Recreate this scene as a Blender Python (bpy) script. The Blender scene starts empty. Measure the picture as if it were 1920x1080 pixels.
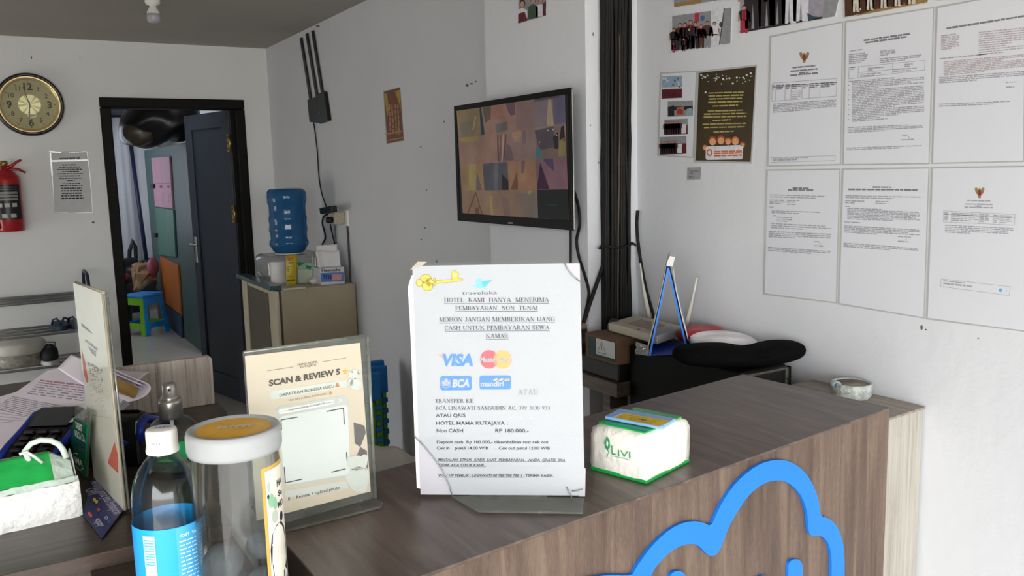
import bpy, bmesh, math, random
from mathutils import Vector, Matrix
C = bpy.context.scene.collection
PI = math.pi
V3 = Vector
random.seed(7)

# ------------------------------------------------------------------ camera
YAW, PITCH, ROLL, FPX = 0.54046, -0.13984, -0.024715, 1600.0
EYE = V3((0, 0, 1.52))
CF = V3((math.sin(YAW) * math.cos(PITCH), math.cos(YAW) * math.cos(PITCH), math.sin(PITCH)))
_r = V3((math.cos(YAW), -math.sin(YAW), 0)); _u = _r.cross(CF)
CR = _r * math.cos(ROLL) + _u * math.sin(ROLL)
CU = -_r * math.sin(ROLL) + _u * math.cos(ROLL)
cam_d = bpy.data.cameras.new('camera'); cam = bpy.data.objects.new('camera', cam_d); C.objects.link(cam)
cam_d.sensor_width = 36; cam_d.lens = FPX / 1920 * 36; cam_d.clip_start = 0.02
M = Matrix((CR, CU, -CF)).transposed().to_4x4(); M.translation = EYE
cam.matrix_world = M
bpy.context.scene.camera = cam

# ------------------------------------------------------------------ daylight
sc = bpy.context.scene
sc.view_settings.view_transform = 'Standard'; sc.view_settings.look = 'None'
sc.view_settings.gamma = 1; sc.view_settings.use_curve_mapping = False
sc.view_settings.exposure = 0.15
W = bpy.data.worlds.new('daylight'); sc.world = W; W.use_nodes = True
nt = W.node_tree; bg = nt.nodes['Background']
tc = nt.nodes.new('ShaderNodeTexCoord'); sx = nt.nodes.new('ShaderNodeSeparateXYZ'); cr = nt.nodes.new('ShaderNodeValToRGB')
nt.links.new(tc.outputs['Generated'], sx.inputs[0]); nt.links.new(sx.outputs['Z'], cr.inputs[0])
cr.color_ramp.elements[0].position = 0.0; cr.color_ramp.elements[0].color = (.42, .41, .39, 1)
cr.color_ramp.elements[1].position = 0.05; cr.color_ramp.elements[1].color = (.94, .97, 1, 1)
nt.links.new(cr.outputs[0], bg.inputs[0]); bg.inputs[1].default_value = 12
def area(name, loc, rot, sx_, sy_, energy, col=(1, 1, 1), portal=False):
    l = bpy.data.lights.new(name, 'AREA'); l.shape = 'RECTANGLE'; l.size = sx_; l.size_y = sy_; l.energy = energy; l.color = col
    o = bpy.data.objects.new(name, l); C.objects.link(o); o.location = loc; o.rotation_euler = rot
    if portal: l.cycles.is_portal = True
    return o
FRONT = -4.6            # the shop is open to the street here
area('shopfront_portal', (-.2, FRONT, 1.12), (PI / 2, 0, 0), 3.4, 2.24, 1, portal=True)
area('added_side_portal', (-2.04, -2.55, 1.12), (0, -PI / 2, 0), 2.24, 4.1, 1, portal=True)     # unseen opening added on the left to brighten the right wall
area('added_window_portal', (-2.04, 4.65, .8), (0, -PI / 2, 0), .8, .8, 1, portal=True)      # unseen window added in the left wall to lift the back wall
# daylight from the rear room's own window (on its left side, out of view)
area('rear_room_daylight', (.45, 9.4, 1.55), (0, -PI / 2, 0), 1.2, 1.6, 15, (.78, .86, 1))

# ------------------------------------------------------------------ pixel rays -> points on real planes
def ray(x, y): return (CF * FPX + CR * (x - 960) - CU * (y - 540)).normalized()
def hit(x, y, p, n):
    d = ray(x, y); p = V3(p); n = V3(n)
    return EYE + d * ((p - EYE).dot(n) / d.dot(n))
def onX(x, y, X): return hit(x, y, (X, 0, 0), (1, 0, 0))
def onY(x, y, Y): return hit(x, y, (0, Y, 0), (0, 1, 0))
def onZ(x, y, Z): return hit(x, y, (0, 0, Z), (0, 0, 1))

# ------------------------------------------------------------------ materials
def lin(c):
    if isinstance(c, str): c = [int(c[i:i + 2], 16) / 255 for i in (0, 2, 4)]
    return tuple((v / 12.92 if v <= .04045 else ((v + .055) / 1.055) ** 2.4) for v in c) + (1,)
_m = {}
def mat(name, col, rough=.55, metal=0., var=.05, vs=25, bump=0., bs=60, trans=0., ior=1.45, emit=0., alpha=1., coat=0., sheen=0., spec=.5):
    if name in _m: return _m[name]
    m = bpy.data.materials.new(name); m.use_nodes = True; n = m.node_tree; p = n.nodes['Principled BSDF']
    c = lin(col); p.inputs['Roughness'].default_value = rough; p.inputs['Metallic'].default_value = metal
    p.inputs['Specular IOR Level'].default_value = spec
    p.inputs['IOR'].default_value = ior; p.inputs['Transmission Weight'].default_value = trans
    p.inputs['Alpha'].default_value = alpha; p.inputs['Coat Weight'].default_value = coat; p.inputs['Sheen Weight'].default_value = sheen
    t = n.nodes.new('ShaderNodeTexCoord')
    if var:
        z = n.nodes.new('ShaderNodeTexNoise'); z.inputs['Scale'].default_value = vs; z.inputs['Detail'].default_value = 4
        r = n.nodes.new('ShaderNodeValToRGB')
        r.color_ramp.elements[0].color = tuple(max(0, v * (1 - var)) for v in c[:3]) + (1,); r.color_ramp.elements[0].position = .3
        r.color_ramp.elements[1].color = tuple(min(1, v * (1 + var)) for v in c[:3]) + (1,); r.color_ramp.elements[1].position = .7
        n.links.new(t.outputs['Object'], z.inputs['Vector']); n.links.new(z.outputs[0], r.inputs[0]); n.links.new(r.outputs[0], p.inputs['Base Color'])
        if emit: n.links.new(r.outputs[0], p.inputs['Emission Color'])
    else:
        p.inputs['Base Color'].default_value = c
        if emit: p.inputs['Emission Color'].default_value = c
    if emit: p.inputs['Emission Strength'].default_value = emit
    if bump:
        z2 = n.nodes.new('ShaderNodeTexNoise'); z2.inputs['Scale'].default_value = bs; z2.inputs['Detail'].default_value = 5
        b = n.nodes.new('ShaderNodeBump'); b.inputs['Strength'].default_value = bump; b.inputs['Distance'].default_value = .01
        n.links.new(t.outputs['Object'], z2.inputs['Vector']); n.links.new(z2.outputs[0], b.inputs['Height']); n.links.new(b.outputs[0], p.inputs['Normal'])
    _m[name] = m; return m
def wood(name, cols, scale, rough=.4, fine=(6, 160), rot=0.):
    """laminate wood: stretched noise, grain along the axis with the small scale"""
    m = bpy.data.materials.new(name); m.use_nodes = True; n = m.node_tree; p = n.nodes['Principled BSDF']
    p.inputs['Roughness'].default_value = rough; p.inputs['Specular IOR Level'].default_value = .4
    t = n.nodes.new('ShaderNodeTexCoord'); mp = n.nodes.new('ShaderNodeMapping'); mp.inputs['Scale'].default_value = scale; mp.inputs['Rotation'].default_value = (0, 0, rot)
    n.links.new(t.outputs['Object'], mp.inputs[0])
    a = n.nodes.new('ShaderNodeTexNoise'); a.inputs['Scale'].default_value = fine[0]; a.inputs['Detail'].default_value = 6; a.inputs['Distortion'].default_value = .6
    b = n.nodes.new('ShaderNodeTexNoise'); b.inputs['Scale'].default_value = fine[1]; b.inputs['Detail'].default_value = 3
    n.links.new(mp.outputs[0], a.inputs['Vector']); n.links.new(mp.outputs[0], b.inputs['Vector'])
    mx = n.nodes.new('ShaderNodeMath'); mx.operation = 'MULTIPLY_ADD'; mx.inputs[1].default_value = .35
    n.links.new(b.outputs[0], mx.inputs[0])
    sc_ = n.nodes.new('ShaderNodeMath'); sc_.operation = 'MULTIPLY'; sc_.inputs[1].default_value = .8; n.links.new(a.outputs[0], sc_.inputs[0]); n.links.new(sc_.outputs[0], mx.inputs[2])
    r = n.nodes.new('ShaderNodeValToRGB'); e = r.color_ramp.elements
    e[0].position = .36; e[0].color = lin(cols[0]); e[1].position = .76; e[1].color = lin(cols[2]); k = e.new(.55); k.color = lin(cols[1])
    n.links.new(mx.outputs[0], r.inputs[0]); n.links.new(r.outputs[0], p.inputs['Base Color'])
    bp = n.nodes.new('ShaderNodeBump'); bp.inputs['Strength'].default_value = .12; bp.inputs['Distance'].default_value = .003
    n.links.new(mx.outputs[0], bp.inputs['Height']); n.links.new(bp.outputs[0], p.inputs['Normal'])
    return m

# ------------------------------------------------------------------ mesh builder
class MB:
    def __init__(s): s.v = []; s.f = []; s.m = []; s.sm = []; s.mats = []
    def mi(s, m):
        if m not in s.mats: s.mats.append(m)
        return s.mats.index(m)
    def add(s, vs, fs, m, smooth=False, T=None):
        b = len(s.v); k = s.mi(m)
        for q in vs: q = V3(q); s.v.append(T @ q if T else q)
        for f in fs: s.f.append([b + i for i in f]); s.m.append(k); s.sm.append(smooth)
        return s
    def addbm(s, bm, m, smooth=False, T=None):
        bm.verts.ensure_lookup_table(); bm.verts.index_update()
        s.add([v.co.copy() for v in bm.verts], [[v.index for v in f.verts] for f in bm.faces], m, smooth, T); bm.free(); return s
    def box(s, a, b, m, bev=0., T=None, seg=2, smooth=False):
        a = V3(a); b = V3(b); bm = bmesh.new(); bmesh.ops.create_cube(bm, size=1)
        for v in bm.verts: v.co = V3([(a[i] + b[i]) / 2 + v.co[i] * (b[i] - a[i]) for i in range(3)])
        if bev: bmesh.ops.bevel(bm, geom=bm.edges[:], offset=bev, segments=seg, affect='EDGES', profile=.5)
        return s.addbm(bm, m, smooth, T)
    def prism(s, pts, d, m, bev=0.):
        """polygon of 3D points extruded by vector d"""
        d = V3(d); n = len(pts); vs = [V3(p) for p in pts] + [V3(p) + d for p in pts]
        fs = [list(range(n))[::-1], [n + i for i in range(n)]] + [[i, (i + 1) % n, n + (i + 1) % n, n + i] for i in range(n)]
        bm = bmesh.new(); bv = [bm.verts.new(v) for v in vs]
        for f in fs: bm.faces.new([bv[i] for i in f])
        bmesh.ops.recalc_face_normals(bm, faces=bm.faces[:])
        if bev: bmesh.ops.bevel(bm, geom=bm.edges[:], offset=bev, segments=2, affect='EDGES', profile=.5)
        return s.addbm(bm, m)
    def lathe(s, prof, m, c=(0, 0, 0), axis=(0, 0, 1), n=40, smooth=True, caps=True):
        c = V3(c); ax = V3(axis).normalized(); q = ax.to_track_quat('Z', 'Y').to_matrix()
        vs = []; fs = []
        for r, z in prof:
            for k in range(n):
                a = 2 * PI * k / n; vs.append(c + q @ V3((r * math.cos(a), r * math.sin(a), z)))
        for i in range(len(prof) - 1):
            for k in range(n):
                k2 = (k + 1) % n; fs.append([i * n + k, i * n + k2, (i + 1) * n + k2, (i + 1) * n + k])
        if caps and prof[0][0] > 1e-6: fs.append(list(range(n))[::-1])
        if caps and prof[-1][0] > 1e-6: fs.append([(len(prof) - 1) * n + k for k in range(n)])
        return s.add(vs, fs, m, smooth)
    def cyl(s, a, b, r, m, n=20, r2=None, smooth=True):
        a = V3(a); b = V3(b); return s.lathe([(r, 0), (r if r2 is None else r2, (b - a).length)], m, a, b - a, n, smooth)
    def tube(s, pts, r, m, n=8, smooth=True, cyc=False, flat=None):
        pts = [V3(p) for p in pts]; N = len(pts); vs = []; fs = []; up = None
        rs = r if isinstance(r, (list, tuple)) else [r] * N
        for i, p in enumerate(pts):
            if cyc: t = (pts[(i + 1) % N] - pts[i - 1]).normalized()
            else: t = (pts[min(i + 1, N - 1)] - pts[max(i - 1, 0)]).normalized()
            if up is None: up = t.orthogonal().normalized() if flat is None else V3(flat[0])
            u = (up - t * up.dot(t)).normalized(); w = t.cross(u); up = u
            for k in range(n):
                a = 2 * PI * k / n
                vs.append(p + (u * math.cos(a) + w * math.sin(a) * (1 if flat is None else flat[1])) * rs[i])
        R = N if cyc else N - 1
        for i in range(R):
            for k in range(n):
                j = (i + 1) % N; k2 = (k + 1) % n; fs.append([i * n + k, i * n + k2, j * n + k2, j * n + k])
        if not cyc: fs.append(list(range(n))[::-1]); fs.append([(N - 1) * n + k for k in range(n)])
        return s.add(vs, fs, m, smooth)
    def grid(s, fn, nu, nv, m, smooth=True, thick=0., closed=False):
        vs = [V3(fn(i / (nu - 1), j / (nv - 1))) for i in range(nu) for j in range(nv)]
        fs = [[i * nv + j, (i + 1) * nv + j, (i + 1) * nv + j + 1, i * nv + j + 1] for i in range(nu - 1) for j in range(nv - 1)]
        bm = bmesh.new(); bv = [bm.verts.new(v) for v in vs]
        for f in fs: bm.faces.new([bv[i] for i in f])
        if closed: bmesh.ops.remove_doubles(bm, verts=bm.verts[:], dist=1e-5)
        bmesh.ops.recalc_face_normals(bm, faces=bm.faces[:])
        if thick: bmesh.ops.solidify(bm, geom=bm.faces[:], thickness=thick)
        return s.addbm(bm, m, smooth)
    def blob(s, c, r, m, nu=24, nv=16, fn=None, p=2.0):
        """superellipsoid with an optional displacement"""
        c = V3(c)
        def sp(x, e): return math.copysign(abs(x) ** e, x)
        e = 2 / p
        def g(u, v):
            a = 2 * PI * u; b = -PI / 2 + PI * v
            q = V3((r[0] * sp(math.cos(b), e) * sp(math.cos(a), e), r[1] * sp(math.cos(b), e) * sp(math.sin(a), e), r[2] * sp(math.sin(b), e)))
            return c + (fn(q) if fn else q)
        return s.grid(g, nu + 1, nv + 1, m, closed=True)
    def build(s, name, parent=None, origin=None):
        if parent is not None: o0 = wloc(parent)
        elif origin is not None: o0 = V3(origin)
        else:
            xs = [v.x for v in s.v]; ys = [v.y for v in s.v]; o0 = V3(((min(xs) + max(xs)) / 2, (min(ys) + max(ys)) / 2, min(v.z for v in s.v)))
        me = bpy.data.meshes.new(name); me.from_pydata([v - o0 for v in s.v], [], s.f)
        for m in s.mats: me.materials.append(m)
        me.polygons.foreach_set('material_index', s.m); me.polygons.foreach_set('use_smooth', s.sm); me.update()
        o = bpy.data.objects.new(name, me); C.objects.link(o)
        if parent is not None: o.parent = parent
        else: o.location = o0
        return o
def wloc(o):
    p = V3(o.location)
    while o.parent: o = o.parent; p += o.location
    return p
def tag(o, label, cat, group=None):
    o['label'] = label; o['category'] = cat
    if group: o['group'] = group
    return o
def thing(name, loc, label, cat, group=None):
    o = bpy.data.objects.new(name, None); o.empty_display_size = .05; C.objects.link(o); o.location = V3(loc); return tag(o, label, cat, group)
def struct(o): o['kind'] = 'structure'; return o

# ------------------------------------------------------------------ lettering
_tc = {}
def glyphs(st, bold=0.):
    k = (st, bold)
    if k in _tc: return _tc[k]
    cu = bpy.data.curves.new('t', 'FONT'); cu.body = st; cu.resolution_u = 3; cu.offset = bold; cu.fill_mode = 'FRONT'
    o = bpy.data.objects.new('t', cu); me = o.to_mesh()
    vs = [(v.co.x, v.co.y) for v in me.vertices]; fs = [list(p.vertices) for p in me.polygons]
    o.to_mesh_clear(); bpy.data.objects.remove(o); bpy.data.curves.remove(cu)
    _tc[k] = (vs, fs); return vs, fs
class Pl:
    """a flat printed surface: origin, right axis, up axis; takes pixel positions of the photo to places on it"""
    def __init__(s, o, u, v): s.o = V3(o); s.u = V3(u).normalized(); s.v = (V3(v) - s.u * V3(v).dot(s.u)).normalized(); s.n = s.u.cross(s.v)
    def uv(s, x, y): p = hit(x, y, s.o, s.n) - s.o; return p.dot(s.u), p.dot(s.v)
    def at(s, a, b, h=0.): return s.o + s.u * a + s.v * b + s.n * h
    def px(s, x, y, h=0.): return s.at(*s.uv(x, y), h)
LAY = .00022
class Print:
    def __init__(s, mb, pl): s.mb = mb; s.pl = pl
    def poly(s, pts, m, L=1):
        p = [s.pl.px(x, y, L * LAY) for x, y in pts]; s.mb.add(p, [list(range(len(p)))], m); return s
    def polyuv(s, pts, m, L=1):
        p = [s.pl.at(x, y, L * LAY) for x, y in pts]; s.mb.add(p, [list(range(len(p)))], m); return s
    def bar(s, x0, y0, x1, y1, t, m, L=1):
        dx, dy = x1 - x0, y1 - y0; l = math.hypot(dx, dy) or 1; nx, ny = -dy / l * t / 2, dx / l * t / 2
        return s.poly([(x0 + nx, y0 + ny), (x0 - nx, y0 - ny), (x1 - nx, y1 - ny), (x1 + nx, y1 + ny)], m, L)
    def path(s, pts, t, m, L=1):
        for a, b in zip(pts, pts[1:]): s.bar(*a, *b, t, m, L)
        return s
    def words(s, x0, y0, x1, y1, t, m, L=1, word=(4, 11), gap=1.6, rnd=random):
        """a line of print too small to read: word-length marks"""
        l = math.hypot(x1 - x0, y1 - y0); k = 0
        while k < l - 1:
            w = min(rnd.uniform(*word), l - k); a, b = k / l, (k + w) / l
            s.bar(x0 + (x1 - x0) * a, y0 + (y1 - y0) * a, x0 + (x1 - x0) * b, y0 + (y1 - y0) * b, t * rnd.uniform(.75, 1.1), m, L); k += w + gap
        return s
    def ell(s, x, y, rx, ry, m, L=1, n=24, a0=0, a1=2 * PI):
        return s.poly([(x + rx * math.cos(a0 + (a1 - a0) * k / n), y + ry * math.sin(a0 + (a1 - a0) * k / n)) for k in range(n)], m, L)
    def rrect(s, q, r, m, L=1):
        """rounded quad, q = tl,tr,br,bl"""
        pts = []
        for i in range(4):
            p = V3(q[i] + (0,)); a = V3(q[i - 1] + (0,)); b = V3(q[(i + 1) % 4] + (0,)); da = (a - p).normalized() * r; db = (b - p).normalized() * r
            for k in range(5):
                t = k / 4; w = p + da * (1 - t) ** 2 + db * t ** 2; pts.append((w.x, w.y))
        return s.poly(pts, m, L)
    def text(s, st, x0, y0, x1, y1, h, m, L=2, bold=0., shear=0., serif=False):
        """baseline from (x0,y0) to (x1,y1) in pixels, capital height h pixels"""
        vs, fs = serif_glyphs(st) if serif else glyphs(st, bold)
        if not vs: return s
        a = s.pl.uv(x0, y0); b = s.pl.uv(x1, y1); c = s.pl.uv(x0, y0 - h)
        mn = min(v[0] for v in vs); mx = max(v[0] for v in vs); cap = 1. if serif else .69
        w = mx - mn
        ex = ((b[0] - a[0]) / w, (b[1] - a[1]) / w); ul = math.hypot(b[0] - a[0], b[1] - a[1]); d = ((b[0] - a[0]) / ul, (b[1] - a[1]) / ul)
        hv = math.hypot(c[0] - a[0], c[1] - a[1]) / cap; ey = (-d[1] * hv + d[0] * hv * shear, d[0] * hv + d[1] * hv * shear)
        s.mb.add([s.pl.at(a[0] + ex[0] * (x - mn) + ey[0] * y, a[1] + ex[1] * (x - mn) + ey[1] * y, L * LAY) for x, y in vs], fs, m); return s
# a small roman alphabet (capitals and figures) drawn as thick and thin strokes with serifs
TK, TN, SR = .19, .085, .07
def _gl():
    G = {}
    def st(x, y0=0, y1=1, t=TK, s0=1, s1=1):
        q = [[(x - t / 2, y0), (x + t / 2, y0), (x + t / 2, y1), (x - t / 2, y1)]]
        if s0: q.append([(x - t / 2 - .11, y0), (x + t / 2 + .11, y0), (x + t / 2 + .11, y0 + SR), (x - t / 2 - .11, y0 + SR)])
        if s1: q.append([(x - t / 2 - .11, y1 - SR), (x + t / 2 + .11, y1 - SR), (x + t / 2 + .11, y1), (x - t / 2 - .11, y1)])
        return q
    def hb(y, x0, x1, t=TN): return [[(x0, y - t / 2), (x1, y - t / 2), (x1, y + t / 2), (x0, y + t / 2)]]
    def dg(x0, y0, x1, y1, t): return [[(x0 - t / 2, y0), (x0 + t / 2, y0), (x1 + t / 2, y1), (x1 - t / 2, y1)]]
    def sf(x, y, w=.2): y0 = y if y < .5 else y - SR; return [[(x - w, y0), (x + w, y0), (x + w, y0 + SR), (x - w, y0 + SR)]]
    def arc(cx, cy, rx, ry, a0, a1, n=14, tk=TK, tn=TN):
        q = []
        for k in range(n):
            r = []
            for j in (k, k + 1):
                a = math.radians(a0 + (a1 - a0) * j / n); c, s_ = math.cos(a), math.sin(a); t = tn + (tk - tn) * abs(c)
                r.append(((cx + (rx - t) * c, cy + (ry - (tn if True else t)) * s_), (cx + rx * c, cy + ry * s_)))
            q.append([r[0][0], r[0][1], r[1][1], r[1][0]])
        return q
    def vt(x, y0, y1, t=.1): return [[(x - t / 2, y0), (x + t / 2, y0), (x + t / 2, y1), (x - t / 2, y1)]]
    G['A'] = (.95, dg(.12, 0, .45, 1, TN) + dg(.8, 0, .47, 1, TK) + hb(.34, .25, .7) + sf(.12, 0, .13) + sf(.8, 0, .17))
    G['B'] = (.82, st(.2) + hb(.96, .2, .5) + hb(.52, .2, .55) + hb(.04, .2, .5) + arc(.48, .745, .24, .255, -90, 90) + arc(.48, .26, .3, .26, -90, 90))
    G['C'] = (.86, arc(.46, .5, .42, .52, 45, 315) + vt(.77, .7, 1.0) + vt(.77, .1, .28, .07))
    G['D'] = (.92, st(.2) + hb(.96, .2, .45) + hb(.04, .2, .45) + arc(.42, .5, .44, .5, -90, 90))
    G['E'] = (.8, st(.2) + hb(.96, .2, .7) + hb(.5, .2, .55) + hb(.04, .2, .74) + vt(.67, .76, 1, .07) + vt(.71, 0, .26, .07) + vt(.53, .38, .62, .07))
    G['F'] = (.75, st(.2) + hb(.96, .2, .68) + hb(.5, .2, .55) + vt(.66, .76, 1, .07) + vt(.53, .38, .62, .07))
    G['G'] = (.95, arc(.47, .5, .43, .52, 45, 320) + vt(.78, .7, 1) + vt(.76, .05, .4, TK) + hb(.42, .58, .92, .07))
    G['H'] = (1., st(.2) + st(.8) + hb(.5, .2, .8))
    G['I'] = (.44, st(.22))
    G['J'] = (.6, st(.36, .2, 1, TK, 0, 1) + arc(.23, .2, .225, .22, 180, 360))
    G['K'] = (1., st(.2) + dg(.25, .45, .78, 1, TN) + dg(.84, 0, .42, .6, TK) + sf(.78, 1, .16) + sf(.84, 0, .17))
    G['L'] = (.78, st(.2) + hb(.04, .2, .7) + vt(.69, 0, .3, .08))
    G['M'] = (1.16, st(.18, 0, 1, TN) + st(.97) + dg(.55, .02, .22, 1, TK) + dg(.55, .02, .93, 1, TN))
    G['N'] = (.98, st(.18, 0, 1, TN) + st(.82, 0, 1, TN, 0, 1) + dg(.78, 0, .2, 1, TK))
    G['O'] = (.96, arc(.48, .5, .44, .52, 0, 360, 26))
    G['P'] = (.78, st(.2) + hb(.96, .2, .45) + hb(.46, .2, .45) + arc(.45, .71, .29, .29, -90, 90))
    G['R'] = (.92, st(.2) + hb(.96, .2, .45) + hb(.5, .2, .45) + arc(.45, .73, .28, .27, -90, 90) + dg(.8, 0, .45, .5, TK) + sf(.82, 0, .1))
    G['S'] = (.7, arc(.34, .735, .27, .28, 50, 250) + arc(.34, .265, .3, .28, -130, 90) + dg(.5, .4, .2, .62, TK) + vt(.58, .72, 1, .08) + vt(.09, 0, .28, .08))
    G['T'] = (.84, st(.42, 0, 1, TK, 1, 0) + hb(.96, .08, .76) + vt(.1, .72, 1, .07) + vt(.74, .72, 1, .07))
    G['U'] = (.96, st(.2, .35, 1, TK, 0, 1) + st(.78, .35, 1, TN, 0, 1) + arc(.465, .36, .36, .38, 180, 360))
    G['W'] = (1.25, dg(.38, 0, .16, 1, TK) + dg(.4, 0, .62, 1, TN) + dg(.84, 0, .62, 1, TK) + dg(.86, 0, 1.08, 1, TN) + sf(.16, 1, .16) + sf(.62, 1, .14) + sf(1.08, 1, .12))
    G['Y'] = (.95, st(.47, 0, .45, TK, 1, 0) + dg(.47, .42, .16, 1, TK) + dg(.5, .42, .8, 1, TN) + sf(.16, 1, .16) + sf(.8, 1, .13))
    G['0'] = (.66, arc(.32, .5, .27, .52, 0, 360, 22, .14, .06))
    G['3'] = (.66, arc(.3, .74, .24, .28, -70, 150, 12, .14, .06) + arc(.3, .26, .27, .28, -160, 80, 12, .14, .06))
    G['9'] = (.66, arc(.32, .68, .27, .34, 0, 360, 20, .14, .06) + dg(.25, -.02, .52, .6, .12))
    G['.'] = (.34, [[(.1, 0), (.26, 0), (.26, .16), (.1, .16)]])
    G[' '] = (.45, [])
    return G
_G = None
def serif_glyphs(st):
    global _G
    if _G is None: _G = _gl()
    vs = []; fs = []; x = 0
    for ch in st:
        w, q = _G[ch]
        for poly in q:
            b = len(vs); vs += [(x + p[0], p[1]) for p in poly]; fs.append([b + i for i in range(len(poly))])
        x += w
    return vs, fs

# ------------------------------------------------------------------ palette
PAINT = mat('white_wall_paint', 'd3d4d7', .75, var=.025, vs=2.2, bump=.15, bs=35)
PAINT2 = mat('lightened_wall_paint', 'e8e8e6', .75, var=.03, vs=1.6, bump=.15, bs=35)  # wall white lightened to make up for weak light on the back wall
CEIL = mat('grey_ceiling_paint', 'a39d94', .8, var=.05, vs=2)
TILE = mat('pale_floor_tile', 'a8a49c', .25, var=.08, vs=3)
BLACKP = mat('black_door_paint', '0f0d0a', .55, var=.2, vs=20, spec=.2)
NAVY = mat('dark_blue_door_paint', '2a3140', .4, var=.1, vs=6)
BLK = mat('black_plastic', '121213', .45, var=.1)
BLKG = mat('glossy_black_plastic', '0c0c0e', .2, var=.05)
WHT = mat('white_plastic', 'e6e4de', .4, var=.03)
PAPER = mat('white_paper', 'd3d4d9', .6, var=.01)
LAM = mat('clear_tape_edge', 'aeaeac', .25, var=.06, vs=30)
INK = mat('grey_print', '9d9ba1', .6, var=.05)
INKD = mat('dark_print', '77757a', .6, var=.05)
INKB = mat('black_print', '2c2a30', .6, var=.05)
CHROME = mat('brushed_metal', 'b9b8b4', .28, 1., var=.05, vs=60)
BRASS = mat('brass_metal', 'b79a5a', .35, 1., var=.08, vs=40)
CLEAR = mat('clear_acrylic', 'f3f6f5', .04, var=0, trans=1., ior=1.3)
WOODT = wood('dark_brown_wood_top', ('40342d', '574942', '6b5d55'), (9, 1., 8), .34)
WOODP = wood('pale_grey_brown_wood', ('6b6055', '8d8175', 'a89c90'), (14, 1.2, 10), .4)
WOODF = wood('brown_wood_front', ('3e2f26', '5b493d', '766353'), (9, 9, .7), .45, (5, 130))
WOODL = wood('dark_brown_wood_ledge', ('2b211b', '3b2f28', '4d4037'), (1.2, 16, 10), .35)
WOODW = wood('whitewashed_wood', ('8f887c', 'a8a297', 'b6b1a7'), (22, 22, .9), .5, (5, 60))
WOODG = wood('grey_striped_wood', ('7a6e64', 'b5a99e', 'd0c6bb'), (24, 24, .7), .4, (4, 40))
WOODS = wood('grey_brown_wood_shelf', ('3d342c', '5a4e43', '75685b'), (10, 1.2, 10), .45)

XW, YB, ZCEIL = 1.55, 5.52, 2.30      # right wall, back wall, ceiling
RX0, RX1, RY1 = -.6, 1.95, 11.4         # rear room
# ------------------------------------------------------------------ setting
def slab(name, boxes, m):
    b = MB()
    for a, c in boxes: b.box(a, c, m)
    return struct(b.build(name))
slab('floor', [((-2.1, FRONT - .6, -.1), (2.2, RY1 + .2, 0))], TILE)
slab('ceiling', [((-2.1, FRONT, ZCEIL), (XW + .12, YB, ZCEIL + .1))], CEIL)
slab('wall_right', [((XW, FRONT, 0), (XW + .12, YB + .14, ZCEIL))], PAINT)
slab('wall_left', [((-2.1, -.5, 0), (-1.98, 4.25, ZCEIL)), ((-2.1, FRONT, 2.2), (-1.98, -.5, ZCEIL)), ((-2.1, 5.1, 0), (-1.98, YB, ZCEIL)), ((-2.1, 4.25, 0), (-1.98, 5.1, .4)), ((-2.1, 4.25, 1.2), (-1.98, 5.1, ZCEIL))], PAINT2)  # front gap and far window hole are added to let light in
DX0, DX1, DZ = .575, 1.385, 1.975
slab('wall_back', [((-2.1, YB, 0), (DX0, YB + .14, ZCEIL)), ((DX1, YB, 0), (XW, YB + .14, ZCEIL)), ((DX0, YB, DZ), (DX1, YB + .14, ZCEIL))], PAINT2)
slab('trim_1', [((-2.1, FRONT - .1, 2.2), (XW + .12, FRONT + .02, 2.45))], PAINT2)           # head of the shopfront opening
PX0, PY0, PY1 = 1.375, 1.884, 2.42
slab('wall_pillar', [((PX0, PY0, 0), (XW, PY1, ZCEIL))], PAINT)
slab('wall_rear_left', [((RX0 - .1, YB + .14, 0), (RX0, RY1, 2.5))], PAINT2)
slab('wall_rear_right', [((RX1, YB + .14, 0), (RX1 + .1, RY1, 2.5))], PAINT2)
slab('wall_rear_end', [((RX0 - .1, RY1, 0), (RX1 + .1, RY1 + .1, 2.5))], PAINT2)
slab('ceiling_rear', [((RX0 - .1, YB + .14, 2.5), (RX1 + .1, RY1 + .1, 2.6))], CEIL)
# stains and chips on the paint
SPOT = mat('dirt_marks', '6d6a64', .8, var=.2)
def marks(name, pl, pts, label):
    b = MB(); p = Print(b, pl)
    for x, y, rx, ry in pts: p.ell(x, y, rx, ry, SPOT, 1, 9)
    o = b.build(name); o['kind'] = 'structure'; return o
PWR = Pl((XW, 0, 1.52), (0, -1, 0), (0, 0, 1)); PWB = Pl((0, YB, 1.52), (1, 0, 0), (0, 0, 1)); PPI = Pl((PX0, 2, 1.52), (0, -1, 0), (0, 0, 1)); PPF = Pl((1.5, PY0, 1.52), (1, 0, 0), (0, 0, 1))
marks('trim_2', PWR, [(876, 160, 3, 3), (884, 157, 4, 1.5), (892, 153, 2, 1.5), (833, 228, 1.5, 2), (591, 38, 5, 3), (596, 49, 4, 2), (789, 276, 1.5, 2), (819, 490, 1, 3), (797, 427, 1.5, 1.5), (790, 449, 1.5, 1.5), (1728, 614, 2.5, 5), (1736, 618, 2, 1.5), (1834, 634, 2, 1.5), (800, 356, 1, 2)], '')
marks('trim_3', PWB, [(59, 108, 1.5, 2.5), (150, 108, 1.2, 1), (175, 417, 3, 2)], '')
marks('trim_4', PPF, [(1112, 64, 1.2, 4), (1107, 235, 1.3, 1.5), (1122, 305, 1.5, 1.8), (1130, 47, 3, 1)], '')
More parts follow.
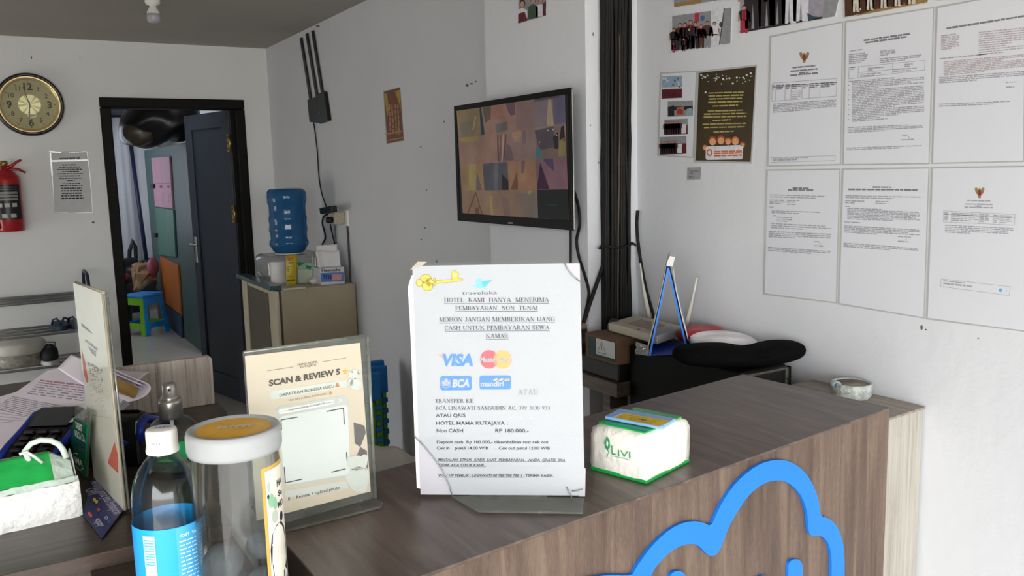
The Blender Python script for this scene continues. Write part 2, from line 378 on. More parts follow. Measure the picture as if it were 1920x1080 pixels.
# door in the back wall: painted frame, leaf pushed open into the rear room
d1 = bpy.data.objects.new('door_1', None); C.objects.link(d1); d1.location = (.98, YB, 0); d1['kind'] = 'structure'
b = MB(); fw = .052
for a, c in (((DX0 - .006, YB - .012, 0), (DX0 + fw, YB + .15, DZ - fw - .0005)), ((DX1 - fw, YB - .012, 0), (DX1 + .006, YB + .15, DZ - fw - .0005)), ((DX0 - .006, YB - .012, DZ - fw), (DX1 + .006, YB + .15, DZ + .006))): b.box(a, c, BLACKP, .006)
b.box((DX1 - fw - .02, YB + .05, 0), (DX1 - fw, YB + .15, DZ - fw), BLACKP)
b.build('door_frame', d1)
H0 = V3((DX1 - fw - .012, YB + .10, 0)); H1 = V3((1.175, 6.26, 0)); DL = (H1 - H0).length; dd = (H1 - H0).normalized(); dn = V3((-dd.y, dd.x, 0))
if dn.x > 0: dn = -dn                     # dn faces the visible (left) side
def dT(): 
    m = Matrix((dd, dn, V3((0, 0, 1)))).transposed().to_4x4(); m.translation = H0; return m
T = dT(); LZ = 1.925
b = MB(); b.box((0, -.036, .01), (DL, 0, LZ), NAVY, .003, T)
for a, c in (((0, 0, .01), (.1, .012, LZ)), ((DL - .09, 0, .01), (DL, .012, LZ)), ((.1, 0, LZ - .1), (DL - .09, .012, LZ)), ((.1, 0, .01), (DL - .09, .012, .16))): b.box(a, c, NAVY, .003, T)
b.box((DL, -.03, .01), (DL + .012, .006, LZ), mat('dark_brown_edge', '3a2c22', .5), 0, T)
lf = b.build('door_leaf', d1)
b = MB(); b.box((DL - .062, .012, .92), (DL - .03, .018, 1.1), CHROME, .002, T); b.tube([T @ V3(p) for p in ((DL - .046, .016, 1.05), (DL - .046, .055, 1.05), (DL - .16, .06, 1.05))], .008, CHROME)
b.box((DL - .002, -.03, .86), (DL + .014, -.012, 1.08), CHROME, 0, T); b.tube([T @ V3(p) for p in ((DL - .046, -.036, 1.05), (DL - .046, -.08, 1.05), (DL - .14, -.085, 1.05))], .008, CHROME); b.build('door_handle', lf)
for z in (1.72, 1.27):
    b = MB(); b.box((-.004, -.008, z - .055), (.03, .0145, z + .055), BRASS, 0, T); b.cyl(T @ V3((-.006, .012, z - .055)), T @ V3((-.006, .012, z + .055)), .007, BRASS)
    for k in (-.035, 0, .035): b.box((.012, .0145, z + k - .005), (.02, .0165, z + k + .005), INKB, 0, T)
    b.build('hinge', lf)

# ------------------------------------------------------------------ counters
ZC, ZL, ZF = 1.10, 1.05, 1.03
# raised counter in front, set at a slight angle to the room
ct = thing('reception_counter', (.77, .98, 0), 'raised dark wood reception counter with brown front panel bearing the blue cloud', 'counter')
A, B_, Cc, D_ = V3((.255, .765, ZC)), V3((1.273, .880, ZC)), V3((1.250, 1.193, ZC)), V3((.245, 1.072, ZC))
fd = (B_ - A).normalized(); fn = V3((fd.y, -fd.x, 0))         # along the front, out of the front
b = MB(); b.prism([p - V3((0, 0, .004)) for p in (A, B_, Cc, D_)], (0, 0, .004), WOODT, .0008); b.build('counter_top', ct)
dz_ = V3((0, 0, -.0042)); HP = (0, 0, -1.0958)
b = MB(); f0 = A - fn * .0008; f1 = B_ - fn * .0008
b.prism([f0 + dz_, f1 + dz_, f1 - fn * .02 + dz_, f0 - fn * .02 + dz_], HP, WOODF); b.build('front_panel', ct)
b = MB(); b.prism([B_ + dz_ - fn * .022, Cc + dz_, Cc + V3((-.02, 0, 0)) + dz_, B_ + V3((-.02, 0, 0)) - fn * .022 + dz_], HP, WOODF); b.build('end_panel', ct)
b = MB(); b.prism([A + V3((.004, 0, 0)) + dz_ - fn * .022, D_ + V3((.004, 0, 0)) + dz_, D_ + V3((.02, 0, 0)) + dz_, A + V3((.02, 0, 0)) - fn * .022 + dz_], HP, WOODL); b.build('end_panel', ct)
# filler between the counter and the wall
fl = thing('filler_cabinet', (1.42, 1.2, 0), 'narrow whitewashed wood filler cabinet squeezed between the counter end and the right wall', 'cabinet')
q = [V3((1.295, .975, ZF)), V3((XW - .004, .990, ZF)), V3((XW - .004, 1.262, ZF)), V3((1.29, 1.262, ZF))]
b = MB(); b.prism([p - V3((0, 0, .005)) for p in q], (0, 0, .005), WOODP, .001); b.build('cabinet_top', fl)
b = MB(); b.prism([V3((1.297, .98, 0)), V3((XW - .006, .995, 0)), V3((XW - .006, 1.26, 0)), V3((1.297, 1.26, 0))], (0, 0, ZF - .0055), WOODW); b.build('body', fl)
# long low counter on the left
lc = thing('service_counter', (-.3, 1.7, 0), 'long dark brown wood counter on the left carrying papers and tissue pack', 'counter')
b = MB(); LX1 = .425
b.prism([V3((-1.2, 1.158, ZL - .03)), V3((.236, 1.15, ZL - .03)), V3((.238, 1.26, ZL - .03)), V3((.36, 1.72, ZL - .03)), V3((.36, 1.86, ZL - .03)), V3((.15, 2.273, ZL - .03)), V3((-1.2, 2.272, ZL - .03))], (0, 0, .03), WOODL, .0012); b.build('counter_top', lc)
b = MB(); b.box((-1.2, 1.162, 0), (.23, 1.182, ZL - .0305), WOODF); b.build('front_panel', lc)
b = MB(); b.box((-1.2, 2.24, 0), (.14, 2.26, ZL - .0305), WOODF); b.build('back_panel', lc)
b = MB(); b.box((.06, .775, ZL - .047), (.238, 1.158, ZL - .02), WOODL, .001); b.box((.07, .79, 0), (.235, 1.157, ZL - .0475), WOODF); b.build('ledge', lc)
# grey striped panel standing on the counter
b = MB(); y = 1.80; p0 = onY(255, 688, y); p1 = onY(392, 668, y); p2 = onY(404, 772, y)
b.prism([V3((.17, y, ZL)), V3((p2.x, y, ZL)), V3((p1.x + .006, y, p1.z - .006)), V3((p1.x, y, p1.z)), V3((.17, y, p1.z - .001))], (0, .018, 0), WOODG, .0015)
tag(b.build('wood_panel'), 'grey striped wood panel standing upright on the left counter behind the spray bottle', 'panel')
# blue cloud emblem on the front panel
BLUE = mat('bright_blue_acrylic', '0a74da', .45, var=.02)
PF = Pl(A + fn * .0005 - fn * .001, fd, (0, 0, 1))
cl = thing('cloud_sign', PF.at(.72, -.3), 'bright blue cut out cloud emblem fixed to the wooden counter front', 'sign')
zz = lambda pts: [(1120 + x / 2.4, 810 + y / 2.4) for x, y in pts]
outer = [(-60, 652), (0, 641), (60, 636), (145, 640), (160, 608), (185, 570), (230, 510), (290, 450), (350, 411), (410, 395), (460, 400), (500, 420), (520, 370), (550, 310), (590, 250), (640, 195), (700, 150), (750, 128), (800, 120), (850, 127), (900, 155), (940, 200), (970, 260), (985, 310), (993, 378), (1020, 380), (1050, 400), (1075, 435), (1090, 480), (1098, 530), (1101, 600), (1098, 680), (1080, 760), (1040, 830), (960, 880), (700, 930), (300, 1010), (0, 1070), (-120, 1060), (-190, 1000), (-210, 900), (-190, 780), (-130, 690)]
inner = [(-40, 735), (40, 715), (190, 720), (225, 648), (250, 600), (290, 555), (330, 522), (380, 500), (420, 497), (450, 510), (478, 543), (500, 553), (520, 548), (535, 530), (545, 510), (560, 470), (580, 420), (620, 350), (660, 290), (700, 250), (750, 220), (800, 212), (840, 220), (880, 250), (910, 290), (930, 345), (936, 400), (939, 452), (960, 465), (985, 461), (1005, 468), (1028, 495), (1040, 540), (1043, 600), (1040, 670), (1022, 740), (980, 790), (920, 815), (690, 855), (290, 935), (0, 990), (-90, 975), (-130, 930), (-140, 860), (-110, 780)]
def ribbon(mb, pl, outp, inn, th, m):
    N = 180
    def res(p):
        p = [pl.uv(*q) for q in zz(p)]; n = len(p); d = [0]
        for i in range(n): d.append(d[-1] + math.dist(p[i], p[(i + 1) % n]))
        r = []
        for k in range(N):
            t = d[-1] * k / N; i = max(j for j in range(n) if d[j] <= t); f = (t - d[i]) / ((d[i + 1] - d[i]) or 1); a, c = p[i], p[(i + 1) % n]; r.append((a[0] + (c[0] - a[0]) * f, a[1] + (c[1] - a[1]) * f))
        return r
    bm = bmesh.new(); loops = []
    for pts in (outp, inn):
        vs = [bm.verts.new(pl.at(x, y, 0)) for x, y in [pl.uv(*q) for q in zz(pts)]]; loops.append([bm.edges.new((vs[i], vs[(i + 1) % len(vs)])) for i in range(len(vs))])
    bmesh.ops.triangle_fill(bm, use_beauty=True, use_dissolve=False, edges=loops[0] + loops[1], normal=pl.n)
    for f in bm.faces:
        if f.normal.dot(pl.n) < 0: f.normal_flip()
    r = bmesh.ops.extrude_face_region(bm, geom=bm.faces[:])
    for v in r['geom']:
        if isinstance(v, bmesh.types.BMVert): v.co += pl.n * th
    bmesh.ops.recalc_face_normals(bm, faces=bm.faces[:]); mb.addbm(bm, m)
def smooth(pts, it=1):
    for _ in range(it):
        n = len(pts); q = []
        for i in range(n):
            a, c = pts[i], pts[(i + 1) % n]; q += [(a[0] * .75 + c[0] * .25, a[1] * .75 + c[1] * .25), (a[0] * .25 + c[0] * .75, a[1] * .25 + c[1] * .75)]
        pts = q
    return pts
b = MB(); ribbon(b, PF, smooth(outer), smooth(inner), .005, BLUE); b.build('cloud_outline', cl)
def stroke(x, y0, y1, w, name='letter_stroke'):
    b = MB(); pts = [(x - w, y1), (x - w, y0 + w)] + [(x - w * math.cos(k * PI / 10), y0 + w - w * math.sin(k * PI / 10)) for k in range(1, 10)] + [(x + w, y0 + w), (x + w, y1)]
    b.prism([PF.px(*q) for q in zz(pts)], fn * .005, BLUE); b.build(name, cl)
stroke(879, 567, 800, 32); stroke(350, 619, 900, 38); stroke(735, 641, 830, 34)

# ------------------------------------------------------------------ things on the right wall
RND = random.Random(3)
def zA(x, y): return (1420 + x / 3.376, y / 3.376)
def zB(x, y): return (1420 + x / 3.376, 300 + y / 3.376)
def sheet(name, quad, label, cat, group=None, th=.0012, edge=LAM, inset=2.6, paper=PAPER, pl=PWR):
    """laminated sheet taped to a wall: quad in photo pixels, tl tr br bl"""
    b = MB(); b.prism([pl.px(*q, .0004) for q in quad], pl.n * th, edge)
    pr = Print(b, Pl(pl.at(0, 0, th + .0004), pl.u, pl.v)); cx = sum(q[0] for q in quad) / 4; cy = sum(q[1] for q in quad) / 4
    ins = [(x + (cx - x) / abs(cx - x) * inset, y + (cy - y) / max(1, abs(cy - y)) * inset) for x, y in quad]
    pr.poly(ins, paper, 1)
    return b, pr, (lambda: tag(b.build(name), label, cat, group))
GOLD = mat('gold_print', '9a7c46', .5, var=.15, vs=80); REDP = mat('red_print', '8f2f35', .6); PINKI = mat('pinkish_print', 'aea0a5', .6)
def garuda(pr, x, y, s):
    for k in (-1, 1):
        pr.poly([(x, y - 2 * s), (x + k * 5 * s, y - 9 * s), (x + k * 9 * s, y - 8 * s), (x + k * 8 * s, y - 3 * s), (x + k * 6 * s, y + 2 * s), (x + k * 2 * s, y + 5 * s)], GOLD, 2)
        for j in range(3): pr.bar(x + k * (3 + 2 * j) * s, y - (6 - j) * s, x + k * (4 + 1.6 * j) * s, y + (1 - j) * s, .7 * s, INKD, 3)
    pr.ell(x, y - 5 * s, 2 * s, 3 * s, GOLD, 3); pr.ell(x, y + 1 * s, 3 * s, 5 * s, REDP, 3); pr.poly([(x - 3 * s, y + 5 * s), (x + 3 * s, y + 5 * s), (x + 2 * s, y + 10 * s), (x - 2 * s, y + 10 * s)], GOLD, 3)
def lines(pr, z, x0, y0, x1, n, dy, slope, t=2.2, m=INK, ragged=.2, L=2):
    for k in range(n):
        xe = x1 - (x1 - x0) * RND.choice([0, 0, 0, RND.uniform(0, ragged)]) if k < n - 1 else x0 + (x1 - x0) * RND.uniform(.35, .75)
        y = y0 + k * dy; pr.words(*z(x0, y), *z(xe, y + (xe - x0) * slope), t, m, L, (5, 14), 1.3, RND)
def cen(pr, z, xc, y, w, slope, t=3, m=INKD): pr.words(*z(xc - w / 2, y - w / 2 * slope), *z(xc + w / 2, y + w / 2 * slope), t, m, 2, (6, 16), 1.2, RND)
DOCG = 'laminated permit letters on the right wall'
# row 1
b, pr, fin = sheet('permit_letter', [zA(80, 228), zA(546, 136), zA(532, 1046), zA(62, 1056)], 'laminated letter with gold eagle emblem at top left of the taped letters', 'letter', DOCG)
garuda(pr, *zA(298, 362), 1.05)
for y, w in ((422, 145), (444, 170), (460, 60), (470, 175)): cen(pr, zA, 296, y, w, -.09, 3)
sl = -.06
for (xa, ya, xb, yb) in ((95, 527, 505, 497), (92, 642, 500, 608), (95, 527, 92, 642), (505, 497, 500, 608), (118, 545, 116, 640), (178, 540, 175, 636), (215, 538, 213, 633), (285, 533, 283, 627), (330, 530, 328, 624), (398, 525, 396, 618), (95, 548, 504, 520)): pr.bar(*zA(xa, ya), *zA(xb, yb), 1., INK, 2)
for xa, xb in ((97, 115), (120, 170), (180, 210), (217, 280), (287, 325), (332, 392), (402, 500)): lines(pr, zA, xa, 548 - xa * .05, xb, 3, 11, -.06, 2.4, INKD)
lines(pr, zA, 217, 578, 280, 5, 11, -.05, 1.8, PINKI); lines(pr, zA, 105, 660, 500, 6, 10, -.07, 2); pr.bar(*zA(105, 658), *zA(103, 716), 1, INK, 2)
for (xa, ya, xb, yb) in ((88, 998, 494, 985), (88, 1028, 492, 1016), (88, 998, 88, 1028), (494, 985, 492, 1016)): pr.bar(*zA(xa, ya), *zA(xb, yb), .9, INK, 2)
lines(pr, zA, 100, 1004, 455, 1, 9, -.03, 1.6); lines(pr, zA, 100, 1014, 440, 1, 9, -.03, 3.4, INK); fin()
b, pr, fin = sheet('permit_letter', [zA(556, 134), zA(1122, 44), zA(1092, 1040), zA(540, 1046)], 'laminated letter with the densest text, upper middle of the taped letters', 'letter', DOCG)
cen(pr, zA, 820, 235, 292, -.145, 3.4); cen(pr, zA, 816, 252, 262, -.145, 3.4)
lines(pr, zA, 585, 325, 752, 1, 10, -.15, 2.2)
lines(pr, zA, 580, 346, 700, 6, 11.5, -.1, 2.2); lines(pr, zA, 778, 324, 875, 4, 9, -.1, 2.2); lines(pr, zA, 775, 374, 1040, 3, 11, -.1, 2.2)
for (xa, ya, xb, yb) in ((582, 428, 1062, 382), (580, 500, 1060, 442), (582, 428, 580, 500), (1062, 382, 1060, 442), (640, 424, 638, 494), (858, 402, 856, 468), (640, 460, 858, 440)): pr.bar(*zA(xa, ya), *zA(xb, yb), .9, INK, 2)
for xa, xb, y in ((592, 630, 428), (700, 800, 432), (930, 985, 408), (650, 790, 470), (862, 1030, 440)): lines(pr, zA, xa, y, xb, 2, 12, -.06, 2.2)
lines(pr, zA, 578, 516, 1055, 1, 10, -.08, 2); lines(pr, zA, 600, 524, 1056, 24, 10.6, -.075, 2.1, INK, .75)
for k in range(8): pr.bar(*zA(575, 540 + k * 31), *zA(582, 539 + k * 31), 2, INK, 2)
lines(pr, zA, 572, 808, 1050, 4, 10, -.045, 2); lines(pr, zA, 918, 858, 1026, 1, 10, -.05, 2.2); lines(pr, zA, 955, 870, 975, 1, 10, -.05, 2); lines(pr, zA, 910, 886, 1026, 1, 10, -.05, 2.2); lines(pr, zA, 566, 938, 1042, 2, 10, -.035, 2)
fin()
b, pr, fin = sheet('permit_letter', [zA(1134, 42), zA(1705, -62), zA(1690, 1026), zA(1104, 1038)], 'laminated letter running out of the frame at top right of the taped letters', 'letter', DOCG)
cen(pr, zA, 1450, 140, 505, -.16, 4)
lines(pr, zA, 1165, 228, 1340, 1, 10, -.14, 2.2); lines(pr, zA, 1164, 240, 1280, 8, 10.5, -.12, 2.2, PINKI, .7); lines(pr, zA, 1402, 206, 1690, 11, 14, -.1, 2.2, PINKI, .5)
lines(pr, zA, 1158, 372, 1690, 1, 9, -.1, 2.2); lines(pr, zA, 1180, 392, 1690, 9, 10.5, -.09, 2.1, PINKI, .3); lines(pr, zA, 1152, 492, 1690, 4, 11, -.075, 2); lines(pr, zA, 1572, 522, 1690, 1, 9, -.06, 2); lines(pr, zA, 1575, 552, 1690, 1, 9, -.06, 2.2); lines(pr, zA, 1150, 660, 1690, 2, 12, -.04, 2.2); fin()
# row 2
b, pr, fin = sheet('permit_letter', [zB(58, 60), zB(528, 54), zB(505, 908), zB(38, 852)], 'laminated letter with short indented list, lower left of the taped letters', 'letter', DOCG)
cen(pr, zB, 275, 178, 102, .01, 3.2); cen(pr, zB, 275, 190, 160, .01, 3.2)
lines(pr, zB, 78, 220, 480, 2, 13, .03, 2); lines(pr, zB, 78, 254, 180, 3, 10, .02, 2.2); lines(pr, zB, 188, 256, 268, 2, 10, .02, 2.2); lines(pr, zB, 188, 280, 335, 1, 10, .03, 2.2); lines(pr, zB, 76, 298, 116, 1, 10, .03, 2)
lines(pr, zB, 90, 322, 395, 2, 11, .03, 2, INK); lines(pr, zB, 100, 352, 140, 1, 10, .03, 2); lines(pr, zB, 120, 362, 220, 3, 12, .04, 2); lines(pr, zB, 88, 402, 470, 3, 13, .05, 2); lines(pr, zB, 72, 452, 470, 4, 11, .05, 2.1)
lines(pr, zB, 358, 516, 458, 1, 9, .05, 2.2); lines(pr, zB, 388, 530, 410, 1, 9, .05, 2); lines(pr, zB, 358, 542, 452, 1, 9, .05, 2.4); lines(pr, zB, 68, 552, 464, 3, 10, .07, 2); fin()
b, pr, fin = sheet('permit_letter', [zB(538, 54), zB(1092, 46), zB(1060, 1004), zB(512, 914)], 'laminated letter headed by two centred lines, lower middle of the taped letters', 'letter', DOCG)
cen(pr, zB, 790, 172, 120, .01, 3); cen(pr, zB, 795, 188, 440, .01, 3.2)
lines(pr, zB, 558, 226, 1034, 2, 12, .02, 2); lines(pr, zB, 556, 258, 680, 2, 12, .03, 2.2); lines(pr, zB, 748, 262, 845, 2, 12, .03, 2.2); lines(pr, zB, 556, 293, 606, 1, 10, .03, 2)
lines(pr, zB, 570, 306, 1028, 8, 9.5, .035, 2, INK, .6); lines(pr, zB, 552, 392, 796, 1, 9, .05, 2.1); lines(pr, zB, 550, 416, 1026, 5, 10, .06, 2.1); lines(pr, zB, 890, 484, 1008, 1, 9, .06, 2.2); lines(pr, zB, 940, 500, 955, 1, 9, .06, 2); lines(pr, zB, 890, 514, 1004, 1, 9, .06, 2.3); lines(pr, zB, 546, 526, 1020, 3, 10, .075, 2)
fin()
b, pr, fin = sheet('permit_letter', [zB(1104, 46), zB(1720, 36), zB(1700, 1088), zB(1070, 1008)], 'laminated letter with gold eagle emblem and blue logo, lower right of the taped letters', 'letter', DOCG)
garuda(pr, *zB(1408, 206), 1.05)
for y, w in ((258, 148), (280, 175), (292, 45), (300, 180)): cen(pr, zB, 1402, y, w, .02, 2.6, INK)
for (xa, ya, xb, yb) in ((1180, 322, 1632, 345), (1178, 392, 1628, 412), (1180, 322, 1178, 392), (1632, 345, 1628, 412), (1230, 325, 1228, 394), (1406, 335, 1404, 404), (1495, 340, 1493, 408), (1538, 341, 1536, 410), (1180, 342, 1631, 364)): pr.bar(*zB(xa, ya), *zB(xb, yb), .8, INK, 2)
for xa, xb in ((1184, 1210), (1234, 1400), (1410, 1465), (1498, 1530), (1540, 1615)): lines(pr, zB, xa, 334 + (xa - 1180) * .05, xb, 5, 11, .04, 2)
lines(pr, zB, 1188, 412, 1622, 5, 11, .05, 1.9)
for (xa, ya, xb, yb) in ((1165, 752, 1602, 802), (1160, 800, 1596, 858), (1165, 752, 1160, 800), (1602, 802, 1596, 858)): pr.bar(*zB(xa, ya), *zB(xb, yb), .8, INK, 2)
lines(pr, zB, 1178, 764, 1520, 1, 9, .11, 1.8); lines(pr, zB, 1178, 780, 1475, 1, 9, .11, 3, INK); BLUI = mat('light_blue_print', '5fa6d8', .5); pr.ell(*zB(1540, 824), 3.4, 3.6, BLUI, 2); pr.ell(*zB(1576, 828), 2.6, 1.5, mat('pale_blue_print', 'a9cde4', .5), 2)
fin()
# ---- photographs and poster
def col(n, c): return mat(n, c, .5, var=.12, vs=90)
SKIN = col('print_skin', 'b08a76'); HAIRP = col('print_hair', '2b201d'); CRIM = col('print_crimson', 'a82a3c'); DKP = col('print_black_cloth', '2a2226'); MAG = col('print_magenta', 'b22468'); OLV = col('print_olive', '6f7263'); CRM = col('print_cream', 'c9c2b4'); WHP = col('print_white', 'cfcfd4'); BRN = col('print_brown', '4a2f22'); TAN = col('print_tan', '8f7448'); BLUP = col('print_blue', '3f5f8a'); SKY = col('print_sky', '8ba0ad'); GRN = col('print_green', '38503a'); GRY = col('print_grey', '8a8a8c'); MRN = col('print_maroon', '5e2026')
def person(pr, x, y, s, top, low, L=3, stripe=None, dress=False):
    """figure printed on a photograph, standing at (x,y), height s pixels"""
    w = s * .15
    pr.poly([(x - w * .8, y), (x - w * .9, y - s * .5), (x + w * .9, y - s * .5), (x + w * .8, y), (x + w * .15, y), (x, y - s * .4), (x - w * .15, y)], low, L)
    pr.poly([(x - w, y - s * .45), (x - w * 1.25, y - s * .78), (x - w * .5, y - s * .84), (x + w * .5, y - s * .84), (x + w * 1.25, y - s * .78), (x + w, y - s * .45)], top, L)
    if stripe:
        for k in (-.55, .15): pr.poly([(x + w * k, y - s * .46), (x + w * k, y - s * .82), (x + w * (k + .4), y - s * .82), (x + w * (k + .4), y - s * .46)], stripe, L + 1)
    for k in (-1, 1): pr.bar(x + k * w * 1.2, y - s * .74, x + k * w * 1.35, y - s * .42, w * .4, SKIN, L)
    pr.ell(x, y - s * .925, w * .52, s * .085, HAIRP, L + 1, 12); pr.ell(x, y - s * .905, w * .42, s * .07, SKIN, L + 2, 12)
zP = lambda x, y: (1220 + x / 3.175, y / 3.175)
def crowd(pr, pts, scl=1., L=3):
    for i, (x, y, s, t, l, st) in enumerate(pts): person(pr, x, y, s, t, l, L, st)
PHG = 'photographs taped to the right wall'
b, pr, fin = sheet('group_photograph', [zP(118, 86), zP(488, 38), zP(480, 262), zP(120, 318)], 'group photo of people in red and black shirts beside a grey door, above the poster', 'photograph', PHG, edge=WHP, inset=3.2, paper=GRY)
pr.poly([zP(360, 55), zP(482, 42), zP(472, 262), zP(360, 280)], WHP, 2); pr.poly([zP(440, 52), zP(482, 46), zP(474, 258), zP(412, 264)], GRY, 3); pr.bar(*zP(440, 50), *zP(410, 266), 1.5, DKP, 4); pr.poly([zP(264, 78), zP(290, 75), zP(288, 130), zP(262, 134)], CRIM, 3); pr.poly([zP(298, 96), zP(322, 92), zP(321, 122), zP(298, 126)], BLUP, 3); pr.ell(*zP(420, 146), 3.5, 5, GRN, 4)
for x, y, s, t, l, st in ((140, 300, 42, DKP, DKP, None), (178, 296, 50, BRN, DKP, None), (206, 294, 50, CRIM, DKP, DKP), (240, 290, 54, CRIM, DKP, DKP), (268, 290, 50, CRIM, DKP, DKP), (302, 286, 44, CRIM, BRN, None), (338, 284, 50, BRN, GRY, None), (382, 276, 46, WHP, WHP, None), (138, 314, 18, CRIM, CRIM, None), (198, 304, 24, CRIM, DKP, DKP), (232, 292, 40, CRIM, DKP, DKP)): person(pr, *zP(x, y), s, t, l, 4, st)
fin()
b, pr, fin = sheet('group_photograph', [zP(128, -80), zP(500, -110), zP(496, -2), zP(130, 52)], 'photo cropped by the top edge above the red and black group photo', 'photograph', PHG, edge=WHP, inset=3, paper=GRY)
pr.poly([zP(140, 20), zP(300, -6), zP(300, 20), zP(140, 42)], TAN, 2); fin()
b, pr, fin = sheet('group_photograph', [(1386, -90), (1600, -120), (1567, 32), (1386, 63)], 'large group photo with a magenta shirt and striped red shirts, cropped at the top', 'photograph', PHG, edge=WHP, inset=1.5, paper=GRY)
pr.poly([(1388, -80), (1565, -100), (1540, 34), (1388, 60)], col('print_hall', '94909a'), 2); pr.bar(1388, 60, 1542, 33, 4, DKP, 3)
for x, y, s, t, l, st in ((1412, 54, 120, DKP, DKP, CRIM), (1438, 50, 122, CRIM, DKP, DKP), (1458, 48, 118, DKP, DKP, CRIM), (1480, 44, 110, MAG, WHP, None), (1502, 40, 115, OLV, WHP, None), (1396, 62, 52, DKP, CRIM, CRIM)): person(pr, x, y, s, t, l, 4, st)
pr.poly([(1516, 38), (1514, 24), (1526, 31), (1541, 32)], col('print_slate', '33454f'), 5); fin()
b, pr, fin = sheet('group_photograph', [(1580, -80), (1760, -110), (1741, 6), (1582, 34)], 'brown toned group photo with cream border, cropped above the middle letter', 'photograph', PHG, edge=CRM, inset=2.2, paper=BRN)
pr.poly([(1640, 18), (1738, -4), (1738, 4), (1600, 31)], TAN, 2)
for x in range(1592, 1722, 13): person(pr, x, 24 - (x - 1592) * .14, 62, DKP, CRM if x % 2 else BRN, 3)
for x, y in ((1607, 18), (1614, 17), (1627, 14), (1634, 12)): pr.ell(x, y, 1.6, 2.2, CRM, 6, 9)
fin()
b, pr, fin = sheet('group_photograph', [(1757, -60), (1940, -90), (1938, -26), (1758, 2)], 'photo strip cropped at the top right corner of the wall', 'photograph', PHG, edge=CRM, inset=2.2, paper=BRN); fin()
# sheet with four small photos
b, pr, fin = sheet('photo_sheet', [zP(58, 432), zP(276, 422), zP(256, 940), zP(42, 928)], 'white sheet of four small travel photos left of the dark poster', 'photograph', edge=LAM, inset=2.2)
def mini(q, bands):
    (x0, y0), (x1, y1) = q; n = len(bands)
    for k, (f0, f1, m) in enumerate(bands): pr.poly([zP(x0, y0 + (y1 - y0) * f0), zP(x1, y0 - 6 + (y1 - y0) * f0), zP(x1, y0 - 6 + (y1 - y0) * f1), zP(x0, y0 + (y1 - y0) * f1)], m, 2)
mini(((66, 456), (188, 588)), ((0, .5, SKY), (.5, .58, CRM), (.58, 1, MRN))); mini(((102, 604), (252, 696)), ((0, .35, GRY), (.35, .6, DKP), (.6, 1, GRY)))
mini(((82, 712), (222, 804)), ((0, .4, GRY), (.4, 1, MRN))); mini(((54, 816), (214, 922)), ((0, .4, GRY), (.4, 1, MRN)))
for k in range(9): pr.ell(*zP(72 + RND.random() * 110, 465 + RND.random() * 50), 2, 2, BLUP if k % 2 else WHP, 3, 8); pr.bar(*zP(72 + k * 12, 575), *zP(72 + k * 12, 545), 1.5, DKP, 3)
pr.poly([zP(155, 640), zP(200, 634), zP(198, 684), zP(155, 686)], TAN, 3); pr.ell(*zP(175, 665), 6, 5, CRIM, 4); pr.poly([zP(104, 640), zP(140, 625), zP(142, 690), zP(104, 692)], DKP, 3); pr.poly([zP(215, 650), zP(248, 640), zP(248, 690), zP(215, 692)], SKY, 3)
for y, x0 in ((800, 84), (918, 58)):
    for k in range(7): person(pr, *zP(x0 + 6 + k * 14, y - k * .6), 24, CRIM if k % 3 else DKP, DKP, 4)
    pr.poly([zP(x0 + 100, y - 60), zP(x0 + 130, y - 62), zP(x0 + 128, y - 6), zP(x0 + 100, y - 4)], WHP, 3)
fin()
# dark poster with lights and cartoon family
PDK = mat('poster_dark_brown', '3a2f16', .35, var=.25, vs=9); PYL = mat('poster_yellow_text', 'a89a5c', .5); POR = mat('poster_orange', 'c4683a', .5); PSK = mat('poster_peach', 'd9a070', .5); PRD = mat('poster_brick_red', '9a4028', .5)
b, pr, fin = sheet('family_poster', [zP(276, 424), zP(636, 384), zP(606, 974), zP(258, 966)], 'dark brown poster with string lights, yellow verses and cartoon family', 'poster', edge=LAM, inset=3.4, paper=PDK)
for k in range(26): x = 300 + RND.random() * 305; y = 440 + 60 * math.sin((x - 300) / 305 * PI) * RND.random() + RND.random() * 30; pr.ell(*zP(x, y), 1.1, 1.1, WHP, 2, 8)
for (x, y) in ((392, 468), (470, 466), (514, 462), (552, 462), (573, 447), (597, 436), (432, 470), (326, 460), (490, 497), (302, 446), (328, 550)): pr.ell(*zP(x, y), 1.9, 1.9, WHP, 3, 10)
for xa, xb, y in ((345, 555, 552), (345, 552, 570), (350, 545, 588), (343, 545, 608), (370, 520, 630), (340, 550, 660), (318, 572, 678), (316, 570, 696), (370, 478, 716), (310, 568, 738), (318, 560, 758), (375, 495, 785)): pr.words(*zP(xa, y + 2), *zP(xb, y - 4), 2.6, PYL, 2, (7, 17), 1.5, RND)
pr.rrect([zP(330, 872), zP(552, 862), zP(548, 948), zP(328, 952)], 4, WHP, 3)
for k, (x, y, r) in enumerate(((324, 876, 13), (370, 838, 24), (420, 832, 24), (462, 840, 18), (505, 838, 22), (548, 860, 16))): pr.ell(*zP(x, y), r / 3, r / 2.8, (POR, PRD, PRD, POR, POR, PRD)[k], 2, 14); pr.ell(*zP(x, y + 6), r / 4, r / 3.6, PSK, 3, 14); pr.ell(*zP(x - r * .3, y + 4), .5, .7, INKB, 4, 6); pr.ell(*zP(x + r * .3, y + 4), .5, .7, INKB, 4, 6)
pr.rrect([zP(330, 876), zP(552, 866), zP(548, 948), zP(328, 952)], 4, WHP, 4)
pr.ell(*zP(352, 908), 5.5, 7, POR, 5); pr.ell(*zP(352, 908), 3, 4, WHP, 6)
for y in (902, 914, 928): pr.words(*zP(380, y), *zP(545, y - 4), 3.2, POR, 5, (8, 15), 1.2, RND)
fin()
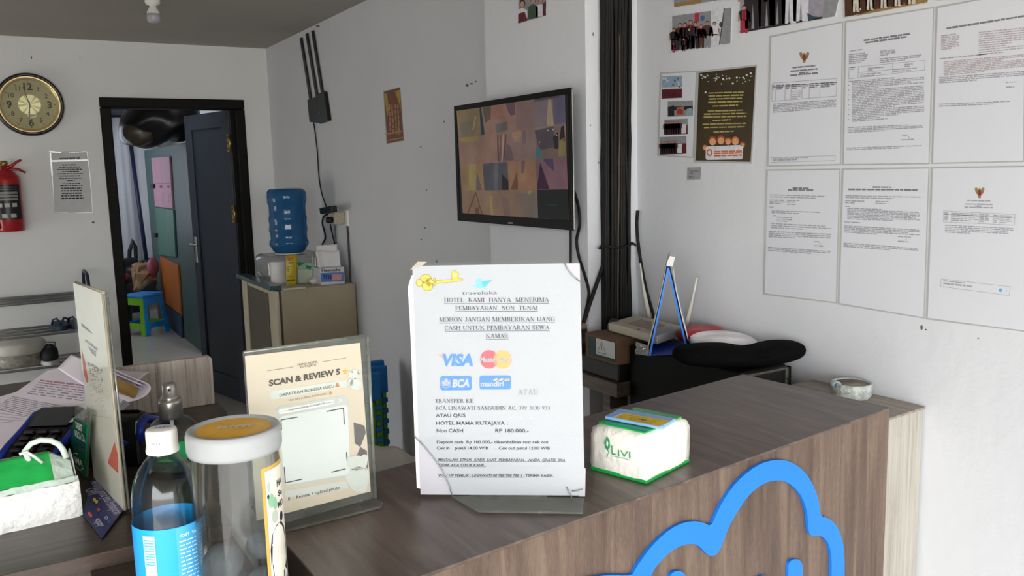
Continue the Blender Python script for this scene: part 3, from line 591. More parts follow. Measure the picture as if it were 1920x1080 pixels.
b, pr, fin = sheet('wall_label', [zP(222, 998), zP(300, 996), zP(298, 1066), zP(220, 1068)], 'small grey label stuck below the dark poster', 'label', edge=GRY, inset=1.5, paper=mat('label_grey', '9c9a9c', .5))
lines(pr, zP, 232, 1018, 285, 2, 14, 0, 2.6, INKD); lines(pr, zP, 228, 1052, 296, 1, 14, 0, 3.4, INKD); fin()
# photo print on the pillar
b, pr, fin = sheet('photo_print', [(971, -70), (1026, -85), (1025, 30), (971, 45)], 'photo of three people stuck high on the pillar above the television', 'photograph', edge=WHP, inset=1., pl=PPI, paper=GRY)
for x, y, s, t in ((980, 40, 46, WHP), (1000, 36, 52, GRN), (1014, 32, 46, WHP)):
    pr.poly([(x - 10, y), (x - 9, y - s * .45), (x, y - s * .55), (x + 9, y - s * .45), (x + 9, y - 2)], t, 3); pr.ell(x, y - s * .72, 5, 9, HAIRP, 4, 14); pr.ell(x, y - s * .68, 4, 6.5, SKIN, 5, 14)
pr.poly([(972, 44), (972, 26), (984, 22), (990, 38)], MRN, 4); pr.poly([(1018, 30), (1018, 8), (1024, 2), (1024, 29)], MRN, 4); fin()
# red and yellow sticker on the far part of the wall
RS = mat('sticker_brown_red', '6e3a1c', .4, var=.15, vs=30); YS = mat('sticker_yellow', 'b08a22', .4)
b, pr, fin = sheet('wall_sticker', [(719, 171), (751, 163), (758, 264), (725, 270)], 'narrow red brown and yellow sticker on the far right wall', 'sticker', edge=LAM, inset=1.2, paper=RS)
pr.poly([(721, 176), (726, 175), (729, 205), (726, 222)], YS, 2); pr.poly([(741, 172), (750, 168), (752, 210), (748, 192)], YS, 2)
for x in (730, 735, 741, 746): pr.words(x, 196, x + 2.5, 252, 3, mat('sticker_pale', 'a8805c', .5), 2, (6, 12), 2, RND)
for q in (((722, 252), (754, 246)), ((724, 264), (756, 258))): pr.bar(*q[0], *q[1], 2, YS, 3)
fin()

# ------------------------------------------------------------------ television on the pillar
def scr(n, c, e=.55):
    k = 'screen_' + n
    if k in _m: return _m[k]
    m = bpy.data.materials.new(k); m.use_nodes = True; p = m.node_tree.nodes['Principled BSDF']; p.inputs['Base Color'].default_value = (.01, .01, .012, 1); p.inputs['Roughness'].default_value = .3; p.inputs['Specular IOR Level'].default_value = .12
    t = m.node_tree.nodes.new('ShaderNodeTexCoord'); z = m.node_tree.nodes.new('ShaderNodeTexNoise'); z.inputs['Scale'].default_value = 14; z.inputs['Detail'].default_value = 3; r = m.node_tree.nodes.new('ShaderNodeValToRGB'); cc = lin(c)
    r.color_ramp.elements[0].position = .3; r.color_ramp.elements[0].color = tuple(v * .8 for v in cc[:3]) + (1,); r.color_ramp.elements[1].position = .7; r.color_ramp.elements[1].color = tuple(v * 1.15 for v in cc[:3]) + (1,)
    m.node_tree.links.new(t.outputs['Object'], z.inputs['Vector']); m.node_tree.links.new(z.outputs[0], r.inputs[0]); m.node_tree.links.new(r.outputs[0], p.inputs['Emission Color']); p.inputs['Emission Strength'].default_value = e; _m[k] = m; return m
TX = 1.30; ty0, ty1, tz0, tz1 = 1.850, 2.505, 1.352, 1.722
tv = thing('television', (1.33, 2.18, tz0), 'flat black television on the pillar showing a mosaic of camera views', 'television')
b = MB(); b.box((TX + .003, ty0, tz0), (TX + .010, ty1, tz1), BLK, .002); b.box((TX + .0101, ty0 + .06, tz0 + .03), (TX + .045, ty1 - .06, tz1 - .03), BLK, .006)
BZL = mat('black_bezel', '0a0a0b', .35, var=.05, spec=.15); b.box((TX, ty0, tz1 - .016), (TX + .006, ty1, tz1), BZL, .001); b.box((TX, ty0, tz0), (TX + .006, ty1, tz0 + .026), BZL, .001); b.box((TX, ty0, tz0 + .0262), (TX + .006, ty0 + .014, tz1 - .0162), BZL, .001); b.box((TX, ty1 - .014, tz0 + .0262), (TX + .006, ty1, tz1 - .0162), BZL, .001)
b.build('bezel', tv)
b = MB(); b.box((TX + .005, ty0 - .0015, tz0 + .002), (TX + .0085, ty0 - .0002, tz1 - .002), CHROME, .0003); b.build('side_strip', tv)
PT = Pl((TX + .0022, ty1, tz1), (0, -1, 0), (0, 0, 1)); b = MB(); pr = Print(b, PT); zT = lambda x, y: (840 + x / 3.724, 150 + y / 3.724)
sq = lambda pts, n, c, L=1, e=.55: pr.poly([zT(*p) for p in pts], scr(n, c, e), L)
sq([(60, 212), (815, 66), (842, 990), (106, 962)], 'tan', '85685b')
sq([(60, 212), (220, 182), (232, 390), (85, 420)], 'olive_tan', '7d6b4f', 2); sq([(90, 300), (190, 280), (180, 395), (95, 400)], 'soft_grey', '6f6757', 3); sq([(190, 250), (200, 250), (180, 350), (170, 350)], 'pale_yellow', '9c8d62', 4)
sq([(220, 190), (232, 188), (258, 380), (232, 388)], 'teal_dark', '28363c', 3); sq([(240, 190), (300, 178), (300, 270), (262, 300)], 'dim', '54493f', 3); sq([(300, 165), (400, 148), (408, 270), (300, 278)], 'rose_tan', '886152', 2)
sq([(400, 150), (470, 140), (470, 240), (440, 250), (415, 210)], 'plum', '5a424a', 3); sq([(470, 140), (600, 112), (610, 330), (480, 350)], 'mauve', '79605b', 2); sq([(600, 112), (815, 66), (822, 305), (610, 335)], 'violet_grey', '6d5f63', 2); sq([(735, 110), (812, 72), (822, 305), (740, 310)], 'slate', '575264', 3); sq([(700, 140), (722, 138), (742, 318), (690, 322)], 'beige', '93806b', 4)
sq([(600, 132), (780, 104), (782, 122), (602, 152)], 'caption', '4c4049', 5)
sq([(85, 405), (215, 390), (212, 425), (90, 440)], 'yellow_tan', '8a7a4c', 3); sq([(330, 310), (415, 290), (420, 350), (340, 370)], 'grey_green', '5f5b57', 3)
for x in (345, 365, 385, 402): sq([(x, 380), (x + 9, 378), (x + 14 - (x - 345) * .35, 565), (x + 2 - (x - 345) * .35, 570)], 'stripe%d' % (x % 3), ('5b3f3f', '9a8a84', '6e4b48')[x % 3], 4)
sq([(420, 362), (600, 342), (612, 560), (450, 565)], 'grey_mauve', '7f6862', 2); sq([(440, 365), (515, 355), (505, 430), (460, 430)], 'apricot', '94745c', 3); sq([(410, 440), (440, 470), (462, 560), (400, 566)], 'shade', '665156', 3); sq([(520, 350), (548, 346), (545, 440), (522, 450)], 'mauve2', '6b5a5e', 3)
sq([(605, 348), (812, 308), (826, 540), (618, 552)], 'street', '6d5c52', 2); sq([(605, 355), (740, 325), (740, 470), (640, 490)], 'street_dark', '4a4147', 3); sq([(735, 400), (770, 360), (775, 480), (745, 480)], 'black', '201c1e', 4); sq([(790, 330), (812, 315), (820, 430), (780, 420)], 'black', '201c1e', 4); sq([(780, 420), (815, 400), (824, 530), (770, 535)], 'khaki', '80734a', 4); sq([(615, 478), (648, 474), (648, 545), (622, 550)], 'cyan', '2f6c78', 4)
for x, y in ((640, 435), (700, 352), (735, 345), (760, 385)): pr.ell(*zT(x, y), 1.2, 1.6, scr('lamp', 'b9b2a6'), 5, 8)
sq([(90, 590), (240, 575), (255, 768), (105, 775)], 'ochre', '8a6e4e', 2); sq([(150, 590), (195, 585), (200, 770), (145, 772)], 'straw', '8f8150', 3); sq([(205, 645), (240, 768), (195, 770)], 'dusk', '645654', 4)
sq([(243, 585), (416, 572), (425, 768), (256, 772)], 'grey_blue', '4a4b51', 3); sq([(320, 580), (350, 578), (352, 768), (322, 770)], 'grey_light', '5b5a5e', 4); sq([(378, 655), (424, 705), (425, 768), (380, 768)], 'black', '201c1e', 4)
sq([(420, 572), (610, 556), (622, 765), (428, 768)], 'copper', '8e6a50', 3); sq([(486, 628), (490, 765), (438, 766)], 'rust', '6b4630', 4); sq([(515, 565), (540, 562), (532, 650), (512, 650)], 'shade', '665156', 4)
sq([(612, 555), (830, 540), (838, 762), (622, 765)], 'lilac', '78585f', 3); sq([(645, 575), (710, 760), (622, 764)], 'purple', '3a1635', 4); sq([(665, 553), (735, 546), (745, 640), (700, 600)], 'indigo', '4a3d58', 4)
sq([(105, 778), (625, 765), (632, 978), (108, 962)], 'sand', '836a57', 2); pr.path([zT(135, 945), zT(195, 785), zT(245, 955)], 2.2, scr('rust', '6b4630'), 4); sq([(190, 900), (215, 885), (225, 950), (195, 955)], 'rust', '6b4630', 4); sq([(292, 810), (308, 808), (318, 960), (302, 962)], 'straw', '8f8150', 4); sq([(365, 810), (430, 830), (440, 965), (400, 960)], 'shade2', '746058', 3); sq([(480, 790), (625, 790), (632, 978), (540, 975)], 'greyer', '74665d', 3); sq([(560, 775), (590, 770), (575, 800), (562, 795)], 'straw', '8f8150', 4)
sq([(625, 766), (838, 764), (842, 990), (632, 980)], 'off', '0d1011', 5, .6); pr.words(*zT(692, 872), *zT(766, 872), 2, scr('teal_text', '1f4540'), 6)
pr.words(*zT(636, 972), *zT(712, 973), 3, scr('clock_text', '6f6c6b'), 6, (6, 9), 1)
b.build('screen', tv)
b = MB(); b.text = None; pr = Print(b, Pl((TX - .0002, ty1, tz1), (0, -1, 0), (0, 0, 1))); pr.words(*zT(420, 998), *zT(452, 999), 2.2, CHROME, 1, (9, 10), .5); b.build('maker_mark', tv)
b = MB(); b.box((TX + .045, 2.08, 1.46), (PX0 - .0005, 2.28, 1.62), BLK, .003); b.build('wall_bracket', tv)

# ------------------------------------------------------------------ cables by the pillar
cb = thing('cable_bundle', (1.46, 1.84, 1.1), 'thick bundle of black cables hanging down beside the white pillar', 'cable')
TANC = mat('tan_cable', '4a3c2f', .6); BC = mat('black_cable_sheath', '1a1918', .6, var=.25, vs=30, spec=.25)
rr = random.Random(5)
def bundle_x(z):  # bundle centre and half width along the height (metres)
    return 1.459 + .004 * math.sin(z * 3 + 1), .046 + .009 * math.sin(z * 2.2 + .6)
for k in range(39):
    lay = k // 13; u = ((k % 13) + .5) / 13 * 2 - 1; ph = rr.random() * 6; r = rr.uniform(.0042, .0062); pts = []
    for i in range(22):
        z = 1.06 + (2.29 - 1.06) * i / 21; cx, hw = bundle_x(z)
        xx = cx + hw * u + .006 * math.sin(z * rr.uniform(3.4, 3.8) + ph); yy = PY0 - .011 - lay * .0105 - .002 * math.sin(z * 5 + ph)
        pts.append((xx, yy, z))
    bb = MB(); bb.tube(pts, .003 if k == 32 else r, TANC if k == 32 else BC, 7); bb.build('cable', cb)
bb = MB(); bb.tube([(1.459 + .060 * math.cos(a * PI / 12), PY0 - .024 + .0235 * math.sin(a * PI / 12), 1.30 + .004 * math.sin(a)) for a in range(24)], .003, BC, 6, cyc=True); bb.build('cable_tie', cb)
def cable(name, pts, r, label, m=BC):
    b = MB(); q = []
    P = [V3(p) for p in pts]
    for i in range(len(P) - 1):
        p0, p1, p2, p3 = P[max(i - 1, 0)], P[i], P[i + 1], P[min(i + 2, len(P) - 1)]
        for k in range(6):
            t = k / 6; q.append(.5 * ((2 * p1) + (p2 - p0) * t + (2 * p0 - 5 * p1 + 4 * p2 - p3) * t * t + (3 * p1 - p0 - 3 * p2 + p3) * t ** 3))
    q.append(P[-1]); b.tube(q, r, m, 8); return tag(b.build(name), label, 'cable')
XC = PX0 - .006
cable('power_cable', [onX(x, y, XC + .0) for x, y in ((1074, 352), (1084, 385), (1087, 420), (1081, 450), (1085, 480), (1096, 515), (1104, 548), (1099, 580), (1093, 604))], .0042, 'black cable looping from the television edge down past the paper sign')
cable('power_cable', [onX(1070, y, XC) for y in (420, 450, 490, 540, 580, 610)], .0035, 'thin black cable hanging straight under the television')
cable('power_cable', [onY(x, y, PY0 - .012) for x, y in ((1143, 462), (1130, 500), (1116, 540), (1104, 575), (1094, 606))], .0055, 'thick black cable swinging left from the bundle to the desk')
cable('power_cable', [onX(x, y, XW - .006) for x, y in ((1196, 395), (1194, 420), (1197, 460), (1203, 500), (1212, 545), (1222, 580), (1228, 600))], .0045, 'thin black cable running down right wall behind the pale antenna')

# ------------------------------------------------------------------ clear plastics
def clear(name, tint='ffffff', base=.04, k=.5, rough=.06, haze=0., hcol='dddddd'):
    if name in _m: return _m[name]
    m = bpy.data.materials.new(name); m.use_nodes = True; n = m.node_tree; n.nodes.remove(n.nodes['Principled BSDF']); out = n.nodes['Material Output']
    t = n.nodes.new('ShaderNodeBsdfTransparent'); t.inputs[0].default_value = lin(tint); g = n.nodes.new('ShaderNodeBsdfGlossy'); g.inputs['Roughness'].default_value = rough; g.inputs[0].default_value = (.95, .95, .95, 1)
    lw = n.nodes.new('ShaderNodeLayerWeight'); lw.inputs[0].default_value = .25; a = n.nodes.new('ShaderNodeMath'); a.operation = 'MULTIPLY_ADD'; a.inputs[1].default_value = k; a.inputs[2].default_value = base; n.links.new(lw.outputs['Fresnel'], a.inputs[0])
    x = n.nodes.new('ShaderNodeMixShader'); n.links.new(a.outputs[0], x.inputs[0]); n.links.new(t.outputs[0], x.inputs[1]); n.links.new(g.outputs[0], x.inputs[2]); last = x
    if haze:
        d = n.nodes.new('ShaderNodeBsdfTranslucent'); d.inputs[0].default_value = lin(hcol); d2 = n.nodes.new('ShaderNodeBsdfDiffuse'); d2.inputs[0].default_value = lin(hcol); ad = n.nodes.new('ShaderNodeMixShader'); ad.inputs[0].default_value = .5; n.links.new(d.outputs[0], ad.inputs[2]); n.links.new(d2.outputs[0], ad.inputs[1])
        tc_ = n.nodes.new('ShaderNodeTexCoord'); nz = n.nodes.new('ShaderNodeTexNoise'); nz.inputs['Scale'].default_value = 40; mm = n.nodes.new('ShaderNodeMath'); mm.operation = 'MULTIPLY'; mm.inputs[1].default_value = 2 * haze; n.links.new(tc_.outputs['Object'], nz.inputs['Vector']); n.links.new(nz.outputs[0], mm.inputs[0])
        y = n.nodes.new('ShaderNodeMixShader'); n.links.new(mm.outputs[0], y.inputs[0]); n.links.new(x.outputs[0], y.inputs[1]); n.links.new(ad.outputs[0], y.inputs[2]); last = y
    n.links.new(last.outputs[0], out.inputs[0]); _m[name] = m; return m
PANE = clear('clear_acrylic_pane', 'fbfdfc', .004, .06); PLAS = clear('clear_bottle_plastic', 'eef2f1', .025, .7, .1); ACRY = clear('hazy_acrylic', 'e2e6e4', .02, .2, .15, .25, 'b9b6ae'); FROST = mat('frosted_lid_plastic', 'bfc1c2', .35, var=.03, vs=10, trans=.25, ior=1.2)
EDGE = clear('acrylic_cut_edge', 'd4dad6', .12, .5, .15, .35, 'c3c3ba')

# ------------------------------------------------------------------ payment notice on the raised counter
L0, R0 = V3((.473, .942, ZC)), V3((.607, .844, ZC)); su = (R0 - L0).normalized(); PS = Pl(L0, su, (0, 0, 1))
q = lambda x, y, h=0.: PS.px(x, y, h)
sg = thing('payment_notice', q(945, 950), 'large white payment notice in clear acrylic stand facing front on the raised counter', 'sign')
PAPW = mat('bright_white_paper', 'b7b4bb', .55, var=.006); PAPC = mat('cream_white_paper', 'e6e4e0', .6, var=.03)
b = MB(); b.prism([q(x, y, -.0045) for x, y in ((776, 494), (1086, 490), (1100, 937), (786, 930))], PS.n * .002, PANE); b.build('back_plate', sg)
b = MB(); b.prism([q(x, y, -.0022) for x, y in ((771, 517), (783, 512), (790, 918), (781, 916), (768, 600), (764, 540))], PS.n * .0004, PAPC); b.build('spare_sheet', sg); b = MB(); b.prism([q(x, y, -.002) for x, y in ((1085, 870), (1098, 880), (1097, 932), (1085, 932))], PS.n * .0003, PAPW); b.build('spare_sheet', sg)
b = MB(); b.prism([q(x, y, -.0012) for x, y in ((773, 499), (1087, 493.5), (1096.5, 929.5), (788.5, 927.5))], PS.n * .0006, PAPW); pr = Print(b, Pl(PS.at(0, 0, -.0006), PS.u, PS.v))
zS = lambda x, y: (760 + x / 5.333, 480 + y / 5.333); zS2 = lambda x, y: (760 + x / 5.333, 640 + y / 5.333); zS3 = lambda x, y: (760 + x / 5.333, 800 + y / 5.333)
SI = mat('sign_grey_ink', '504e58', .6, var=.02); SD = mat('sign_dark_ink', '3f3d46', .6, var=.02)
for st, xa, xb, y, h in (('HOTEL  KAMI  HANYA  MENERIMA', 386, 1438, 462, 44), ('PEMBAYARAN  NON  TUNAI', 498, 1326, 540, 40), ('MOHON JANGAN MEMBERIKAN UANG', 338, 1498, 657, 44), ('CASH UNTUK PEMBAYARAN SEWA', 392, 1444, 738, 40), ('KAMAR', 803, 1034, 818, 42)):
    dy = -4 * (xb - xa) / 1000; pr.text(st, *zS(xa + 2, y), *zS(xb - 2, y + dy), h / 5.333, SI, 2, serif=True); pr.bar(*zS(xa, y + 14), *zS(xb, y + 14 + dy), .95, SI, 2)
pr.text('ATAU', *zS2(1124, 535), *zS2(1332, 533), 10.2, mat('sign_light_ink', '9a99a0', .6), 2, serif=True)
pr.text('TRANSFER KE', *zS2(300, 614), *zS2(680, 613), 7, SI, 2, serif=True); pr.text('BCA LINAWATI SAMSUDIN AC. 399 3030 933', *zS2(302, 686), *zS2(1446, 684), 7, SI, 2, serif=True)
pr.text('ATAU QRIS', *zS2(305, 757), *zS2(602, 755), 6.2, SD, 2, .02); pr.text('HOTEL MAMA KUTAJAYA :', *zS2(308, 833), *zS2(1024, 833), 6.2, SD, 2, .02)
pr.text('Non CASH', *zS2(313, 909), *zS2(580, 909), 6.4, SD, 2, .02); pr.text('RP 180.000,-', *zS2(900, 909), *zS2(1234, 909), 6.4, SD, 2, .02)
pr.text('Deposit cash  Rp 100.000,- dikembalikan saat cek out', *zS3(315, 166), *zS3(1432, 166), 5.2, SD, 2, .02)
pr.text('Cek in', *zS3(316, 226), *zS3(442, 226), 5.2, SD, 2, .02); pr.text('pukul 14.00 WIB', *zS3(498, 226), *zS3(830, 226), 5.2, SD, 2, .02); pr.text(';', *zS3(886, 228), *zS3(893, 228), 4, SD); pr.text('Cek out pukul 12.00 WIB', *zS3(936, 227), *zS3(1446, 227), 5.2, SD, 2, .02)
pr.text('MINTALAH  STRUK  KASIR  SAAT  PEMBAYARAN .  ANDA  GRATIS  JIKA', *zS3(328, 341), *zS3(1598, 345), 4.6, SD, 2, .02, .22); pr.bar(*zS3(328, 347), *zS3(1598, 350), .6, SD)
pr.text('TIDAK ADA STRUK KASIR .', *zS3(328, 393), *zS3(804, 395), 4.4, SD, 2, .02, .22); pr.bar(*zS3(328, 399), *zS3(804, 401), .6, SD)
pr.text('WA / HP PEMILIK : LINAWATI 08 788 788 788 1 .', *zS3(326, 498), *zS3(1188, 499), 4.6, SD, 2, .02, .22); pr.bar(*zS3(326, 505), *zS3(1192, 506), .6, SD); pr.text('TERIMA KASIH.', *zS3(1200, 499), *zS3(1480, 500), 4.6, SD, 2, .02)
# gold key with a little house
KG = mat('key_gold', 'd9bd3c', .5, var=.12, vs=150); KD = mat('key_dark_gold', '8f7420', .5)
for dx, m, L in ((1.0, KD, 1), (0, KG, 2)):
    for x, y, rx, ry in ((140, 268, 30, 34), (205, 222, 50, 36), (222, 300, 52, 44), (238, 262, 34, 40)): pr.ell(*zS(x, y), rx / 5.333 + dx, ry / 5.333 + dx, m, L)
    pr.poly([zS(272 - dx * 5, 250 - dx * 5), zS(570, 228 - dx * 4), zS(578 + dx * 3, 236), zS(570, 246 + dx * 4), zS(272 - dx * 5, 276 + dx * 5)], m, L)
    pr.poly([zS(283 - dx * 4, 226 - dx * 5), zS(300 + dx * 4, 224 - dx * 5), zS(304 + dx * 4, 292 + dx * 5), zS(287 - dx * 4, 294 + dx * 5)], m, L)
    pr.poly([zS(466 - dx * 4, 238), zS(466 - dx * 4, 184), zS(452 - dx * 6, 186), zS(490, 142 - dx * 6), zS(538 + dx * 6, 182), zS(526 + dx * 4, 184), zS(526 + dx * 4, 232)], m, L)
pr.ell(*zS(144, 270), 1.6, 2.2, PAPW, 3); pr.path([zS(160, 250), zS(215, 275), zS(262, 280)], .7, KD, 3); pr.path([zS(180, 216), zS(225, 232), zS(240, 262)], .7, KD, 3); pr.poly([zS(478, 212), zS(478, 178), zS(508, 176), zS(508, 210)], mat('key_pale', 'efe19a', .5), 3)
# bird mark and name
LB = mat('bird_blue', '7cc0f2', .5); LB2 = mat('bird_bright_blue', '49aef0', .5)
pr.poly([zS(636, 291), zS(690, 298), zS(714, 290), zS(700, 250), (zS(712, 234)), zS(734, 222), zS(762, 216), zS(762, 258), zS(774, 300), zS(838, 332), zS(770, 320), zS(720, 322), zS(690, 306)], LB, 2)
pr.poly([zS(762, 258), zS(882, 236), zS(850, 254), zS(800, 308), zS(778, 302)], LB2, 3); pr.text('traveloka', *zS(568, 386), *zS(918, 381), 6.2, SI, 2)
# card marks
VB = mat('card_blue', '4a83d6', .45, var=.02); VO = mat('card_orange_tip', 'e8a070', .5); pr.text('VISA', *zS2(352, 240), *zS2(680, 240), 20.4, VB, 2, .05, .2); pr.poly([zS2(318, 136), zS2(372, 136), zS2(382, 172), zS2(352, 152)], VO, 4)
pr.ell(*zS2(838, 180), 17.2, 17.4, mat('card_red', 'dd5a66', .5), 2, 30); pr.ell(*zS2(972, 182), 17.2, 17.4, mat('card_orange', 'f0a860', .5), 3, 30)
for k in range(5): pr.bar(*zS2(893, 135 + k * 9), *zS2(926, 135 + k * 9), .6, mat('card_red', 'dd5a66'), 4) if k not in (2, 3) else None; pr.bar(*zS2(888, 205 + k * 9), *zS2(918, 205 + k * 9), .6, mat('card_red', 'dd5a66'), 4)
pr.text('MasterCard', *zS2(752, 208), *zS2(1056, 206), 9.5, mat('card_shadow', '8c5a4c', .5), 5, .03, .08); pr.text('MasterCard', *zS2(750, 205), *zS2(1054, 203), 9.5, PAPW, 6, .025, .08)
pr.rrect([zS2(348, 346), zS2(664, 344), zS2(666, 488), zS2(350, 490)], 5.5, VB, 2); pr.rrect([zS2(741, 341), zS2(1056, 339), zS2(1058, 480), zS2(743, 482)], 5.5, VB, 2)
pr.text('BCA', *zS2(470, 455), *zS2(642, 453), 14, PAPW, 3, .05, .2); pr.ell(*zS2(410, 418), 9, 9, PAPW, 3); pr.ell(*zS2(410, 418), 8.2, 8.2, VB, 4)
for x, y, r in ((388, 414, 3.2), (432, 414, 3.2), (410, 394, 3.4), (410, 420, 3.6)): pr.ell(*zS2(x, y), r, r, PAPW, 5, 14)
pr.bar(*zS2(382, 438), *zS2(438, 438), 2, PAPW, 5)
pr.text('mandiri', *zS2(754, 448), *zS2(986, 446), 9.4, PAPW, 3, .035); GW = mat('gold_wave', 'dcb872', .5)
for x in (875, 930, 985): pr.poly([zS2(x, 392), zS2(x + 30, 368), zS2(x + 58, 372), zS2(x + 30, 396)], GW, 3)
pr.poly([zS2(1010, 374), zS2(1040, 376), zS2(1046, 388), zS2(1020, 396)], GW, 3)
for x, y in ((1055, 762), (1160, 770), (1258, 768)): pr.ell(*zS2(x, y), 1.6, 1.3, mat('smudge', 'd2d2d8', .6), 2, 9)
b.build('printed_sheet', sg)
b = MB(); fp = [(779, 498), (1058, 492), (1070, 510), (1087, 527), (1096, 870), (1096, 935), (849, 932), (842, 908), (829, 880), (812, 856), (797, 838), (777, 818)]
b.prism([q(x, y, .0008) for x, y in fp], PS.n * .0022, PANE); b.build('front_plate', sg)
for pts in ([(777, 816), (797, 838), (812, 856), (829, 880), (842, 908), (849, 931)], [(1058, 492), (1064, 505), (1074, 517), (1088, 528)], [(1062, 912), (1069, 926), (1076, 938)], [(1072, 920), (1084, 919), (1092, 916)]): b = MB(); b.tube([q(x, y, .0022) for x, y in pts], .0008, EDGE, 6); b.build('broken_edge', sg)
b = MB(); ft = [onZ(x, y, ZC + .002) for x, y in ((849, 933), (897, 961), (1093, 964), (1095, 937))]; b.prism(ft, (0, 0, .0025), ACRY); b.box((0, 0, 0), (.1, .004, .008), EDGE, 0, Matrix.Translation(q(880, 940, .0)) @ Matrix((su, -PS.n, V3((0, 0, 1)))).transposed().to_4x4())
b.build('foot', sg)
TAPE = clear('yellowed_tape', 'eee8d4', .1, .3, .2, .4, 'cfc4a8'); b = MB(); b.prism([q(x, y, .004) for x, y in ((770, 506), (784, 490), (802, 490), (794, 497), (782, 500))], PS.n * .0005, TAPE); b.build('tape', sg)

# ------------------------------------------------------------------ review card stand
L1, R1 = onZ(478, 1000, ZC + .006), onZ(703, 936, ZC + .006); PQ = Pl(L1, R1 - L1, (0, 0, 1)); q1 = lambda x, y, h=0.: PQ.px(x, y, h)
rv = thing('review_card_stand', onZ(620, 960, ZC), 'clear acrylic stand with peach coloured review card between the jar and payment notice', 'sign')
b = MB(); b.prism([q1(x, y, -.004) for x, y in ((457, 661), (689, 629), (704, 934), (481, 997))], PQ.n * .002, ACRY); b.build('back_plate', rv)
PEACH = mat('peach_card', 'd2c1ae', .5, var=.02, vs=12); b = MB(); b.prism([q1(x, y, -.0018) for x, y in ((460, 668), (676, 643), (696, 922), (482, 977))], PQ.n * .0006, PEACH); pr = Print(b, Pl(PQ.at(0, 0, -.0012), PQ.u, PQ.v))
zQ = lambda x, y: (400 + x / 4.8, 600 + y / 4.8); zR = lambda x, y: (400 + x / 4.8, 825 + y / 4.8)
BRT = mat('card_brown_text', '4f4642', .55); BRL = mat('card_faded_text', '7c716a', .55); GRB = mat('card_grey_band', 'cfcdc6', .55, var=.02); WIN = mat('card_window_grey', 'c4c3be', .55, var=.02)
pr.bar(*zQ(485, 458), *zQ(720, 421), .9, BRL); pr.bar(*zQ(982, 376), *zQ(1196, 340), .9, BRL); pr.text('MAMA HOTEL', *zQ(757, 412), *zQ(942, 384), 4, BRT); pr.text('KUTAJAYA', *zQ(778, 432), *zQ(926, 410), 4, BRT)
pr.text('SCAN & REVIEW 5', *zQ(500, 594), *zQ(1140, 486), 10.6, BRT, 2, .045)
STY = mat('star_yellow', 'e2b83a', .5); cx, cy = zQ(1185, 465); pr.poly([(cx + (6.5 if k % 2 == 0 else 2.7) * math.sin(k * PI / 5), cy - (6.5 if k % 2 == 0 else 2.7) * math.cos(k * PI / 5)) for k in range(10)], STY, 3)
pr.rrect([zQ(510, 642), zQ(1205, 536), zQ(1212, 596), zQ(516, 718)], 6, GRB, 2); pr.text('DAPATKAN BONEKA LUCU', *zQ(594, 690), *zQ(1086, 606), 5.4, BRT, 3, .01); pr.text('TO GET A FREE CUTE DOLL', *zQ(680, 732), *zQ(1030, 668), 3.6, BRL, 3)
for x, y, s in ((1114, 590, 1.), (1052, 660, .7)): pr.poly([zQ(x - 22 * s, y + 16 * s), zQ(x - 14 * s, y - 4 * s), zQ(x + 12 * s, y - 8 * s), zQ(x + 22 * s, y + 8 * s)], mat('emoji_orange', 'c88a5a', .5), 4); pr.ell(*zQ(x, y - 12 * s), 2.6 * s, 3 * s, mat('emoji_orange', 'c88a5a', .5), 4, 10)
pr.rrect([zQ(560, 785), zQ(1208, 672), zR(1236, 330), zR(640, 420)], 9, WIN, 2); pr.rrect([zQ(582, 804), zQ(1090, 716), zQ(1092, 752), zQ(590, 850)], 5, PAPC, 3); pr.text('MAMA HOTEL KUTAJAYA', *zQ(676, 820), *zQ(1000, 752), 3.6, BRL, 4)
pr.bar(*zQ(1125, 708), *zQ(1155, 736), 1., PAPC, 3); pr.bar(*zQ(1155, 706), *zQ(1125, 740), 1., PAPC, 3)
pr.rrect([zQ(590, 870), zQ(1208, 758), zR(1232, 305), zR(640, 405)], 9, mat('card_white', 'd9d8d6', .5, var=.01), 3)
for pts in ([zQ(612, 990), zQ(606, 898), zQ(757, 872)], [zQ(1016, 822), zQ(1168, 792), zQ(1176, 940)], [zR(636, 240), zR(646, 384), zR(800, 350)], [zR(1196, 108), zR(1201, 186)], [zR(1060, 288), zR(1186, 258)]): pr.path(pts, 1.9, BRT, 4)
DG = mat('card_dark_patch', '6a6263', .55); pr.poly([zQ(1262, 922), zQ(1358, 950), zQ(1372, 1012), zR(1322, 62), zR(1272, 30)], DG, 2); pr.poly([zR(1322, 62), zR(1380, 96), zR(1392, 268), zR(1352, 200), zR(1290, 140)], DG, 2)
pr.poly([zR(640, 455), zR(1200, 365), zR(1215, 430), zR(660, 545)], GRB, 2); pr.text('5', *zR(668, 545), *zR(690, 540), 6, BRT, 3, .02); pr.ell(*zR(716, 524), 2.6, 2, STY, 3, 10); pr.text('Review + upload photo', *zR(746, 528), *zR(1136, 438), 6, BRT, 3, .01)
BW = mat('white_teddy_print', 'cfcdc8', .6, var=.03, vs=200); BS = mat('teddy_shade_print', 'b9b8b4', .6)
for x, y, rx, ry in ((1290, 205, 19, 14), (1225, 175, 6, 6), (1358, 165, 7, 8), (1302, 350, 20, 24), (1222, 345, 7, 11), (1372, 330, 6, 14), (1335, 440, 9, 7)): pr.ell(*zR(x, y), rx, ry, BW, 4 if rx < 12 else 5)
for x, y in ((1248, 264), (1316, 242), (1284, 268)): pr.ell(*zR(x, y), 1.2, 1.2, DG, 6, 9)
for x, y, rx, ry in ((1265, 490, 10, 9), (1240, 462, 3, 3), (1305, 470, 3, 3.5), (1278, 575, 11, 11), (1232, 560, 5, 7)): pr.ell(*zQ(x, y), rx, ry, BW, 5)
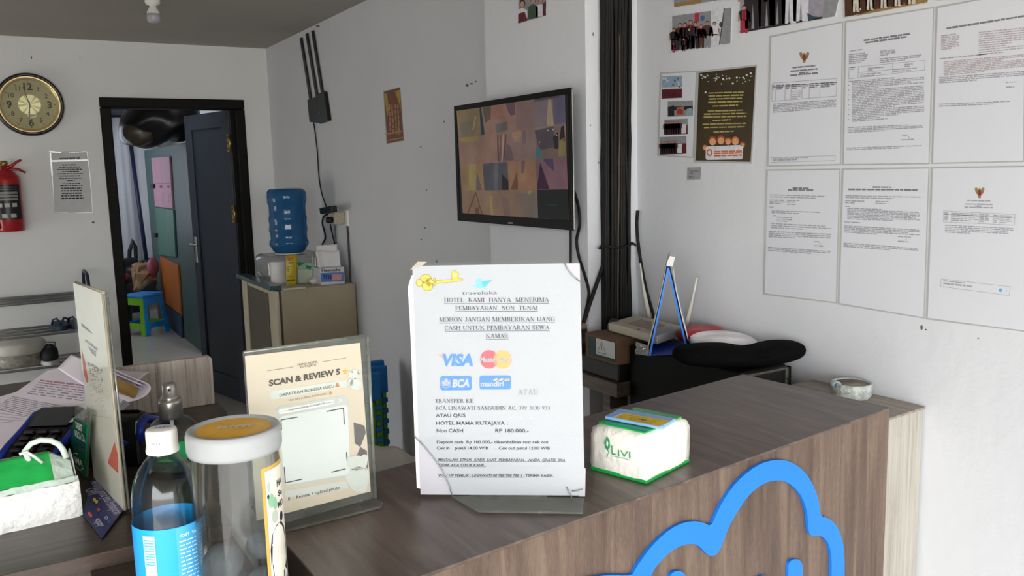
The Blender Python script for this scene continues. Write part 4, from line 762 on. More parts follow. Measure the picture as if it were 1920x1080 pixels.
for x, y in ((1251, 512), (1288, 500), (1272, 520)): pr.ell(*zQ(x, y), .8, .8, DG, 6, 8)
b.build('review_card', rv)
b = MB(); b.prism([q1(x, y, .0004) for x, y in ((457, 661), (689, 629), (704, 934), (481, 997))], PQ.n * .002, PANE); b.build('front_plate', rv)
b = MB(); b.tube([q1(457, 661, 0), q1(689, 629, 0)], .0022, EDGE, 6); b.tube([q1(689, 629, 0), q1(704, 934, 0)], .0022, EDGE, 6); b.build('rim', rv)
b = MB(); c0, c1, c2, c3 = onZ(484, 998, ZC + .001), onZ(703, 936, ZC + .001), onZ(718, 947, ZC + .001), onZ(560, 992, ZC + .001)
b.prism([c0, c1, c2, onZ(714, 953, ZC + .001), c3, onZ(500, 1006, ZC + .001)], (0, 0, .003), ACRY); b.build('foot', rv)

# ------------------------------------------------------------------ small tissue pack with a blue tag on it
P0, P1, P2 = V3((.678, .929, ZC)), V3((.705, .841, ZC)), V3((.811, .873, ZC)); P3 = P0 + P2 - P1
GRP = mat('green_plastic_wrap', '12a34a', .3, var=.1, vs=40, coat=.3); TIS = mat('crinkled_white_wrap', 'eeeae0', .35, var=.03, vs=40, bump=.5, bs=45, coat=.2)
tp = thing('tissue_pack', (P0 + P2) / 2, 'white and green tissue pack on the raised counter under the blue edged tag', 'tissues')
cen_ = (P0 + P2) / 2
def ringz(z, s): return [cen_ + (p - cen_) * s + V3((0, 0, z)) for p in (P0, P1, P2, P3)]
b = MB(); rs = [ringz(.004, .99), ringz(.012, 1.0), ringz(.030, 1.005), ringz(.052, .99), ringz(.061, .93), ringz(.066, .80)]; sub = []
rnd = random.Random(4); NS = 10
def ring_pts(rg): return [rg[k].lerp(rg[(k + 1) % 4], j / NS) for k in range(4) for j in range(NS)]
vs = []; rr_ = [ring_pts(r) for r in rs]
for i, r in enumerate(rr_): vs += [p + (p - cen_).normalized() * rnd.uniform(-.0012, .0012) for p in r]
n = 4 * NS; fs = [[i * n + k, i * n + (k + 1) % n, (i + 1) * n + (k + 1) % n, (i + 1) * n + k] for i in range(len(rs) - 1) for k in range(n)]; fs.append([(len(rs) - 1) * n + k for k in range(n)])
b.add(vs, fs, TIS, True); b.build('wrapper', tp)
b = MB(); b.prism(ringz(0, 1.0), (0, 0, .005), GRP, .001); b.build('base_wrap', tp)
b = MB(); b.prism(ringz(.0655, .84), (0, 0, .0022), GRP, .0008); b.build('top_flap', tp)
PV = Pl(P0 + (P0 - P3).normalized() * .0022, P1 - P0, (0, 0, 1)); b = MB(); pr = Print(b, PV); LG = mat('leaf_green_print', '2f9a63', .5)
pr.poly([(1138, 818), (1143, 826), (1144, 838), (1139, 845), (1135, 840), (1133, 830)], LG, 1); pr.poly([(1138, 824), (1141, 830), (1140, 838), (1137, 834)], TIS, 2); pr.path([(1139, 836), (1141, 848), (1139, 856), (1137, 859)], 1., LG, 2)
pr.text('L', 1147, 852, 1155, 853.5, 17, LG, 1); pr.text('IVI', 1159, 855, 1182, 860, 12, LG, 1); pr.path([(1148, 855), (1158, 857), (1170, 860), (1181, 863)], .7, LG, 2); b.build('brand_print', tp)
tgq = [onZ(x, y, ZC + .0685) for x, y in ((1134, 786), (1162, 771), (1267, 790), (1240, 806))]
tg = thing('room_tag', sum(tgq, V3()) / 4, 'blue edged tag with yellow paper lying on top of the small tissue pack', 'tag')
b = MB(); b.prism(tgq, (0, 0, .0045), mat('light_blue_plastic', '84b4ea', .35, var=.03), .001); b.build('frame', tg)
PZ = Pl(V3((0, 0, ZC + .0732)), (1, 0, 0), (0, 1, 0)); b = MB(); pr = Print(b, PZ); pr.poly([(1146, 783), (1166, 775), (1259, 790), (1236, 801)], PAPC, 1); pr.poly([(1152, 783), (1172, 775), (1258, 790), (1236, 799)], mat('yellow_paper', 'e6c42a', .5, var=.08, vs=60), 2); pr.words(1196, 786, 1212, 789, 2.4, INKD, 3, (5, 7), 1)
for k in range(3): pr.words(1168 - k * 6, 778 + k * 2.6, 1240 - k * 8, 790 + k * 2.4, 1., mat('yellow_brown_ink', 'b09a2a'), 3, (4, 9), 2)
b.build('yellow_slip', tg)

# ------------------------------------------------------------------ ashtray on the filler
ac = onZ(1596, 743, ZF); at = thing('ashtray', ac, 'small round white and blue glazed ashtray on the filler beside the right wall', 'ashtray')
GLZ = mat('white_blue_glaze', 'b9bfba', .35, var=.28, vs=55, bump=.8, bs=60); ASH = mat('ash_grey_inside', '7f756a', .8, var=.2, vs=60)
b = MB(); b.lathe([(.036, 0), (.040, .006), (.038, .012), (.041, .017), (.0415, .022), (.0405, .030), (.0365, .031), (.034, .027)], GLZ, ac, n=36, caps=False); b.build('bowl', at)
b = MB(); b.lathe([(.0342, .0285), (.033, .016), (.026, .012), (0, .011)], ASH, ac, n=36); b.build('ash_well', at)
b = MB(); b.blob(ac + V3((-.031, .015, .028)), (.010, .012, .007), GLZ, 12, 8); b.blob(ac + V3((-.037, .006, .027)), (.005, .006, .006), mat('blue_glaze', '7d9db5', .3, var=.2), 10, 8); b.build('cigarette_rest', at)

# ------------------------------------------------------------------ jar and bottle at the front edge
LZt = ZL - .02
jc = onZ(438, 806, 1.268); jc = V3((jc.x, jc.y, 0)); jt = 1.272
jr = thing('storage_jar', (jc.x, jc.y, LZt), 'tall clear plastic jar with frosted lid and round gold label in the foreground', 'jar')
JR = .0425
b = MB(); b.lathe([(JR - .002, LZt + .001), (JR, LZt + .006), (JR, jt - .03), (JR - .0015, jt - .025), (JR - .0015, jt - .014)], PLAS, jc, n=56); b.build('body', jr)
b = MB(); b.lathe([(JR + .0022, jt - .024), (JR + .0035, jt - .020), (JR + .0035, jt - .006), (JR + .002, jt - .001), (JR - .002, jt), (JR - .004, jt - .0025), (0, jt - .003)], FROST, jc, n=56); ld = b.build('lid', jr)
GL_ = mat('gold_label', 'f0b93c', .4, var=.08, vs=30); GLL = mat('gold_label_line', 'e3c373', .4); b = MB(); PJ = Pl(V3((jc.x, jc.y, jt - .0026)), CR - V3((0, 0, 1)) * CR.z, (math.sin(YAW), math.cos(YAW), 0))
pr = Print(b, PJ); circ = lambda r: [(r * math.cos(a * PI / 24), r * math.sin(a * PI / 24)) for a in range(48)]
pr.polyuv(circ(.0365), GL_, 1)
for r in (.0335, .029):
    for k in range(48):
        a, c = k * PI / 24, (k + 1) * PI / 24; pr.polyuv([(r * math.cos(a), r * math.sin(a)), (r * math.cos(c), r * math.sin(c)), ((r - .0009) * math.cos(c), (r - .0009) * math.sin(c)), ((r - .0009) * math.cos(a), (r - .0009) * math.sin(a))], GLL, 2)
for k in range(6): x = -.017 + k * .0058; y = -.003 + k * .0012; pr.polyuv([(x, y), (x + .0036, y + .0008), (x + .0044, y + .010), (x + .0008, y + .009)], mat('label_lilac', 'd9cfd0', .5), 3); pr.polyuv([(x, y + .004), (x + .006, y + .006), (x + .006, y + .0085), (x, y + .0065)], mat('label_lilac', 'd9cfd0', .5), 4)
b.build('lid_label', ld)
# paper sticker round the right side of the jar
SKG = mat('sticker_gold_edge', 'd3ab55', .5); SKW = mat('sticker_cream', 'ece7d8', .5); SKD = mat('sticker_dark_ink', '2c2a3a', .5); SKN = mat('sticker_green', '8fc09a', .5)
def cylp(ctr, r, th, z): return V3((ctr.x + r * math.cos(th), ctr.y + r * math.sin(th), z))
def cylpatch(mb, ctr, r, t0, t1, z0, z1, m, n=14): mb.grid(lambda u, v: cylp(ctr, r, t0 + (t1 - t0) * u, z0 + (z1 - z0) * v), n, 2, m)
vd = math.atan2(-jc.y, -jc.x)             # direction from the jar to the viewer
ta, tb = vd + .55, vd + 2.3; zt, zb = jt - .036, LZt + .03
def su_(u): return ta + (tb - ta) * u
b = MB(); cylpatch(b, jc, JR + .0004, ta, tb, zb, zt, SKG); cylpatch(b, jc, JR + .0007, su_(.05), su_(.95), zb + .045, zt - .004, SKW)
def cpoly(pts, m, h=.001): b.add([cylp(jc, JR + h, su_(u), zb + (zt - zb) * v) for u, v in pts], [list(range(len(pts)))], m)
def cell(u, v, ru, rv_, m, h=.001, n=16): cpoly([(u + ru * math.cos(k * 2 * PI / n), v + rv_ * math.sin(k * 2 * PI / n)) for k in range(n)], m, h)
def ctext(st, u0, v0, w, h, m, hh=.0011):
    vs, fs = glyphs(st, .02); mx = max(v[0] for v in vs); b.add([cylp(jc, JR + hh, su_(u0 + w * x / mx), zb + (zt - zb) * (v0 + h * y)) for x, y in vs], fs, m)
for u, v, w, h in ((.05, .55, .32, .10), (.05, .36, .26, .19), (.34, .36, .5, .25)): pass
cpoly([(.06, .52), (.10, .60), (.2, .645), (.32, .65), (.42, .60), (.46, .53), (.46, .40), (.06, .43)], SKD); cpoly([(.08, .43), (.46, .40), (.46, .25), (.40, .25), (.39, .34), (.34, .35), (.33, .25), (.10, .30)], SKD)
for u in (.12, .2, .28, .36): cpoly([(u, .44), (u + .045, .44), (u + .045, .50), (u + .022, .52), (u, .50)], SKW, .0013)
for k in range(7): cell(.1 + k * .055, .545 + .01 * math.sin(k), .015, .006, SKW, .0013, 8)
cell(.13, .80, .055, .042, SKN); cell(.2, .775, .045, .036, SKN); cell(.18, .70, .06, .04, mat('sticker_grey_green', 'b9c2b4', .5)); cell(.1, .885, .03, .03, mat('sticker_grey_green', 'b9c2b4', .5)); cell(.08, .83, .018, .014, SKD); cell(.34, .675, .05, .028, SKD)
ctext('HA', .26, .86, .16, .055, SKD); ctext('Su', .28, .80, .13, .045, SKD); ctext('MO', .25, .735, .17, .05, SKD)
cpoly([(.15, .33), (.22, .31), (.24, .27), (.2, .23), (.15, .24)], SKW, .0013); cpoly([(.3, .38), (.33, .38), (.42, .33), (.4, .3)], SKW, .0013)
ctext('R', .17, .20, .12, .08, SKD); b.build('paper_sticker', jr)
GBALL = mat('grey_putty', '54585b', .85, var=.12, vs=60, bump=.3, bs=80)
for k, (dx, dy, z, r) in enumerate(((-.016, -.012, 1.128, .0205), (.022, -.006, 1.104, .017), (-.018, .018, 1.09, .019), (.014, .02, 1.132, .016), (-.002, -.02, 1.082, .02), (.018, .014, 1.070, .02), (-.016, .010, 1.052, .02), (.016, -.016, 1.051, .0195))):
    vx = V3((CR.x, CR.y, 0)).normalized(); vy = V3((-vx.y, vx.x, 0)); p = jc + vx * dx + vy * dy + V3((0, 0, z + .006))
    bb = MB(); bb.blob(p, (r, r * .96, r * .94), GBALL, 20, 14, fn=lambda v: v + v * .03 * math.sin(v.x * 400) * math.sin(v.z * 350))
    tag(bb.build('grey_ball'), ('large grey ball near the left wall of the clear jar', 'grey ball lying right of the large one in the clear jar')[k] if k < 2 else 'grey ball buried in the pile at the bottom of the clear jar', 'ball', 'grey balls inside the clear jar')
# water bottle
bc = onZ(302, 806, 1.266); bc = V3((bc.x, bc.y, 0)); bt = 1.268
wb = thing('water_bottle', (bc.x, bc.y, LZt), 'clear plastic water bottle with white cap and bright blue label in the foreground', 'bottle')
BR_ = .0345; prof = [(BR_ - .004, LZt + .0005), (BR_, LZt + .006), (BR_ - .001, LZt + .02), (BR_, LZt + .03), (BR_, bt - .092), (BR_ - .0008, bt - .086), (BR_ - .0002, bt - .08), (BR_ - .001, bt - .068), (.0305, bt - .054), (.0255, bt - .042), (.019, bt - .033), (.0142, bt - .028), (.0135, bt - .022), (.0135, bt - .002)]
b = MB(); b.lathe(prof, PLAS, bc, n=48); b.build('bottle_body', wb)
b = MB(); b.lathe([(.0158, bt - .0245), (.0162, bt - .023), (.0158, bt - .0195), (.0152, bt - .018), (.0152, bt - .003), (.0142, bt - .0006), (.0125, bt), (0, bt)], WHT, bc, n=48)
pc = Print(b, Pl(V3((bc.x, bc.y, bt)), PJ.u, PJ.v)); 
for k in range(4): pc.polyuv([(-.0075 + k * .004, -.002 + k * .0012), (-.0045 + k * .004, -.0012 + k * .0012), (-.004 + k * .004, .003 + k * .0012), (-.007 + k * .004, .002 + k * .0012)], mat('cap_blue_print', '5b8fd0', .5), 1)
bvd = math.atan2(-bc.y, -bc.x)
for k in range(4): cylpatch(b, bc, .0154, bvd - .7 + k * .16, bvd - .6 + k * .16, bt - .0135, bt - .011, INK, 3)
b.build('cap', wb)
LBL = mat('sky_blue_label', '22a4ee', .35, var=.02); LBW = mat('label_white_print', 'cfe6f6', .5); LBB = mat('label_pale_blue', '4aaeea', .45); lt = bt - .094
b = MB()
b.grid(lambda u, v: cylp(bc, BR_ + .0005, 2 * PI * u, LZt + .012 + (lt - LZt - .012) * v), 65, 2, LBL)
t0 = bvd + .15
cylpatch(b, bc, BR_ + .0008, t0, t0 + 1.7, LZt + .012, lt - .0002, LBB)
cylpatch(b, bc, BR_ + .0009, bvd - .78, bvd - .42, lt - .048, lt - .006, LBW); cylpatch(b, bc, BR_ + .0009, bvd - .74, bvd - .44, lt - .072, lt - .051, LBW)
for k in range(10): cylpatch(b, bc, BR_ + .0012, bvd - .75, bvd - .45, lt - .010 - k * .0028, lt - .0112 - k * .0028, LBB, 3)
rl = random.Random(2)
for k in range(22):
    a = t0 + .08; z = lt - .016 - k * .0042
    while a < t0 + 1.45: w = rl.uniform(.06, .2); cylpatch(b, bc, BR_ + .0012, a, a + w, z, z + .0013, LBW, 3); a += w + .035
vs, fs = glyphs('on water', .01); mx = max(v[0] for v in vs); b.add([cylp(bc, BR_ + .0013, t0 + .1 + 1.0 * x / mx, lt - .011 + .007 * y) for x, y in vs], fs, LBW)
b.add([cylp(bc, BR_ + .0014, t0 + 1.05 + .14 * math.cos(k * PI / 10), lt - .098 + .0052 * math.sin(k * PI / 10)) for k in range(20)], [list(range(20))], mat('label_green_disc', '1d6a45', .5))
b.build('label', wb)

# ------------------------------------------------------------------ left counter
# tissue pack with a carry handle
dirx = V3((1, .08, 0)).normalized(); diry = V3((-.08, 1, 0)).normalized(); tc0 = V3((.066, 1.298, ZL))
tk = thing('tissue_pack', tc0 - dirx * .1 + diry * .05, 'white and green tissue pack with a carry handle at the far left of the counter', 'tissues')
def loc(x, y, z): return tc0 + dirx * x + diry * y + V3((0, 0, z))
WRAP = mat('shiny_white_wrap', 'efeeea', .22, var=.03, vs=40, bump=.7, bs=70, coat=.5); GRC = mat('clear_green_wrap', '1aa64c', .18, var=.12, vs=30, bump=.2, bs=40, coat=.6); FOG = mat('pale_green_wrap', 'cfe0d4', .2, var=.06, vs=30, bump=.5, bs=50, coat=.4)
Lk = -.21; prof_ = [(0, .0), (-.002, .02), (0, .040), (.004, .050), (.010, .057), (.026, .074), (.045, .087), (.058, .086), (.078, .074), (.096, .055), (.1, .03), (.1, 0)]
def strip(i0, i1, m, x0=Lk, x1=0., out=0.):
    rn = random.Random(i0 + 1)
    def f(u, v):
        t = i0 + (i1 - i0) * v; i = min(int(t), len(prof_) - 2); k = t - i; y = prof_[i][0] * (1 - k) + prof_[i + 1][0] * k; z = prof_[i][1] * (1 - k) + prof_[i + 1][1] * k
        e = 1 if u < .97 else .93; return loc(x0 + (x1 - x0) * u, .05 + (y - .05) * e, z * (1 if u < .97 else .985)) + V3((0, 0, rn.uniform(-.0008, .0008) + out)) 
    b.grid(f, 30, 6 * (i1 - i0), m)
b = MB(); strip(0, 3, WRAP); strip(9, 11, WRAP); b.add([loc(-.002, .05 + (y - .05) * .93, z * .985) for y, z in prof_], [list(range(len(prof_)))], WRAP); b.build('wrapper', tk)
b = MB(); strip(3, 4, FOG); b.build('clear_fold', tk)
b = MB(); strip(4, 9, GRC, Lk, -.028, .0004); b.add([loc(-.03, y, z) for y, z in prof_[4:10]] + [loc(-.004, .05 + (y - .05) * .9, z * .8) for y, z in prof_[4:10]], [[i, i + 1, i + 7, i + 6] for i in range(5)], FOG); b.build('green_top', tk)
HND = mat('pale_green_strap', 'd4e3d4', .3, var=.05); yh = 1.335
b = MB(); b.tube([onY(x, y, yh) for x, y in ((58, 880), (54, 862), (46, 846), (58, 832), (76, 825), (95, 826), (110, 833), (118, 843), (124, 858))], .004, HND, 8, flat=((0, 0, 1), 1.)); b.tube([onY(x, y, yh - .012) for x, y in ((36, 852), (50, 848), (64, 856), (80, 868))], .0022, HND, 6, flat=((0, 0, 1), .5)); b.build('carry_handle', tk)

# edge-on payment stand with blue foot
A1, A2 = onZ(176, 897, ZL + .004), onZ(231, 957, ZL + .004); PK = Pl(A2, (A1 - A2) * -1, (0, 0, 1)); k1 = lambda x, y, h=0.: PK.px(x, y, h)
qs = thing('payment_stand', onZ(190, 960, ZL), 'tall white payment code stand seen nearly edge on with dark blue foot', 'sign')
HOT = mat('white_board', 'd8cfc2', .3, var=.04, vs=20, coat=.3); b = MB(); qd = [(137, 530), (190, 550), (232, 957), (176, 897)]
b.prism([k1(*p, -.004) for p in qd], PK.n * .004, HOT); pr = Print(b, PK)
zK = lambda x, y: (x / 4, 540 + y / 4)
for xa, ya, xb, yb in ((610, 268, 690, 340), (615, 282, 668, 320), (640, 390, 735, 465)): pr.words(*zK(xa, ya), *zK(xb, yb), 2.6 if ya < 380 else 4.5, INK, 1, (8, 16), 1)
for k in range(4): pr.words(*zK(660 + k * 8, 440 + k * 14), *zK(722, 480 + k * 12), 1.6, INK, 1, (4, 9), 1)
pr.poly([zK(612, 455), zK(640, 560), zK(664, 700), zK(650, 712), zK(628, 640)], mat('payment_red', 'c05a48', .5), 1)
rk_ = random.Random(6); FGP = mat('faded_grey_patch', '8f8981', .6, var=.2)
for k in range(230):
    t = rk_.random() ** 1.6; x = 655 + rk_.random() * 105 + t * 30; y = 560 + (x - 655 - t * 30) * .45 + t * 360; pr.bar(*zK(x, y), *zK(x + rk_.uniform(4, 12), y + rk_.uniform(-8, 10)), rk_.uniform(.5, 1.3) * (1.2 - t), FGP, 1)
pr.poly([(215, 828), (221, 852), (222, 888), (202, 868)], mat('payment_red', 'c05a48', .5), 1); pr.bar(166, 778, 208, 783, .8, INK, 1); b.build('board', qs)
b = MB(); b.prism([k1(*p, .0012) for p in qd], PK.n * .0025, PANE); b.prism([k1(*p, -.009) for p in qd], PK.n * .0025, PANE); b.build('acrylic_plates', qs)
b = MB(); b.tube([k1(191, 551, -.001), k1(233, 957, -.001)], .0018, mat('beige_edge', 'a39a86', .4), 6); b.tube([k1(190, 550, -.007), k1(232, 957, -.007)], .0018, EDGE, 6); b.tube([k1(137, 530, -.004), k1(190, 550, -.004)], .0022, mat('beige_edge', 'a39a86', .4), 6); b.build('edge_rim', qs)
NVY = mat('dark_blue_print', '2f3166', .35, var=.05, coat=.3); fq = [onZ(*p, ZL + .004) for p in ((174, 895), (231, 957))] + [onZ(*p, ZL + .0015) for p in ((191, 1011), (156, 965))]
b = MB(); b.prism(fq, (0, 0, .0012), NVY); pf_n = (fq[1] - fq[0]).cross(fq[2] - fq[1]).normalized(); pf_n = pf_n if pf_n.z > 0 else -pf_n
uu = (fq[1] - fq[0]).normalized(); pr = Print(b, Pl(fq[0] + V3((0, 0, .0014)), uu, pf_n.cross(uu))); zF = lambda x, y: (x / 4.154, 760 + y / 4.154); LIL = mat('lilac_print', 'b9b6cf', .5)
pr.text('Menerima Semua Jenis Pembayaran', *zF(706, 600), *zF(890, 855), 5.2, LIL, 2, .01); pr.text('CPM', *zF(662, 660), *zF(690, 705), 5.5, LIL, 2); pr.text('gopay', *zF(732, 890), *zF(772, 950), 4.6, LIL, 2, .02)
for x, y, c in ((735, 735, 'd0b040'), (752, 752, 'd0b040'), (768, 815, 'b05a4a'), (695, 845, 'c45a50'), (708, 862, 'c45a50'), (828, 878, 'c9c9d8'), (850, 905, '3f5aa8')): pr.ell(*zF(x, y), 3, 3.4, mat('dot_' + c, c, .5), 2, 12)
pr.ell(*zF(828, 878), 1.8, 2.2, NVY, 3, 10); b.build('foot', qs)
# green card stand
G1, G2 = onZ(131, 856, ZL + .001), onZ(157, 897, ZL + .001); PG = Pl(G2, G2 - G1, (0, 0, 1)); g1 = lambda x, y, h=0.: PG.px(x, y, h)
gs = thing('card_stand', (G1 + G2) / 2, 'small green debit card stand seen edge on behind the white payment stand', 'sign')
GRS = mat('deep_green_print', '0d6b46', .3, var=.06, coat=.3); b = MB(); b.prism([g1(*p, -.003) for p in ((138, 783), (163, 795), (157, 896), (130, 855))], PG.n * .003, GRS); pr = Print(b, PG)
pr.text('DEBIT', 143, 802, 155, 810, 9, PAPC, 1, .02); pr.text('& BCA CA', 141, 817, 160, 830, 9, PAPC, 1, .02); pr.poly([(138, 832), (159, 842), (158, 850), (137, 838)], mat('muted_blue', '2f4f5a', .4), 1)
pr.text('PRIMA', 133, 862, 156, 876, 8, PAPC, 2, .01); pr.path([(134, 856), (140, 849), (146, 851)], 1.2, PAPC, 2); pr.path([(141, 872), (150, 882), (157, 878)], 1.2, PAPC, 2); b.build('card', gs)
b = MB(); b.prism([g1(*p, .0004) for p in ((137, 761), (164, 774), (157.5, 896), (129, 855))], PG.n * .002, PANE); b.prism([g1(*p, -.0035) for p in ((137, 761), (164, 774), (158, 896), (129, 855))], PG.n * -.002, ACRY); b.build('acrylic_plates', gs)

# card terminals
BLUT = mat('royal_blue_plastic', '1b2f8f', .3, var=.05)
def terminal(name, ctr, ang, L, Wd, H, label, scrn):
    t = thing(name, ctr, label, 'card terminal', 'card terminals on the left counter'); T = Matrix.Translation(ctr) @ Matrix.Rotation(ang, 4, 'Z')
    b = MB(); n = 14; prof = [(-L / 2, .0), (-L / 2, H * .35), (-L * .3, H * .55), (0, H * .75), (L * .3, H), (L * .46, H * .96), (L / 2, H * .6), (L / 2, 0)]
    b.prism([T @ V3((-Wd / 2, y, z)) for y, z in prof], T.to_3x3() @ V3((Wd, 0, 0)), BLKG, .006); b.build('casing', t)
    b = MB(); 
    for s in (-1, 1): b.tube([T @ V3((s * (Wd / 2 + .001), y, z * .82 + .004)) for y, z in prof[1:7]], .0065, BLUT, 8)
    b.tube([T @ V3((x * Wd / 2, L * .5 + .001 - .012 * abs(x), H * .5)) for x in (-1, -.6, 0, .6, 1)], .0065, BLUT, 8); b.build('blue_bumper', t)
    b = MB(); a = V3((0, L * .0, H * .755)); c = V3((0, L * .30, H * 1.005)); d = (c - a)
    b.prism([T @ (a + V3((-Wd * .38, 0, .002))), T @ (a + V3((Wd * .38, 0, .002))), T @ (c + V3((Wd * .38, 0, .002))), T @ (c + V3((-Wd * .38, 0, .002)))], (0, 0, .0012), scrn); b.build('display', t)
    b = MB()
    for i in range(3):
        for j in range(4): p = V3((-Wd * .26 + i * Wd * .26, -L * .40 + j * L * .095, H * .47 + j * H * .075)); b.box(p - V3((Wd * .09, L * .03, 0)), p + V3((Wd * .09, L * .03, .004)), mat('key_grey', '1e1e20', .5), .001, T)
    b.build('keypad', t); return t
DSP = mat('grey_display', '3a3d40', .15, var=.08)
terminal('card_terminal', onZ(96, 858, ZL), -.5, .16, .085, .072, 'black card terminal with blue rim behind the tissue pack handle', DSP)
terminal('card_terminal', onZ(250, 848, ZL), PI - .5, .16, .09, .085, 'black card terminal with blue rim right of the white payment stand', BLK)

# forms: a leaning pad of pink white forms and loose sheets
PKP = mat('pink_form_paper', 'ece3ec', .6, var=.02); FIN = mat('form_grey_print', '9d97a2', .6); FRD = mat('form_red_print', 'b58c98', .6)
f0, f1, f2, f3 = onY(-8, 838, 1.62), onY(222, 757, 1.60), onY(128, 690, 1.86), onY(-8, 752, 1.80)
PFm = Pl(f0, f1 - f0, (f2 - f1)); nn = PFm.n if PFm.n.z > 0 else -PFm.n
fm = thing('form_pad', (.05, 1.7, ZL), 'pad of white forms with pink top edge sloping across the left counter', 'forms')
b = MB(); qd = [(-30, 848), (222, 758), (240, 742), (112, 690), (90, 694), (30, 735), (-30, 752)]; P_ = [PFm.px(*p) for p in qd]; b.prism([p - nn * .004 for p in P_], nn * .004, PKP); pr = Print(b, Pl(PFm.o, PFm.u, PFm.v)); zM = lambda x, y: (x / 6, 620 + y / 6)
for k in range(7): pr.words(*zM(455 - k * 24, 560 + k * 24), *zM(960 - k * 4, 620 + k * 28), 2. if k else 3.2, FRD if k < 3 else FIN, 1, (8, 22), 5 if k > 2 else 2)
for k in range(9): pr.words(*zM(130 - k * 26, 742 + k * 16), *zM(800 - k * 45, 870 + k * 15), 1.6, FIN, 1, (6, 20), 1.4)
for k in range(4): pr.bar(*zM(0, 930 + k * 36), *zM(540 - k * 130, 1000 + k * 8), .8, FIN, 1)
b.build('top_form', fm)
b = MB(); lo = [onZ(*p, ZL + .001) for p in ((-40, 905), (40, 885))]; b.prism([V3((p.x, p.y, p.z)) - nn * .0045 for p in P_], (0, 0, -.012), mat('form_stack_edges', 'd8d2d8', .6)); b.build('form_stack', fm)
# curled pages at the right end of the pad
ax0, ax1 = onY(108, 668, 1.84), onY(215, 720, 1.62); dr = (ax1 - ax0)
def curl(r0, turns, m, base, d, ph=0.):
    """page rolled over: d = direction of the roll axis"""
    ax = d.normalized(); sx_ = V3((ax.y, -ax.x, 0)).normalized(); up = V3((0, 0, 1))
    def f(u, v):
        a = -PI / 2 + ph + turns * 2 * PI * v; r = r0 * (1 - .35 * v); return base + d * u + sx_ * (r * math.cos(a)) + up * (r * (1 + math.sin(a)))
    return f
rc = thing('curled_forms', onZ(270, 790, ZL), 'bundle of pinkish forms curled back on themselves on the left counter', 'forms')
base = onY(232, 752, 1.575); far = onY(150, 705, 1.80); d = far - base
b = MB()
# upper sheet: a wide page sweeping right and curling up to the near corner
E0, E1, E2, E3 = onY(108, 697, 1.78), onY(130, 664, 1.83), onY(297, 694, 1.70), onY(292, 735, 1.64)
def page(u, v):
    t = u; a = onYc = None
    p = [onY(*q_, Y) for q_, Y in (((108, 690), 1.78), ((134, 664), 1.82))]
    l = p[0].lerp(p[1], v); r0 = onY(240, 748, 1.60); r1 = onY(296, 696, 1.70)
    r = r0.lerp(r1, v); m = l.lerp(r, u); m.z += -.012 * math.sin(PI * u) + .016 * (u ** 3) * (math.sin(PI * v)); return m
b.grid(page, 20, 12, PKP, thick=.0008); b.build('top_page', rc)
b = MB()
for k, rr2 in enumerate((.017, .013, .009)):
    cb0 = onY(250 - 3 * k, 752 - 3 * k, 1.585 + .004 * k); ax = (onY(150, 706, 1.80) - onY(250, 752, 1.585)).normalized(); sx_ = V3((-ax.y, ax.x, 0)).normalized() * -1
    b.grid(lambda u, v: cb0 + ax * (.24 * u) + sx_ * ((rr2 + .016) * math.sin(-.3 + 2.9 * v)) + V3((0, 0, rr2 * (1 - math.cos(-.3 + 2.9 * v)))), 8, 14, PKP, thick=.0006)
b.build('rolled_pages', rc)
b = MB(); ax = (onY(150, 706, 1.80) - onY(250, 752, 1.585)).normalized(); cb0 = onY(244, 752, 1.582); sx_ = V3((ax.y, -ax.x, 0)).normalized(); b.grid(lambda u, v: cb0 + ax * (.2 * u - .006) + sx_ * ((.012) * math.sin(.3 + 1.8 * v)) + V3((0, 0, .004 + .014 * (1 - math.cos(.3 + 1.8 * v)))), 6, 10, mat('brown_card', '8a6a2e', .6), thick=.001); b.build('brown_backing', rc)
b = MB(); sh = [onZ(*p, ZL + .003) for p in ((-30, 900), (48, 868), (135, 812), (150, 790), (-30, 820))]; b.prism(sh, (0, 0, .0012), PAPC); pr = Print(b, Pl(V3((0, 0, ZL + .0044)), (1, 0, 0), (0, 1, 0))); pr.words(10, 822, 30, 850, 4, FIN, 1, (5, 8), 1.5)
tag(b.build('loose_sheet'), 'loose white sheet under the form pad beside the card terminal', 'paper')

# sanitiser spray
sp = onZ(330, 884, ZL); ss = thing('spray_bottle', sp, 'clear spray bottle with silver pump and green label behind the jar', 'bottle')
dz = lambda y: onY(328, y, sp.y).z; sb_ = V3((sp.x, sp.y, 0)); SLV = mat('silver_pump', 'b4b1ab', .32, .85, var=.05)
b = MB(); b.lathe([(.039, ZL), (.041, ZL + .006), (.041, dz(812)), (.038, dz(798)), (.028, dz(786)), (.0185, dz(781)), (.0175, dz(778))], PLAS, sb_, n=40); b.build('bottle', ss)
b = MB(); b.lathe([(.0352, ZL + .01), (.0352, dz(826)), (0, dz(826))], clear('green_tinted_gel', 'cfe3d2', .03, .2, .1, .25, 'b7c9b6'), sb_, n=32); b.build('gel', ss)
b = MB(); cylpatch(b, sb_, .0414, math.atan2(-sp.y, -sp.x) - .8, math.atan2(-sp.y, -sp.x) + .6, ZL + .03, dz(816), mat('sanitiser_green', '1f9a55', .4, var=.05)); b.build('green_label', ss)
b = MB(); b.lathe([(.0178, dz(781)), (.0178, dz(752)), (.0172, dz(747)), (0, dz(747))], SLV, sb_, n=32); b.build('collar', ss)
